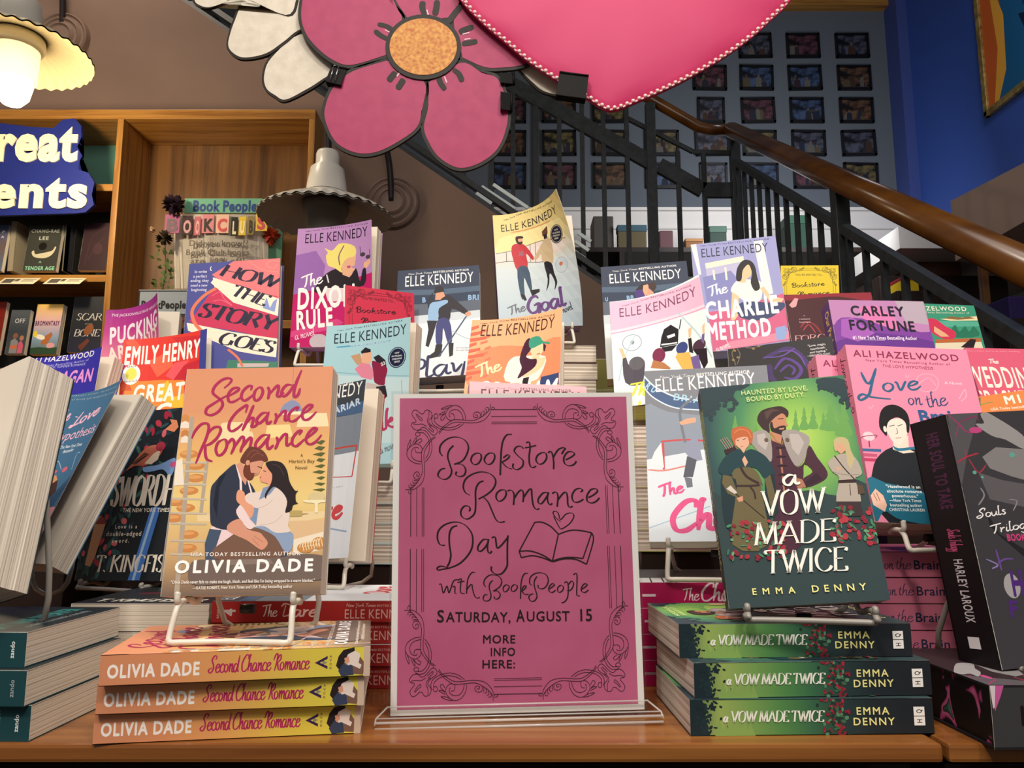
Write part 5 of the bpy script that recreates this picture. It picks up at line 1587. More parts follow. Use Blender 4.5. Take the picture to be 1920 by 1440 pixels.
('p','#2f7a98',[240,587,281,602,396,591,517,584,513,596,391,606,269,618]),
('p','#24718c',[0,774,135,794,304,814,427,841,462,870,474,998,256,990,161,973,83,941,5,997]),
('p','#f2c4ae',[2,864,47,827,97,861,113,910,89,946,11,913]),
('s','#17161b',0.51,[26,853,45,892]),
('s','#17161b',0.52,[49,847,67,892]),
('p','#f5f0ea',[427,841,501,788,541,917,504,992,476,993]),
('p','#f2c4ae',[471,612,513,595,514,643,480,659]),
('t', '0', '"Hazelwood is an', '#eef4f6', [129, 819, 391, 816], 3.12, 1),
('t', '0', 'absolute romance', '#eef4f6', [130, 844, 396, 840], 3.1, 1),
('t', '0', 'powerhouse."', '#eef4f6', [163, 867, 363, 865], 3.08, 1),
('t', '0', '—New York Times', '#eef4f6', [139, 892, 377, 888], 3.07, 1),
('t', '0', 'bestselling author', '#eef4f6', [136, 916, 378, 912], 3.05, 1),
('t', '0', 'CHRISTINA LAUREN', '#eef4f6', [124, 940, 391, 936], 3.03, 1),
('t', '0', 'ALI HAZELWOOD', '#8a2f55', [56, 71, 924, 76], 8.07, 1),
('t', '0', 'New York Times Bestselling Author of', '#8a2f55', [148, 99, 834, 104], 2.91, 0),
('t', '0', 'THE LOVE HYPOTHESIS', '#8a2f55', [277, 131, 690, 134], 3.38, 0),
('t', '0', 'A Novel', '#f8d8e2', [755, 219, 895, 221], 3.31, 1),
('b','#2f6488',2.63,[93,167,125,230,167,217,221,140]),
('b','#2f6488',2.41,[221,140,159,246,122,304,54,335,39,318,77,300,150,315,294,322]),
('t', 'c', 'ove', '#2f6488', [251, 280, 550, 257], 10.35, 2.1),
('t', 'c', 'on', '#2f4a78', [432, 352, 540, 348], 8.31, 1.15),
('t', 'c', 'the', '#2f4a78', [578, 364, 748, 342], 8.77, 1.15),
('t', '0', 'Brain', '#2f5c90', [488, 450, 846, 439], 13.61, 2)],
'wedding': [('bg','#d8607c'),
('t', '0', 'The trouble starts at every wedding', '#f0c0c8', [18, 27, 542, 24], 1.97, 0),
('t', 'c', 'The', '#f6e0d8', [197, 112, 289, 110], 6.47, 1.07),
('t', '0', 'WEDDING', '#f8ece0', [-59, 280, 650, 281], 29.55, 1),
('t', '0', 'CRASHERS', '#f8ece0', [-61, 435, 602, 427], 26.61, 1)],
'mi': [('bg','#e88a48'),
('p','#4a7a48',[10,6,46,5,0,101,0,99]),
('t', '0', 'MIA', '#fbf3e6', [219, 68, 465, 72], 10.15, 2),
('t', '0', 'USA Today bestselling author', '#fbf3e6', [90, 93, 502, 110], 3.13, 1),
('s','#7a9a58',1.05,[23,51,85,45,131,45])],
'laroux': [('bg','#3d3b40'),
('p','#57555a',[15,1,248,0,87,180,0,300,0,144]),
('p','#9b989a',[206,48,273,46,259,8,308,0,383,28,483,72,554,116,532,164,404,119,309,100]),
('p','#858284',[201,184,318,148,532,164,476,290,382,271,238,233]),
('p','#5f5c61',[146,246,303,283,469,306,428,399,186,357]),
('p','#242227',[206,511,141,462,139,401,198,496,354,564,340,594]),
('b','#a03a6c',1.21,[15,1,85,44,129,78,215,80]),
('b','#a03a6c',1.04,[85,44,34,99]),
('b','#8c3360',1.04,[88,36,212,15,235,32]),
('e','#c04a86',[197,72,6.8,2.8,0]),
('b','#a8384a',1.34,[8,201,87,180,179,168]),
('b','#a8384a',1.18,[87,180,86,148]),
('b','#a8384a',1.01,[98,188,146,246,216,217]),
('b','#8a8890',1.15,[93,376,150,340,135,308]),
('b','#8a8890',0.99,[335,410,381,373,327,363]),
('e','#63a79a',[427,184,2.8,2.4,0]),
('e','#63a79a',[118,245,2.0,1.7,0]),
('e','#63a79a',[167,266,1.4,1.2,0]),
('b','#6a4a94',1.42,[137,606,198,594,254,597]),
('b','#8a7ab4',1.26,[61,587,134,613,87,625]),
('b','#6a4a94',1.43,[145,554,151,606,152,636]),
('e','#a5a3a7',[202,698,8.1,10.3,0]),
('t', 'c', 'Souls', '#f3f0f2', [64, 428, 281, 419], 7.18, 0.97),
('t', 'c', 'Trilogy', '#f3f0f2', [143, 493, 465, 478], 7.15, 0.96),
('t', '0', 'BOOK ONE', '#d0417e', [243, 525, 498, 533], 5.5, 2),
('t', '0', 'HER SOUL', '#4e2a78', [193, 735, 846, 758], 20.53, 2),
('t', '0', 'FOR', '#4e2a78', [139, 811, 521, 824], 12.33, 2)],
'redcard': [('bg','#c62f4b'),
('t', '0', "YOU'RE INVITED TO...", '#3a0d18', [226, 133, 720, 134], 4.53, 1),
('t', 'p', 'Bookstore', '#3a0d18', [154, 285, 728, 262], 8.98, 1.77),
('t', 'p', 'Romance', '#3a0d18', [229, 400, 726, 384], 8.93, 1.76)],
'yellowcard': [('bg','#e2c61d'),
('t', '0', "YOU'RE INVITED TO...", '#3f3208', [255, 156, 738, 157], 3.98, 1),
('t', 'p', 'Bookstore', '#3f3208', [194, 339, 756, 306], 9.59, 1.7),
('t', 'p', 'Romance', '#3f3208', [296, 473, 842, 438], 9.5, 1.68)],
}

chars = set('ABCDEFGHIKLMNOPRSTUVWYZHzando,.')
for _ops in ART.values():
    for _o in _ops:
        if _o[0] == 't' and _o[1] == '0': chars |= set(_o[2])
chars |= set("BRYNNE WEAVERa dark romantic comedyCHANG-RAELEETENDER AGEGreatEventsDid you know??Book Club booksare 10% off!BookPeopleBRIAR U1234SLOWBURNOur Perfect StormHQBrainALI HAZELWOOD")
load_glyphs(sorted(chars - {' '}))
# ================================================================== setting
OAK = wood('honey_oak', '#7a4c1e', '#9a6a2e', '#ac7c3c', 0, .34)
OAKV = wood('honey_oak_upright', '#7a4c1e', '#9a6a2e', '#ac7c3c', 2, .4)
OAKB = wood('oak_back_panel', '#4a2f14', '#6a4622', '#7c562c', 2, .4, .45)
TABLEW = wood('table_cherry', '#6b3f1e', '#825026', '#96622f', 0, .2, .8, .5)
DARKW = noisy('dark_wood', '#1c1310', '#2b1d17', nscale=9, rough=.5)
RAILW = noisy('rail_oak', '#4a2a12', '#6e4419', (1, .3, 1), 7, .24, .5, 3)
STEEL = noisy('black_steel', '#22262a', '#2e3338', nscale=30, rough=.45, spec=.4)
structure('floor', noisy('carpet', '#231c20', '#352a2d', nscale=60, rough=.95), (-5, -2.5, -.05), (5, 7.4, 0))
structure('ceiling', mat('#8d8378', .9, .1), (-5, -2.5, 7.2), (5, 7.4, 7.3))
# grey photograph wall and the white wall below it
zb = at(1100, 385, 6.9).z
structure('wall_back', mat('#5a6068', .8, .2), (-5, 6.98, zb), (at(1668, 200, 7).x, 7.1, 7.2))
m = MB(); m.box((-2.2, 7.0, 0), (4.5, 7.12, zb)); m.box((-2.2, 6.975, zb - .20), (4.5, 7.0, zb - .175)); m.box((-2.2, 6.97, zb - .02), (4.5, 7.0, zb + .01))
o = m.build('wall_back_lower', mat('#d6d2ce', .7, .2)); o['kind'] = 'structure'
xs = at(1004, 300, 6.96).x
structure('trim_1', mat('#3c4148', .7, .2), (xs - .02, 6.95, zb), (xs + .03, 6.98, 7.2))
p = at(1580, 8, 6.9); structure('trim_2', OAK, (p.x - .9, 6.88, p.z - .02), (p.x + .48, 6.98, p.z + .1))
# blue side wall with its pier
BLUE = mat('#33509f', .6, .3)
structure('wall_right', BLUE, (3.74, 2.6, at(1750, 428, 6).z), (3.9, 7.1, 7.2))
structure('wall_right_lower', mat('#cfc9c4', .8, .15), (4.5, 2.6, 0), (4.6, 7.1, at(1750, 428, 6).z + .2))
xq = at(1668, 200, 7).x; structure('wall_right_pier', mat('#3b4a86', .6, .3), (xq, 6.75, at(1712, 388, 6.75).z), (3.76, 7.12, 7.2))
# plaster bulkhead running forward along the blue wall
a1, a2 = at(1782, 377, 5.0), at(1985, 232, 3.6)
m = MB(); m.prism([(a1.x, a1.y, a1.z), (a1.x, a1.y, a1.z - .42), (a2.x + .2, a2.y, a1.z - .42), (a2.x + .2, a2.y, a2.z)], (.9, .25, 0))
o = m.build('trim_3', mat('#b39a8c', .8, .15)); o['kind'] = 'structure'
q = at(1830, 440, 5.3); structure('trim_4', mat('#c9c4c0', .8, .15), (q.x - .55, 5.3, q.z - .1), (q.x + 1.1, 6.9, q.z + .06))
# brown wall that carries the upper stair flight
w0, w1 = at(340, 0, 3.9), at(1120, 530, 3.9); sl = (w1.z - w0.z) / (w1.x - w0.x)
def wz(x): return w0.z + sl * (x - w0.x)
xe = 1.05
m = MB(); m.prism([(-7, 3.9, 0), (xe, 3.9, 0), (xe, 3.9, wz(xe)), (w0.x + (7.2 - w0.z) / sl, 3.9, 7.2), (-5 - 2, 3.9, 7.2)], (0, .12, 0))
o = m.build('wall_stair', noisy('brown_plaster', '#7c675d', '#826c61', nscale=3, rough=.85, spec=.15)); o['kind'] = 'structure'

# ================================================================== staircase
st = empty('staircase', 'open black steel staircase climbing to the left behind the display', 'staircase', Matrix.Translation((0, 4.3, 0)))
def bar(name, a, b, w, h, mt=STEEL, parent=st, drop=(0, 0, 0)):
    a, b = Vector(a) + Vector(drop), Vector(b) + Vector(drop); inv = Vector(parent.location); a -= inv; b -= inv
    m = MB(); t = (b - a).normalized(); s = t.cross(Vector((0, 0, 1))).normalized() * w / 2; u = s.cross(t).normalized() * h / 2
    m.prism([a + s + u, a - s + u, a - s - u, a + s - u], b - a); return m.build(name, mt, parent)
xL, xR = -3.4, .86
for y, dz, h in ((3.99, .02, .045), (4.05, .125, .03), (4.95, .10, .05)):
    bar('stringer', (xL, y, wz(xL) + dz), (xR if y < 4.9 else 1.0, y, wz(xR if y < 4.9 else 1.0) + dz), .05, h)
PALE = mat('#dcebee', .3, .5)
for (ax, ay), (bx, by) in (((893, 362), (922, 382)), ((903, 350), (966, 392)), ((925, 346), (990, 390)), ((1072, 468), (1098, 486)), ((1078, 452), (1104, 470)), ((1084, 437), (1108, 453))): bar('painted_reflection', at(ax, ay, 4.04), at(bx, by, 4.04), .012, .018, PALE)  # pale bars paint the bright reflections seen along the stair stringers
for k in range(7, 15):
    x = xR - .26 * k - .1; z = wz(x) + .03
    m = MB(); m.box((x - .15, 4.0 - 4.3, z - .015), (x + .13, 4.98 - 4.3, z + .015)); m.build('tread', STEEL, st)
# landing rail: newel posts, sloping bars and balusters
nw1, nw2 = at(1221, 300, 4.4), at(1378, 300, 4.4)
zl = nw1.z - 1.25
MB().box((nw1.x - .1, 4.35 - 4.3, zl - .18), (nw2.x + .4, 5.3 - 4.3, zl - .08)).build('landing', STEEL, st)
for nx, zt in ((nw1.x, at(1221, 195, 4.4).z), (nw2.x, at(1378, 246, 4.4).z)):
    MB().box((nx - .028, 4.4 - .028 - 4.3, .0), (nx + .028, 4.4 + .028 - 4.3, zt), .004).build('newel_post', STEEL, st)
def upz(x, px0, py0): q = at(px0, py0, 4.4); return q.z - .60 * (x - q.x)
bar('rail_bar', (-.9, 4.4, upz(-.9, 1220, 305)), (nw1.x, 4.4, upz(nw1.x, 1220, 305)), .03, .09)
bar('rail_bar', at(1235, 310, 4.4), at(1318, 357, 4.4), .03, .09); bar('rail_bar', at(1318, 357, 4.4), at(1372, 357, 4.4), .03, .09)
bar('rail_bar', at(1176, 222, 4.4), at(1300, 285, 4.4), .02, .025); bar('rail_bar', at(1300, 285, 4.4), at(1372, 287, 4.4), .02, .025)
for px in (870, 922, 962, 1006, 1049, 1092, 1132, 1176):
    q = at(px, 300, 4.4); zt_ = upz(q.x, 1220, 195)
    MB().box((q.x - .013, .087, wz(q.x) - .05), (q.x + .013, .113, zt_)).build('baluster', STEEL, st)
for px in (1271, 1319):
    q = at(px, 300, 4.4); MB().box((q.x - .013, .087, .6), (q.x + .013, .113, at(px, 285, 4.4).z)).build('baluster', STEEL, st)
m = MB(); m.tube([Vector(v) - st.location for v in (at(1100, 120, 4.4), at(1215, 183, 4.4), at(1310, 238, 4.4), at(1330, 243, 4.4), at(1372, 243, 4.4))], .035, 10)
m.build('landing_handrail', RAILW, st, True)
# lower flight coming towards the viewer on the right
lf = empty('stair_railing', 'long wooden handrail on black balusters descending towards the right edge', 'railing', Matrix.Translation((1.3, 3, 1)))
A, B = at(1371, 243, 4.38), at(1965, 520, 1.72)
def onrail(t, dz=0): return A + (B - A) * t + Vector((0, 0, dz))
loc = lambda v: Vector(v) - lf.location
m = MB(); prof = [(-.034, -.02), (-.038, .004), (-.03, .022), (-.012, .033), (.012, .033), (.03, .022), (.038, .004), (.034, -.02), (.018, -.032), (-.018, -.032)]
t = (B - A).normalized(); sx = t.cross(Vector((0, 0, 1))).normalized(); uz = sx.cross(t)
m.prism([loc(A) + (sx * a + uz * b) * 1.28 for a, b in prof], B - A)
o = m.build('handrail', RAILW, lf)
for p_ in o.data.polygons: p_.use_smooth = len(p_.vertices) == 4
bar('under_rail', onrail(.02, -.19), onrail(1, -.19), .035, .035, STEEL, lf)
bar('stringer', onrail(.0, -1.02), onrail(1, -1.02), .05, .26, DARKW, lf)
for k in range(19):
    q = onrail(.035 + .051 * k, -.2); L = loc(q)
    MB().box((L.x - .01, L.y - .01, L.z - .75), (L.x + .01, L.y + .01, L.z)).build('baluster', STEEL, lf)
for tt in (.572,):
    q = loc(onrail(tt)); MB().box((q.x - .027, q.y - .027, q.z - 1.1), (q.x + .027, q.y + .027, q.z - .02), .003).build('newel_post', STEEL, lf)

# ================================================================== framed photographs on the grey wall
rr = random.Random(4); PICS = [noisy('print_%d' % i, c1, c2, (1, 1, 1.4), 9, .35, .4, 3, lo=.42, hi=.6) for i, (c1, c2) in enumerate([('#0e0e14', '#484a58'), ('#130e0b', '#5e4432'), ('#0c111c', '#3a4a68'), ('#140d10', '#56343e'), ('#0e110f', '#665a3a')])]
FRM = mat('#0e0d10', .35, .4); ordn = ['top', 'second', 'third', 'fourth', 'fifth']; cols = [923, 1016, 1110, 1207, 1301, 1389, 1480, 1573]
cn = ['far left', 'second from left', 'third from left', 'fourth from left', 'fifth from left', 'third from right', 'second from right', 'far right']
c0 = at(1389, 183, 6.96)
fw, fh = .325, .255
for r in range(5):
    for c, px in enumerate(cols):
        if r < 2 and c < 4 or (r == 0 and c == 4) or (r == 2 and c == 3): continue
        L = at(px, 183, 6.96); T = at(1389, [62, 122, 183, 244, 305][r], 6.96)
        narrow = (c, r) in ((4, 2), (4, 4)); w_ = fw * (.8 if narrow else 1)
        M = Matrix.Translation((L.x + fw / 2, 6.972, T.z - fh / 2)) @ Matrix.Rotation(rr.uniform(-.022, .022), 4, 'Y')
        e = empty('picture_frame', 'black framed dark photograph on grey wall, %s row, %s column' % (ordn[r], cn[c]), 'picture', M, 'framed photographs on the grey wall')
        m = MB(); b_ = .022
        m.box((-w_ / 2, -.02, -fh / 2), (-w_ / 2 + b_, .006, fh / 2)); m.box((w_ / 2 - b_, -.02, -fh / 2), (w_ / 2, .006, fh / 2)); m.box((-w_ / 2, -.02, -fh / 2), (w_ / 2, .006, -fh / 2 + b_)); m.box((-w_ / 2, -.02, fh / 2 - b_), (w_ / 2, .006, fh / 2)); m.build('frame', FRM, e)
        pa = Art(w_ - .04, fh - .04, '#16141a'); pa.mats[0] = rr.choice(PICS); W_, H_ = pa.W, pa.H
        for k in range(rr.randint(2, 5)):
            pa.up(); x = rr.uniform(.15, .85) * W_; y = rr.uniform(.45, .8) * H_; s_ = rr.uniform(18, 40); cc = rr.choice(['#22242e', '#3a2a22', '#55524c', '#2c1f26', '#1a2230', '#4a4030'])
            pa.poly([(x - s_, H_), (x - s_ * .8, y), (x - s_ * .3, y - s_ * .4), (x + s_ * .3, y - s_ * .4), (x + s_ * .8, y), (x + s_, H_)], cc); pa.up(); pa.ell(x, y - s_ * .8, s_ * .33, s_ * .42, 0, rr.choice(['#5c4a3e', '#3e2e28', '#1a1619']))
        if r == 2 and c == 2: pass
        pa.up(); pa.poly([(0, H_ - 14), (W_, H_ - 18), (W_, H_), (0, H_)], rr.choice(['#2f2c2b', '#1a181e', '#3b3532']))
        pa.build('print', lambda u, v, n, w=w_ - .04, h=fh - .04: Vector(((u - .5) * w, -.004 - n, (v - .5) * h)), e)
# painting on the blue wall
pz = [at(1838, 20, 4.9), at(1853, 222, 5.70)]
e = empty('painting', 'large bright abstract painting in gilt frame on the blue wall', 'painting', Matrix.Translation((3.725, 5.70, pz[1].z)))
m = MB(); Hh, Wd = 1.5, 1.3
for a, b in (((-.03, -Wd, 0), (.01, 0, .05)), ((-.03, -Wd, Hh - .05), (.01, 0, Hh)), ((-.03, -.05, 0), (.01, 0, Hh)), ((-.03, -Wd, 0), (.01, -Wd + .05, Hh))): m.box(a, b, .008)
m.build('frame', noisy('gilt', '#8a6f3c', '#c9ae6b', nscale=20, rough=.35, metal=.6), e)
pa = Art(Wd - .08, Hh - .08, '#1d5a86'); W_, H_ = pa.W, pa.H
for col, P in (('#c05a26', [(0, 0), (.1, 0), (.2, .5), (.16, .8), (.1, 1), (0, 1)]), ('#e0a03a', [(.09, .2), (.22, .55), (.2, .85), (.1, 1), (.06, 1), (.14, .7)]), ('#123a66', [(.3, .2), (.6, .1), (.8, .4), (.7, .7), (.4, .6)]), ('#0e2440', [(.35, .62), (.55, .7), (.7, .66), (.6, .78), (.4, .74)]), ('#d6dfe6', [(.75, .6), (.95, .55), (1, .9), (.8, .95)])):
    pa.up(); pa.poly([(x * W_, y * H_) for x, y in P], col)
pa.up(); pa.ell(.52 * W_, .38 * H_, 70, 80, 0, '#d9c23c'); pa.up(); pa.ell(.55 * W_, .38 * H_, 30, 45, 0, '#12141a')
pa.build('canvas', lambda u, v, n: Vector((-.008 - n, -u * (Wd - .08) - .04, .04 + v * (Hh - .08))), e)

# ================================================================== far shop fittings under the photograph wall
zsh = at(1160, 474, 6.4).z
sh = empty('wall_shelving', 'dark wooden shelving against the white back wall', 'shelf', Matrix.Translation((.6, 6.6, 0)))
for z in (zsh - .04 - 1.1, zsh - .04 - .55, zsh - .04): MB().box((-.9, -.35, z), (2.6, .35, z + .04)).build('shelf_board', DARKW, sh)
for x in (-.9, .3, 1.4, 2.56): MB().box((x, -.35, 0), (x + .04, .35, zsh - .04)).build('upright', DARKW, sh)
def boxthing(name, label, cat, px0, py0, px1, Y, d, col, lid=None, zb=None):
    a, b = at(px0, py0, Y), at(px1, py0, Y); zb = zsh if zb is None else zb; e = empty(name, label, cat, Matrix.Translation(((a.x + b.x) / 2, Y, zb + .0005))); w = (b.x - a.x) / 2; h = b.z - zb
    MB().box((-w, 0, 0), (w, d, h), min(.01, w * .2)).build('body', mat(col, .6), e)
    if lid: MB().box((-w * 1.03, -.008, h * .78), (w * 1.03, d + .008, h * 1.02), .006).build('lid', mat(lid, .5), e)
    return e
boxthing('storage_box', 'dark crumpled parcel on the back shelf left of the newel post', 'box', 1112, 405, 1150, 6.45, .25, '#4a4540')
boxthing('game_box', 'blue and tan game box standing behind the black balusters', 'box', 1158, 423, 1212, 6.40, .08, '#5a5038', '#3b5763')
boxthing('plush_toy_box', 'green toy packet on the back shelf behind the railing', 'toy', 1476, 405, 1518, 6.38, .2, '#1e3a2e', '#284a3a')
boxthing('toy_box', 'small maroon packet on the back shelf beside the newel post', 'box', 1236, 432, 1262, 6.38, .2, '#5a3c40')
boxthing('basket', 'brown round-topped basket behind the periwinkle paperback', 'basket', 1285, 448, 1318, 6.36, .25, '#7a5230', '#9a6c40')
boxthing('lidded_tub', 'dark green tub on the back shelf left of the second newel post', 'box', 1330, 425, 1362, 6.40, .2, '#24362e', '#3a5548')
zr = at(1760, 520, 5.6).z
pl = at(1755, 520, 5.6)
e = empty('display_plinth', 'dark plinth under the brown crate beyond the handrail', 'plinth', Matrix.Translation((pl.x, 5.55, 0))); MB().box((-.45, 0, 0), (.5, .5, zr), .01).build('body', DARKW, e)
boxthing('storage_crate', 'low brown crate under the wooden handrail', 'crate', 1720, 468, 1800, 5.62, .36, '#4a3026', '#5a3c30', zr)
zg = at(1707, 548, 5.2).z; pl = at(1707, 548, 5.2)
e = empty('display_plinth', 'narrow dark plinth under the yellow gift packet', 'plinth', Matrix.Translation((pl.x, 5.15, 0))); MB().box((-.12, 0, 0), (.12, .3, zg), .01).build('body', DARKW, e)
boxthing('gift_box', 'yellow and red gift packet seen between the lower balusters', 'box', 1692, 518, 1722, 5.2, .2, '#c9a81e', '#8a2430', zg)
zc = at(1940, 600, 4.2).z; pl = at(1945, 600, 4.2)
e = empty('display_plinth', 'dark plinth under the purple cushion at the right edge', 'plinth', Matrix.Translation((pl.x, 4.15, 0))); MB().box((-.2, 0, 0), (.25, .4, zc), .01).build('body', DARKW, e)
boxthing('cushion', 'dark purple cushion beyond the railing at the right edge', 'cushion', 1890, 555, 1990, 4.2, .3, '#33245e', None, zc)
q = at(1880, 480, 4.6)
e = empty('wooden_rack', 'brown wooden rack posts beyond the handrail at right edge', 'rack', Matrix.Translation((q.x, 4.6, 0)))
hz = at(1850, 430, 4.6).z
for x in (-.14, .32): MB().box((x, 0, 0), (x + .045, .045, hz), .008).build('post', RAILW, e)
for z in (hz - .06, hz - .25, hz - .9): MB().box((-.14, .005, z), (.365, .035, z + .06), .008).build('rail', RAILW, e)

# ================================================================== oak bookcase with its contents
YC = 3.55
case = empty('bookcase', 'honey oak bookcase against the brown wall, left of the display', 'bookcase', Matrix.Translation((-1.9, YC, 0)))
xl, xd, xr = -3.1 + 1.9, at(227, 205, YC).x + 1.9, at(592, 205, YC).x + 1.9; zt = at(300, 205, YC).z
def cb(n, m, a, b): return MB().box(a, b, .003).build(n, m, case)
cb('top_board', OAK, (xl, 0, zt - .05), (xr, .3, zt))
for x in (xl, xd - .012, xr - .03): cb('side_panel', OAKV, (x, 0, 0), (x + .03, .3, zt - .05))
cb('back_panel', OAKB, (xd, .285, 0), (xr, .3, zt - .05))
zs = [at(100, 345, YC).z, at(100, 515, YC).z, at(100, 690, YC).z, at(100, 850, YC).z]
cb('back_panel', noisy('teal_back', '#6aa99b', '#78b5a6', nscale=4, rough=.7), (xl, .285, zs[0]), (xd, .3, zt - .05)); cb('back_panel', noisy('slate_back', '#262b2d', '#2e3436', nscale=4, rough=.7), (xl, .285, 0), (xd, .3, zs[0]))
for z in zs: cb('shelf_board', OAK, (xl + .03, .0, z - .035), (xd - .012, .285, z))
for z in (at(450, 600, YC).z, .5): cb('shelf_board', OAK, (xd + .018, .0, z - .04), (xr - .03, .285, z))
cb('kick_board', OAK, (xl, .02, 0), (xr, .04, .1))
# blue cut-out sign
Yg = 3.46
e = empty('shop_sign', 'navy cut-out sign with big cream lettering across the bookcase', 'sign', Matrix.Translation(at(60, 320, Yg)))
ctr = at(60, 320, Yg)
P = [(-120, 240), (-40, 226), (60, 238), (100, 240), (118, 224), (140, 222), (152, 236), (153, 256), (145, 275), (154, 292), (147, 306), (147, 318), (166, 324), (177, 342), (172, 365), (176, 384), (160, 398), (140, 400), (60, 402), (-120, 408)]
MB().prism([at(x, y, Yg) - ctr for x, y in P][::-1], (0, .018, 0)).build('board', mat('#1f2a78', .5), e)
ga = Art(.9, .6, '#f0e4c0'); ga.polys = []
def letters(name, s, x0, y, x1, h, Y, col, parent, wt=2, dy=-.004, th=.0004):
    a, b = at(x0, y, Y), at(x1, y, Y); L = (b.x - a.x) * 1000; ar = Art(L / 1000, .3, col); ar.outline = True; ar.text('0', s, col, 0, 200, L, 200, h, wt)
    bm = bmesh.new(); org = parent.matrix_world.translation
    for Pq, z, mi in ar.polys:
        vs = [bm.verts.new(Vector((a.x + p.x / 1000, a.y + dy, a.z + (200 - p.y) / 1000)) - org) for p in Pq]; bm.faces.new(vs)
    bmesh.ops.remove_doubles(bm, verts=bm.verts, dist=1e-6)
    r = bmesh.ops.extrude_face_region(bm, geom=bm.faces[:]); bmesh.ops.translate(bm, vec=(0, -th, 0), verts=[v for v in r['geom'] if isinstance(v, bmesh.types.BMVert)])
    bmesh.ops.recalc_face_normals(bm, faces=bm.faces)
    return obj_from_bm(name, bm, mat(col, .5), parent)
letters('lettering', 'Great', -78, 300, 146, 175, Yg, '#f1e6c6', e, 2, -.0002, .007); letters('lettering', 'Events', -120, 388, 168, 150, Yg, '#f1e6c6', e, 2, -.0002, .007)
# small face-out books on the shelves
def mini(label, px0, py0, px1, py1, Y, col, arts=(), t=.025, spine=None, yaw=0):
    a, b = at(px0, py1, Y), at(px1, py0, Y); w, h = b.x - a.x, b.z - a.z
    e = empty('book', label, 'book', Matrix.Translation((a.x + w / 2, Y, a.z)) @ Matrix.Rotation(yaw, 4, 'Z') @ Matrix.Rotation(-.12, 4, 'X'), 'books on the oak bookcase')
    ar = [('bg', col)] + list(arts); book_parts(e, label, w, h, t, ar, col, back=col.split(',')[-1][:7] if col[1] == ':' else col); return e
S2 = YC + .02
mini('dark olive book with acrobat figure, face out on the upper shelf', 42, 417, 112, 508, S2, '#3a3b36', [('t', '0', 'CHANG-RAE', '#b9bdb4', [60, 170, 930, 170], 17, 2), ('t', '0', 'LEE', '#b9bdb4', [330, 330, 640, 330], 17, 2), ('p', '#c9c2a6', [180, 600, 240, 560, 300, 640, 480, 620, 620, 600, 800, 560, 860, 480, 900, 500, 820, 640, 640, 720, 380, 720, 240, 680]), ('e', '#17120f', [490, 470, 20, 20, 0]), ('t', '0', 'A', '#8fd0b0', [440, 830, 540, 830], 10, 1), ('t', '0', 'TENDER AGE', '#8fd0b0', [60, 980, 960, 980], 18, 2)])
mini('blue book with painted landscape at the left end of upper shelf', -40, 417, 11, 508, S2, 'g:#5a6f8e,#6b5a58,#4a5c86', [('t', '0', 'P', '#d6dbe6', [720, 180, 860, 180], 14, 1), ('t', '0', 'A', '#d6dbe6', [720, 290, 860, 290], 12, 1)])
mini('dark maroon book with faint pattern at right end of upper shelf', 146, 413, 205, 507, S2, '#2e1a20', [('s', '#4a2c32', 2, [200, 900, 300, 400, 500, 200, 800, 100]), ('s', '#4a2c32', 2, [300, 800, 500, 500, 800, 300]), ('e', '#3d2429', [600, 550, 22, 30, 0])])
mini('grey hockey romance book with two figures on the lower shelf', 8, 578, 52, 664, S2, 'g:#4a5058,#3a4048,#565c64', [('p', '#8a8a92', [200, 980, 220, 700, 400, 640, 600, 720, 600, 980]), ('e', '#8a5a48', [420, 590, 12, 14, 0]), ('p', '#d0607a', [620, 980, 640, 740, 780, 700, 900, 800, 900, 980]), ('e', '#b07a60', [760, 640, 10, 13, 0]), ('p', '#d0704a', [240, 800, 580, 800, 580, 880, 240, 880]), ('t', '0', 'OFF', '#c9ccd2', [250, 300, 800, 300], 22, 1)])
mini('bright floral fantasy book with painted meadow on the lower shelf', 55, 567, 113, 664, S2, 'g:#4a6a44,#8aa0c0,#d9b0b4,#e8c060', [('t', '0', 'BROMANTASY', '#5a2450', [30, 430, 960, 430], 22, 2), ('p', '#b06a3c', [350, 780, 480, 640, 700, 560, 760, 620, 600, 800, 420, 820]), ('e', '#f0ece0', [300, 660, 24, 12, .3]), ('e', '#e0a0a8', [740, 830, 20, 14, 0]), ('p', '#2f4a34', [0, 880, 300, 860, 700, 880, 1000, 860, 1000, 1000, 0, 1000]), ('e', '#e8d040', [100, 600, 10, 16, 0])], t=.032)
mini('dark book with silver lettering at right end of lower shelf', 125, 552, 196, 660, S2, 'g:#2a2c40,#23252c,#303238', [('t', 's', 'SCAR', '#c9c6c2', [130, 430, 900, 430], 34, 4), ('t', '0', 'OF THE', '#a9a6a2', [420, 510, 640, 510], 6, 0), ('t', 's', 'BONE', '#c9c6c2', [130, 720, 900, 720], 34, 4), ('e', '#8a5230', [560, 600, 20, 30, .4]), ('p', '#6b3a2c', [300, 900, 560, 760, 640, 800, 420, 980])])
mini('red book cut off by the frame on the lower shelf', -50, 562, 6, 664, S2, '#7a2018')
pg = mat('#b5a88e', .8, .1)
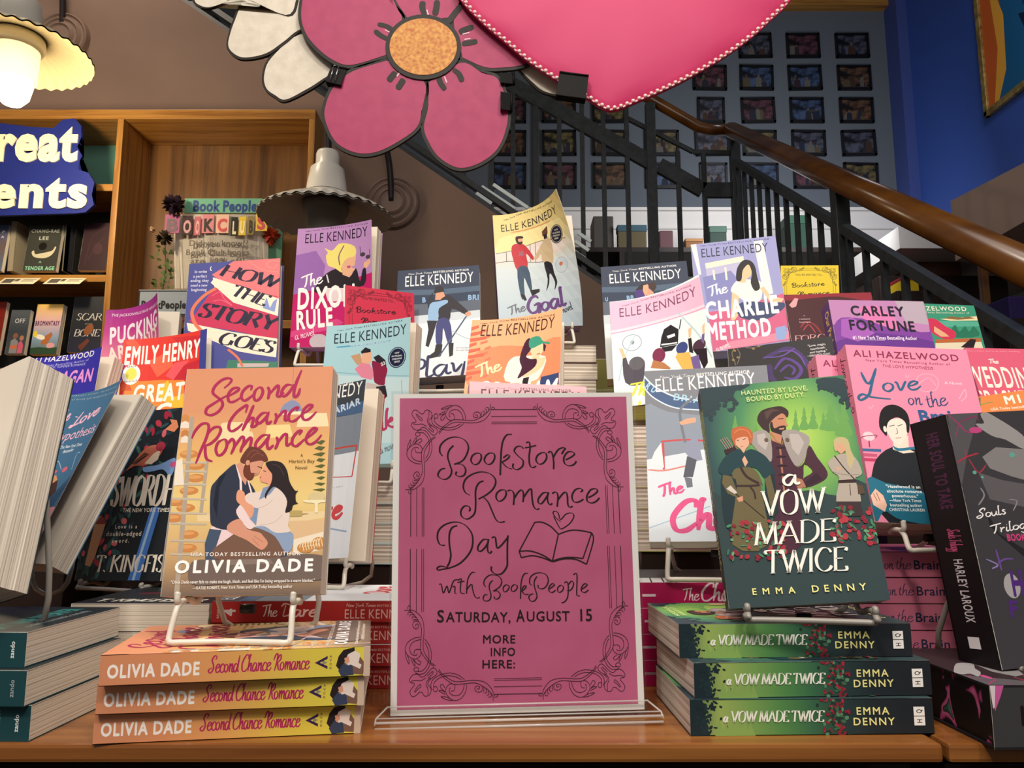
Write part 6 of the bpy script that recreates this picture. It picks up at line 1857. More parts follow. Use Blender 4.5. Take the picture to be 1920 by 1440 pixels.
for i, (x0, x1, y0, c, lb) in enumerate(((13, 33, 415, '#9a917e', 'thick pale book seen from its pages beside the blue landscape book'), (117, 124, 421, '#6b675c', 'thin grey book spine leaning right of the dark olive book'), (126, 134, 424, '#43424a', 'narrow slate book spine second right of the dark olive book'), (135, 143, 426, '#30302f', 'narrow black book spine next to the dark maroon book'))):
    a, b = at(x0, 508, S2 + .03), at(x1, y0, S2 + .03); e = empty('book', lb, 'book', Matrix.Translation((a.x, S2 + .03, a.z)), 'books on the oak bookcase'); w, h = b.x - a.x, b.z - a.z
    MB().box((.002, .002, .002), (w - .002, .14, h - .002)).build('page_block', PAGEW, e); MB().box((0, 0, 0), (w, .003, h), .001).build('spine', mat(c), e)
    m = MB(); m.box((0, 0, 0), (.002, .142, h)); m.box((w - .002, 0, 0), (w, .142, h)); m.build('boards', mat(c), e)
for i, (x, lb) in enumerate(((38, 'printed shelf-talker card under the dark olive book'), (124, 'printed shelf-talker card left of the dark maroon book'))):
    a = at(x, 523, YC - .03); e = empty('shelf_card', lb, 'card', Matrix.Translation((a.x, YC - .012, zs[1] - .02)) @ Matrix.Rotation(-.9, 4, 'X'), 'shelf-talker cards')
    pa = Art(.17, .07, '#d6cdb0')
    for bx in ((12, 10, 60, 58), (64, 10, 84, 40), (95, 12, 160, 18), (95, 26, 150, 31), (95, 40, 158, 45)): pa.up(); pa.poly([(bx[0], bx[1]), (bx[2], bx[1]), (bx[2], bx[3]), (bx[0], bx[3])], '#55504a')
    pa.build('card_face', lambda u, v, n: Vector(((u - .5) * .17, -n, (v - 1) * .07)), e, 0, .001)
# book-club notice and its trimmings in the right bay
Yn = 3.58
ctr = at(410, 560, Yn)
e = empty('notice_scroll', 'white curled paper notice with collage lettering in the oak bookcase', 'notice', Matrix.Translation(ctr))
def loft(pxs, y0, y1, bul, n=40):
    m = MB(); R = []
    for j in (0, 1):
        row = []
        for i in range(n + 1):
            t_ = i / n; x = pxs[0] + (pxs[1] - pxs[0]) * t_; q = at(x, (y0, y1)[j] + (6 * math.sin(t_ * 3.1)), Yn) - ctr; q.y += bul * (2 * t_ - 1) ** 2 * 1.0 - .0; row.append(m.bm.verts.new(q))
        R.append(row)
    for i in range(n): m.bm.faces.new((R[0][i], R[0][i + 1], R[1][i + 1], R[1][i]))
    bmesh.ops.solidify(m.bm, geom=m.bm.faces[:], thickness=.003); return m
loft((318, 497), 396, 536, .05).build('paper', mat('#e6e0d6', .8, .1), e)
for s_, x0, x1, y in (('Did you know??', 354, 466, 461), ('Book Club books', 348, 468, 478), ('are 10% off!', 357, 460, 494)): letters('notice_lettering', s_, x0, y, x1, 27, Yn - .007, '#5a524c', e, 1, -.0002)
tile = [('B', 308, 338, '#a05a80', '#5a4650'), ('O', 340, 362, '#3a2a30', '#b98a90'), ('O', 363, 377, '#b0606a', '#d0a0a0'), ('K', 378, 402, '#c98088', '#1c1618'), ('C', 404, 430, '#d8b0a0', '#c04a4c'), ('L', 432, 446, '#2c2a20', '#d9d2b0'), ('U', 447, 462, '#d8b83c', '#e8e0c0'), ('B', 463, 477, '#8a7a50', '#3a3428'), ('S', 479, 502, '#d9b64a', '#c05058')]
for i, (c, x0, x1, bg_, fg) in enumerate(tile):
    dy = [0, 3, 4, 0, 0, 5, 4, 3, -4][i]; a, b = at(x0, 437 + dy, Yn - .016), at(x1, 402 + dy, Yn - .016)
    MB().box(a - ctr, Vector((b.x, b.y + .004, b.z)) - ctr).build('letter_tile', mat(bg_, .7), e)
    letters('tile_letter', c, x0 + 3, 433 + dy, x1 - 3, 58, Yn - .0165, fg, e, 2, -.0002)
a, b = at(345, 399, Yn + .03), at(492, 372, Yn + .03); MB().box(a - ctr, Vector((b.x, b.y + .01, b.z)) - ctr).build('banner', mat('#6aa58c', .7), e)
letters('banner_lettering', 'Book People', 361, 396, 482, 52, Yn + .0298, '#27407c', e, 2, -.0002)
ctr2 = at(522, 470, 3.66); e = empty('backing_board', 'narrow green board standing behind the paper notice', 'board', Matrix.Translation(ctr2)); a, b = at(496, 590, 3.66), at(531, 409, 3.66)
MB().box(a - ctr2, Vector((b.x, b.y + .012, b.z)) - ctr2).build('panel', mat('#5a8a72', .7), e)
def pom(label, px, py, Y, r, col, n=60, sq=1):
    c_ = at(px, py, Y); e = empty('tissue_flower', label, 'flower', Matrix.Translation(c_)); m = MB(); g = random.Random(px)
    for k in range(n):
        d = Vector((g.gauss(0, 1), g.gauss(0, 1) * .6 - .2, g.gauss(0, 1))).normalized(); s_ = d.cross(Vector((.3, .2, 1))).normalized() * r * .22
        vs = [m.bm.verts.new(v) for v in (d * r * .1 - s_ * .4, d * r * .7 - s_, d * r * g.uniform(.9, 1.1), d * r * .7 + s_, d * r * .1 + s_ * .4)]; m.bm.faces.new(vs)
    m.build('petals', mat(col, .8), e, False); MB().lathe([(.001, -.35 * r), (.3 * r, -.2 * r), (.38 * r, 0), (.3 * r, .2 * r), (.001, .35 * r)], seg=10).build('core', mat(col, .8), e)
pom('dark plum tissue pompom at upper left of the notice', 326, 384, 3.54, .055, '#2c1c2c', 90)
pom('dark olive paper flower at left edge of the notice', 309, 447, 3.56, .042, '#3a3024')
pom('orange paper flower right of the notice on the green board', 509, 443, 3.62, .048, '#b8482c')
pom('small cream paper flower far left of the notice', 284, 432, 3.66, .02, '#c9a890', 30)
c_ = at(306, 510, 3.64); e = empty('leaf_spray', 'green leafy spray hanging at the left side of the notice', 'greenery', Matrix.Translation(c_)); m = MB(); g = random.Random(2)
for k in range(70):
    p_ = Vector((g.uniform(-.04, .05), g.uniform(-.03, .03), g.uniform(-.2, .12))); d = Vector((g.uniform(-1, 1), g.uniform(-1, .3), g.uniform(-.6, 1))).normalized() * .03; s_ = d.cross(Vector((0, 1, .2))).normalized() * .008
    m.bm.faces.new([m.bm.verts.new(v) for v in (p_, p_ + d * .5 + s_, p_ + d, p_ + d * .5 - s_)])
m.build('leaves', mat('#55683a', .7), e); MB().tube([(0, 0, .14), (.008, .01, 0), (-.01, 0, -.2)], .003, 6).build('stem', mat('#4a5030'), e)
ctr3 = at(305, 565, 3.5); e = empty('name_placard', 'small grey placard with black lettering below the notice', 'sign', Matrix.Translation(ctr3)); a, b = at(257, 592, 3.5), at(352, 543, 3.5)
MB().box(a - ctr3, Vector((b.x, b.y + .012, b.z)) - ctr3, .003).build('panel', mat('#8a93a0', .5), e); m = MB(); m.box(at(259, 590, 3.498) - ctr3, at(350, 588.5, 3.497) - ctr3); m.box(at(259, 546, 3.498) - ctr3, at(350, 544.5, 3.497) - ctr3); m.box(at(259, 590, 3.498) - ctr3, at(260.5, 544.5, 3.497) - ctr3); m.build('border', BLACKM(), e)
letters('lettering', 'BookPeople', 264, 578, 349, 34, 3.4995, '#15161c', e, 2, -.0002)

# ================================================================== gooseneck lamps
ENAM = mat('#dcd7ce', .3, .5)
def barn_lamp(label, px, py, Y, R, lit, arm_pts, plate):
    c_ = at(px, py, Y); e = empty('gooseneck_lamp', label, 'lamp', Matrix.Translation(c_)); nw = 36
    m = MB(); prof = [(.085, .02), (.10, -.012), (.2 * R / .3, -.03, .001), (.26 * R / .3, -.058, .0015), (R, -.085, .0045)]
    m.lathe(prof, seg=252, nw=nw); m.lathe([(r - .002, z - .006, *w) for r, z, *w in prof], seg=252, nw=nw)
    m.build('shade', mat('#9f9270', .35, .5) if lit else ENAM, e, True)  # one enamel in two tones, offsetting the lit and unlit brightness
    m = MB(); m.lathe([(.001, .21), (.045, .21), (.05, .195), (.05, .15), (.072, .13), (.085, .05), (.088, .02)], seg=32); m.build('neck_cap', ENAM, e, True)
    m = MB(); m.lathe([(.001, -.02), (.095, -.02), (.1, -.05), (.092, -.07), (.082, -.075), (.078, -.2), (.001, -.2)], seg=32); m.build('socket', mat('#8b857c' if not lit else '#cfc6b4', .4), e, True)
    m = MB(); m.lathe([(.062, -.07), (.066, -.12), (.068, -.22), (.058, -.27), (.035, -.3), (.001, -.312)], seg=32)
    if lit:
        k = bpy.data.materials.new('lit_globe'); k.use_nodes = True; b = k.node_tree.nodes['Principled BSDF']; b.inputs['Emission Color'].default_value = (1, .86, .55, 1); b.inputs['Emission Strength'].default_value = 7; m.build('globe', k, e, True)
        L = bpy.data.lights.new('bulb_light', 'POINT'); L.energy = LAMP; L.color = (1, .80, .52); L.shadow_soft_size = .07; lo = bpy.data.objects.new('bulb_light', L); lo.location = (0, -.0, -.345); lo.parent = e; COL.objects.link(lo)
    else: m.build('globe', mat('#a8a096', .3, .5), e, True)
    m = MB(); m.tube(catmull([Vector(a) - c_ for a in arm_pts], 8), .016, 10); m.build('gooseneck_arm', mat('#2a2326', .4), e, True)
    if plate is not None:
        m = MB(); M = Matrix.Translation(plate - c_) @ Matrix.Rotation(math.pi / 2, 4, 'X'); m.lathe([(.001, .03), (.055, .03), (.062, .038), (.07, .03), (.078, .02), (.09, .02), (.097, .028), (.104, .02), (.112, .01), (.122, .01), (.13, .018), (.138, .01), (.145, -.02)], M, 40)
        o = m.build('wall_plate', noisy('plate_brown', '#7a655a', '#826c61', nscale=3, rough=.5), e)
        for p_ in o.data.polygons: p_.use_smooth = False
plate = at(735, 380, 3.88)
cl = at(612, 372, 3.18)
barn_lamp('unlit white gooseneck lamp with scalloped shade behind the lilac paperback', 612, 372, 3.18, .285, False, [cl + Vector((0, 0, .2)), cl + Vector((.0, 0, .45)), cl + Vector((.05, .12, .72)), Vector((plate.x - .12, 3.62, plate.z + .52)), Vector((plate.x - .02, 3.80, plate.z + .25)), plate + Vector((0, -.02, 0))], plate)
c2 = at(35, 62, 2.85)
p2 = at(116, 70, 3.88)
barn_lamp('lit gooseneck lamp with scalloped shade glowing at upper left', 35, 62, 2.85, .275, True, [c2 + Vector((0, 0, .2)), c2 + Vector((0, 0, .5)), c2 + Vector((.05, .25, .8)), Vector((p2.x - .05, 3.5, p2.z + .62)), Vector((p2.x, 3.8, p2.z + .36)), p2], p2)
# ================================================================== display tables
def table(label, x0, x1, y0=.632, mtop=TABLEW):
    e = empty('display_table', label, 'table', Matrix.Translation(((x0 + x1) / 2, y0, 0))); c = (x0 + x1) / 2; a, b = x0 - c, x1 - c
    MB().box((a, 0, ZT - .014), (b, 1.25, ZT), .003).build('table_top', mtop, e)
    MB().box((a + .012, .03, .08), (b - .012, 1.22, ZT - .024)).build('cabinet', DARKW, e)
    for k in range(3):
        u0 = a + .03 + k * (b - a - .06) / 3; u1 = u0 + (b - a - .06) / 3 - .012
        d = MB().box((u0, .012, ZT - .20), (u1, .032, ZT - .026), .003).build('drawer_front', TABLEW, e)
        MB().tube([(u0 + .2, .014, ZT - .11), (u0 + .2, -.01, ZT - .11), ((u0 + u1) / 2 + .06, -.01, ZT - .11), ((u0 + u1) / 2 + .06, .014, ZT - .11)], .005, 8).build('handle', STEEL, d)
    for lx in (a + .03, b - .08):
        for ly in (.04, 1.14): MB().box((lx, ly, 0), (lx + .05, ly + .05, .1)).build('leg', DARKW, e)
    return e
xseam = at(1768, 1397, .632).x
table('cherry-stained wooden display table carrying the pink poster and most of the books', -1.15, xseam)
table('second wooden display table meeting the first at a seam at lower right', xseam + .004, 1.5)

# ================================================================== poster in its clear stand
b = POSES['sign']; MS = Matrix.Translation(b['p'][:3]) @ rot3(*b['p'][3:])
po = empty('poster', 'pink poster with black hand lettering and scrollwork in the clear stand', 'poster', MS @ Matrix.Translation((0, 0, .0035)))
pw, ph = b['w'], b['h']
MB().box((-pw / 2 - .0055, .0004, -.0048), (pw / 2 + .0055, .0010, ph + .004)).build('white_sheet', mat('#e9e4e4', .6, .2), po)
pa = Art(pw, ph, '#c4628f'); pa.mats[0] = noisy('pink_print', '#b8577f', '#c2628a', (1, 1, 1), 14, .45, .3, 5); pa.run(ART['sign'])
pa.up()
Wp, Hp = pa.W, pa.H
for (xa, ya, xb, yb, w_) in [(.40, .0405, .60, .0405, .5), (.40, .0635, .60, .0635, .4), (.40, .083, .60, .083, .35), (.40, .0885, .60, .0885, .35)]:
    for yy in (ya, 1 - ya): pa.stroke([(xa * Wp, yy * Hp), (xb * Wp, yy * Hp + .2)], 's', w_, '#2a121f')
for (xa, w_) in ((.0505, .55), (.076, .4), (.099, .4), (.1065, .4)):
    for xx in (xa, 1 - xa):
        pa.stroke([(xx * Wp, .30 * Hp), (xx * Wp + .2, .46 * Hp)], 's', w_, '#2a121f'); pa.stroke([(xx * Wp, .50 * Hp), (xx * Wp + .2, .70 * Hp)], 's', w_, '#2a121f')
for o_ in ((.25, .75),): pass
pa.build('printed_face', lambda u, v, n: Vector(((u - .5) * pw, .0002 - n, v * ph)), po)
hd = empty('sign_holder', 'clear acrylic sign stand holding the pink poster at the table front', 'sign stand', MS)
CP = clear_plastic()
hw = pw / 2 + .0075
MB().box((-hw, -.0030, -.0045), (hw, -.0008, ph + .010), .0004).build('front_panel', CP, hd)
MB().box((-hw, .0018, -.0045), (hw, .0040, ph + .010), .0004).build('back_panel', CP, hd)
inv = MS.inverted(); yb = Vector((0, at(960, 1365, ZT) .y if False else .676, ZT))
def ft(y, z): q = inv @ Vector((0, y, ZT + z)); return (q.y, q.z)
y0 = b['p'][1]
pr = [ft(y0 - .0032, .0125), ft(y0 - .008, .0098), ft(.684, .0072), ft(.676, .0060), ft(.676, .0003), ft(y0 + .055, .0003), ft(y0 + .055, .0006)]
hb = hw + .008
m = MB()
A = [m.bm.verts.new((-hb if z < .007 else -hw, y, z)) for y, z in pr]; Bv = [m.bm.verts.new((hb if z < .007 else hw, y, z)) for y, z in pr]
for i in range(len(pr)): m.bm.faces.new((A[i], A[(i + 1) % len(pr)], Bv[(i + 1) % len(pr)], Bv[i]))
m.bm.faces.new(A); m.bm.faces.new(Bv); m.build('foot', CP, hd)
ED = bpy.data.materials.new('acrylic_edge_highlight'); ED.use_nodes = True; nt_ = ED.node_tree; nt_.nodes.clear()  # whitish mix on thin tubes paints highlights along the foot's edges
o_ = N(nt_, 'ShaderNodeOutputMaterial'); t_ = N(nt_, 'ShaderNodeBsdfTransparent'); b_ = N(nt_, 'ShaderNodeBsdfPrincipled'); b_.inputs['Base Color'].default_value = srgb('#e6e2e0'); b_.inputs['Roughness'].default_value = .15; b_.inputs['Specular IOR Level'].default_value = .8
x_ = N(nt_, 'ShaderNodeMixShader'); x_.inputs[0].default_value = .42; nt_.links.new(t_.outputs[0], x_.inputs[1]); nt_.links.new(b_.outputs[0], x_.inputs[2]); nt_.links.new(x_.outputs[0], o_.inputs[0])
for (ya, za), (yb_, zb_), r_ in ((ft(.676, .0060), None, .0011) and ((ft(.676, .0060)), (ft(.676, .0060)), .0011), ((ft(.676, .0012)), (ft(.676, .0012)), .0010), ((ft(y0 - .0036, .0125)), (ft(y0 - .0036, .0125)), .0007), ((ft(.684, .0074)), (ft(.684, .0074)), .0006)):
    hx = hw if za > .006 else hb; MB().tube([(-hx, ya, za), (hx, yb_, zb_)], r_, 8).build('edge_highlight', ED, hd, True)
for sx in (-1, 1):
    MB().tube([(sx * hw, *ft(y0 - .003, .0125)), (sx * hb, *ft(.684, .0072)), (sx * hb, *ft(.676, .004))], .0008, 6).build('edge_highlight', ED, hd, True)

# ================================================================== wire easels
WIRE = mat('#d8d2c6', .35, .5); WIRED = mat('#8f8b85', .35, .5); KNOB = mat('#1c1c1e', .4)
def easel(key, label, drop, half=.048, lip=.012, t=.026, wire=WIRE, r=.0026, back=.11, fwd=1.0, rails=True):
    """wire easel: front loop below the book, two back rails with a hinge, and rear legs down to the support"""
    b = POSES[key]; yaw = b['p'][3]; base_ = Vector(b['p'][:3]); M = Matrix.Translation(base_) @ Matrix.Rotation(yaw, 4, 'Z')
    e = empty('wire_easel', label, 'easel', M @ Matrix.Translation((0, .02, -drop)), 'wire book easels')
    T = b['p'][4]; s, c = math.sin(T), math.cos(T); rise = b['h'] * .55
    F = lambda x, y, z: Vector((x, y - .02, z + drop))
    def curve(name, P, mt=wire, rad=r): return MB().tube(catmull(P, 5), rad, 8).build(name, mt, e, True)
    for sx in (-1, 1):
        x = sx * half
        if rails: curve('support_rail', [F(x * .8, t + .006 + s * rise, c * rise), F(x * .85, t + .004 + s * rise * .5, c * rise * .5), F(x * .9, t + .002, -.004), F(x, .01, -.0045), F(x, -.006 - .004 * fwd, -.0045), F(x, -.0055 - .006 * fwd, lip * .5), F(x, -.005 - .006 * fwd, lip)])
    curve('front_loop', [F(-half, -.004, -.005), F(-half, -.012, -.010), F(-half * 1.03, -.020 * fwd, -drop + .006), F(-half * .98, -.022 * fwd, -drop + r), F(-half * .8, -.022 * fwd, -drop + r), F(0, -.018 * fwd, -drop + r), F(half * .8, -.022 * fwd, -drop + r), F(half * .98, -.022 * fwd, -drop + r), F(half * 1.03, -.020 * fwd, -drop + .006), F(half, -.012, -.010), F(half, -.004, -.005)])
    curve('rear_leg', [F(-half * .7, t + s * rise * .8, c * rise * .8), F(-half * .9, back, -drop + r), F(half * .9, back, -drop + r), F(half * .7, t + s * rise * .8, c * rise * .8)])
    MB().tube([F(-.006, t * .9, -.014), F(.006, t * .9, -.014)], .0042, 10).build('hinge_knob', KNOB, e)
    return e

# ================================================================== front stacks and standing books
def ink(a, txt, font, col, x0, x1, y, h, wt): a.up(); a.text(font, txt, col, x0 * a.W, y * a.H, x1 * a.W, y * a.H, h, wt)
def couple(a, x0, x1, s=1):
    X = lambda t: (x0 + (x1 - x0) * t) * a.W; Y = lambda t: t * a.H
    for col, P in (('#7a5a4c', [(.45, .9), (.5, .55), (.8, .35), (.98, .6), (.9, .95)]), ('#3a435c', [(.1, .8), (.2, .5), (.55, .6), (.6, .95), (.2, .98)]), ('#e6d6cd', [(.25, .3), (.6, .12), (.8, .25), (.75, .55), (.4, .62)]), ('#2a2124', [(.02, .62), (.1, .3), (.25, .1), (.6, .02), (.62, .14), (.4, .25), (.3, .5), (.12, .75)]), ('#d99a80', [(.28, .38), (.42, .32), (.46, .5), (.34, .6)]), ('#e6d6cd', [(.55, .4), (.85, .62), (.8, .75), (.5, .6)])):
        a.up(); a.poly([(X(x), Y(y)) for x, y in P], col)
def dade_spine(a):
    ink(a, 'OLIVIA DADE', '0', '#f6efe8', .026, .36, .74, a.H * .40, 2); ink(a, 'Second Chance Romance', 'c', '#b02c5b', .39, .765, .70, a.H * .52, .95)
    a.up(); x = .81 * a.W; h = a.H; a.poly([(x - 5, h * .5), (x + 5, h * .28), (x + 5, h * .38), (x - 1, h * .5), (x + 5, h * .62), (x + 5, h * .72)], '#3a2450'); a.poly([(x + 1, h * .42), (x + 5, h * .5), (x + 1, h * .58)], '#8a8a78')
    a.up()
    for i, c in enumerate('AVON'): a.text('0', c, '#4a4050', (.842) * a.W, h * (.34 + .13 * i), (.842) * a.W + 1.9, h * (.34 + .13 * i), 1.9, 1)
    couple(a, .865, .985)
    a.up(); a.poly([(.975 * a.W, 0), (a.W, 0), (a.W, h), (.975 * a.W, h)], '#cbb5a0')
dk = dict(art=ART['dade'], bg=ART['dade'][0][1], spine=dade_spine, spine_bg='h:#d08a66,#d98f63,#dca35c,#d9c24c,#dcd04a')
names = ['bottom', 'middle', 'top']
for k, (x, y, yaw) in enumerate(((-.3236, .6300, 8.3), (-.3205, .6250, 8.0), (-.3145, .6150, 10.2))):
    flat('paperback_book', 'dade', 'peach and yellow spined romance paperback, %s of the stack of three at front left' % names[k], (x, y, ZT + .0001 + k * .0232), math.radians(yaw), .135, .203, .0231, group='stack of peach romance paperbacks', **dk)
standing('paperback_book', 'dade', 'orange romance paperback with couple embracing in a bakery, standing on a white easel', t=.0231, **{k: v for k, v in dk.items() if k not in ('art', 'bg')})
easel('dade', 'white wire easel on the peach stack under the bakery romance', .108 - .0708, .048, lip=.003, t=.0231, back=.085)
def vow_spine(a):
    W, H = a.W, a.H
    a.up(); a.poly([(0, 0), (.05 * W, 0), (.07 * W, .3 * H), (.055 * W, .6 * H), (.08 * W, H), (0, H)], '#1f2e34'); g = random.Random(6)
    for k in range(40): a.up(); a.ell(g.uniform(.03, .15) * W, g.choice((g.uniform(0, .25), g.uniform(.75, 1), g.uniform(.1, .9))) * H, g.uniform(1.2, 3), g.uniform(.6, 1.3), g.uniform(0, 3), '#1f2e34') if k % 3 else a.ell(g.uniform(.02, .08) * W, g.uniform(.1, .9) * H, 2.5, 1.4, g.uniform(0, 3), '#22343a')
    for k in range(6): a.up(); x = (.1 + .025 * k) * W; a.poly([(x, H), (x + .02 * W, H * (.55 + .1 * (k % 2))), (x + .04 * W, H)], '#86a85a')
    for k in range(90): a.up(); a.ell(g.gauss(.60, .022) * W, g.uniform(0, 1) * H, g.uniform(.9, 2.2), g.uniform(.7, 1.6), g.uniform(0, 3), g.choice(['#a8303f', '#8a2637', '#8a2637', '#3f6b50', '#263c36', '#5c8a6a']))
    ink(a, 'a VOW MADE TWICE', 'i', '#eef0e4', .135, .545, .62, H * .30, 1.15)
    ink(a, 'EMMA', '0', '#f0ea9a', .68, .82, .44, H * .2, 1); ink(a, 'DENNY', '0', '#f0ea9a', .665, .84, .73, H * .2, 1)
    for i, c in enumerate('HQ'):
        a.up(); x = .918 * W; y = H * (.23 + .27 * (1 - i)); a.poly([(x, y), (x + .045 * W, y), (x + .045 * W, y + H * .25), (x, y + H * .25)], '#f4f2ee'); a.up()
        cx, cy = x + .0225 * W, y + H * .125; ar = Art(.02, .02, '#15161a'); ar.text('0', c, '#15161a', -1.7, 2.1, 1.7, 2.1, 4.2, 1)
        for P, z, mi in ar.polys: a.poly([(cx + p.y, cy - p.x) for p in P], '#15161a')
vk = dict(art=ART['vow'], bg=ART['vow'][0][1], spine=vow_spine, spine_bg='h:#2c4a44,#98b060,#78a058,#548a4e,#3a6a4c,#2a4040,#252d33,#23282e,#22272d')
for k, (x, y, yaw) in enumerate(((.1427, .6517, 1.6), (.1475, .6549, 3.0), (.1400, .6725, 1.7))):
    flat('paperback_book', 'vow', 'green forest spined fantasy paperback, %s of the stack of three at front right' % names[k], (x, y, ZT + .0001 + k * .0278), math.radians(yaw), .129, .198, .0277, group='stack of green fantasy paperbacks', page=PAGEW, back='#23282e', **vk)
standing('paperback_book', 'vow', 'dark green fantasy paperback with three cloaked figures, standing in front', t=.0277, page=PAGEW, back='#23282e', **{k: v for k, v in vk.items() if k not in ('art', 'bg')})
easel('vow', 'wire easel on the green stack under the dark green fantasy paperback', .015, .05, lip=-.002, t=.028, wire=WIRED, back=.075, fwd=.3)
# teal stack at left and the thick books above it
def teal_spine(a):
    W, H = a.W, a.H
    a.up()
    ar = Art(.1, .1, '#e9eeee'); ar.text('0', 'zando', '#e9eeee', -H * .24, 0, H * .24, 0, 3.4, 1)
    for P, z, mi in ar.polys: a.poly([(.945 * W - p.y * 1, H * .5 + p.x * -1) if False else (.955 * W + p.y, H * .5 - p.x) for p in P], '#e9eeee')
    a.up(); g = random.Random(3)
    for k in range(7): a.up(); a.ell(.80 * W + g.uniform(-4, 4), H * .5 + g.uniform(-5, 5), g.uniform(1, 2.2), g.uniform(.6, 1.2), g.uniform(0, 3), '#e9eeee')
    ar = Art(.1, .1, '#5f8a88'); ar.text('0', 'SLOWBURN', '#5f8a88', -H * .35, 0, H * .35, 0, 2.2, 0); a.up()
    for P, z, mi in ar.polys: a.poly([(.885 * W + p.y, H * .5 - p.x) for p in P], '#5f8a88')
TEALART = [('bg', '#1f2a2e'), ('t', '0', 'BRYNNE WEAVER', '#3fa3a0', [80, 860, 920, 860], 18, 2), ('t', '0', 'a dark romantic comedy', '#8fa3a6', [180, 930, 820, 930], 7, 1)] + [('s', '#32444a', .8, [100 + 60 * k, 100, 300 + 50 * k, 700]) for k in range(10)]
for k, (x, y) in enumerate(((-.3773, .6377), (-.3795, .6315), (-.3870, .640))):
    flat('paperback_book', 'tealstack', 'dark teal spined thick paperback, %s of the stack at the left edge' % names[k], Vector((x - .21, y + .0065, ZT + .0001 + k * .0275)), math.radians(-1.8), .14, .21, .0273, group='stack of dark teal paperbacks', page=PAGE, art=TEALART, bg='#1f2a2e', spine=teal_spine, spine_bg='#1d4248', back='#1d4248')
POSES['tealstand'] = dict(p=[-.4761, .6291, .9577, -.4479, .3348, -.2903], w=.14, h=.21, curl=[1.5, 1.7]); ART['tealstand'] = TEALART
standing('paperback_book', 'tealstand', 'thick open paperback at far left showing only its white first page and page edges', t=.048, page=PAGEW, back='#1f2a2e')
easel('tealstand', 'grey wire easel with black hinge under the thick paperback at far left', .024, .045, t=.052, wire=WIRED, back=.085, fwd=-1.5, rails=False)
standing('paperback_book', 'hypo', 'steel blue paperback with pink lettering, cover flopping open at left', t=.027, page=PAGEW, back='#446f92', inside=mat('#8d8a92', .6))
easel('hypo', 'wire easel under the steel blue paperback at left', .03, .03, lip=.002, t=.027, wire=WIRED, back=.06)
standing('paperback_book', 'sword', 'black fantasy paperback with bird and blue sword behind the bakery romance', t=.026, page=PAGEW, back='#23282e')
easel('sword', 'low wire easel under the black bird-and-sword paperback', .012, .05, lip=-.002, t=.026, wire=WIRED, fwd=.4)
KING = [('bg', '#1b1f22'), ('t', 's', 'T. KINGFISHER', '#d8d4c8', [100, 930, 900, 930], 20, 3.0), ('e', '#2c4650', [500, 400, 40, 30, .3]), ('e', '#5a2030', [300, 600, 14, 10, 0])]
for k in range(3):
    flat('paperback_book', 'king', 'black-covered paperback, %s of the pile whose page ends face front at left' % names[k], (-.4465 + .002 * k, .80, ZT + .0001 + k * .0278), math.radians(-1), .14, .205, .0277, face='tail', group='pile of black fantasy paperbacks', page=PAGE, art=KING, bg='#1b1f22', back='#1b1f22')
def dare_spine(a):
    ink(a, 'The', 'c', '#f2e6e2', .24, .31, .72, a.H * .52, .9); ink(a, 'Dare', '0', '#f2e6e2', .325, .375, .75, a.H * .55, 2) if False else ink(a, 'Dare', 'c', '#e9c3bd', .325, .50, .72, a.H * .58, 1.5)
    ink(a, 'ELLE KENNEDY', '0', '#e0b8b0', .63, .975, .82, a.H * .42, 0); ink(a, 'New York Times', 'c', '#e0b8b0', .64, .78, .28, a.H * .16, .35); ink(a, 'BESTSELLING AUTHOR', '0', '#e0b8b0', .785, .965, .28, a.H * .1, 0)
    spine_num(a, '4', '#f2e6e2')
def spine_num(a, n, col):
    """series number and line set crosswise at the head of the spine, reading upwards"""
    def cross(t, cx, h, half, wt):
        a.up(); ar = Art(.05, .05, col); ar.text('0', t, col, -half, 0, half, 0, h, wt)
        for P, z, mi in ar.polys: a.poly([(cx + p.y + h / 2, a.H * .5 - p.x) for p in P], col)
    cross(n, .085 * a.W, a.H * .5, a.H * .17, 2); cross('BRIAR U', .03 * a.W, a.H * .10, a.H * .30, 1)
DARETOP = [('bg', '#dfe5ea')] + ART['dare'][1:]
pos4 = ['bottom', 'third from top', 'second from top', 'top']
for k in range(4):
    flat('paperback_book', 'dareflat', 'red spined hockey romance paperback, %s of the stack left of the poster' % pos4[k], (-.302 + [.0, .003, -.001, .001][k], .800 + [.002, 0, .003, 0][k], ZT + .0001 + k * .0214), math.radians(1.0), .14, .21, .0213, group='stack of red hockey paperbacks', art=DARETOP, bg='#dfe5ea', spine=dare_spine, spine_bg='#a52a28', back='#a52a28')
def chase_spine(a):
    spine_num(a, '1', '#f6e2ea'); ink(a, 'The', 'c', '#f6e2ea', .25, .33, .72, a.H * .46, .9); ink(a, 'Chase', 'c', '#f6e2ea', .34, .56, .74, a.H * .66, 1.7); ink(a, 'ELLE KENNEDY', '0', '#f6c8d8', .65, .97, .75, a.H * .38, 0)
CH = [('bg', '#4a4d54'), ('p', '#e6e6e8', [0, 0, 300, 0, 300, 1000, 0, 1000])] + [('s', '#2a2a30', 1.6, [0, 40 + 60 * k, 300, 70 + 60 * k]) for k in range(15)]
for k in range(4):
    flat('paperback_book', 'chaseflat', 'hot pink spined hockey romance paperback, %s of the stack right of the poster' % pos4[k], (.1225 + [.001, -.001, .002, 0][k], .815, ZT + .0001 + k * .0256), math.radians(1.2), .14, .21, .0254, group='stack of hot pink hockey paperbacks', art=CH, bg='#4a4d54', spine=chase_spine, spine_bg='#b81b5a', back='#b81b5a')
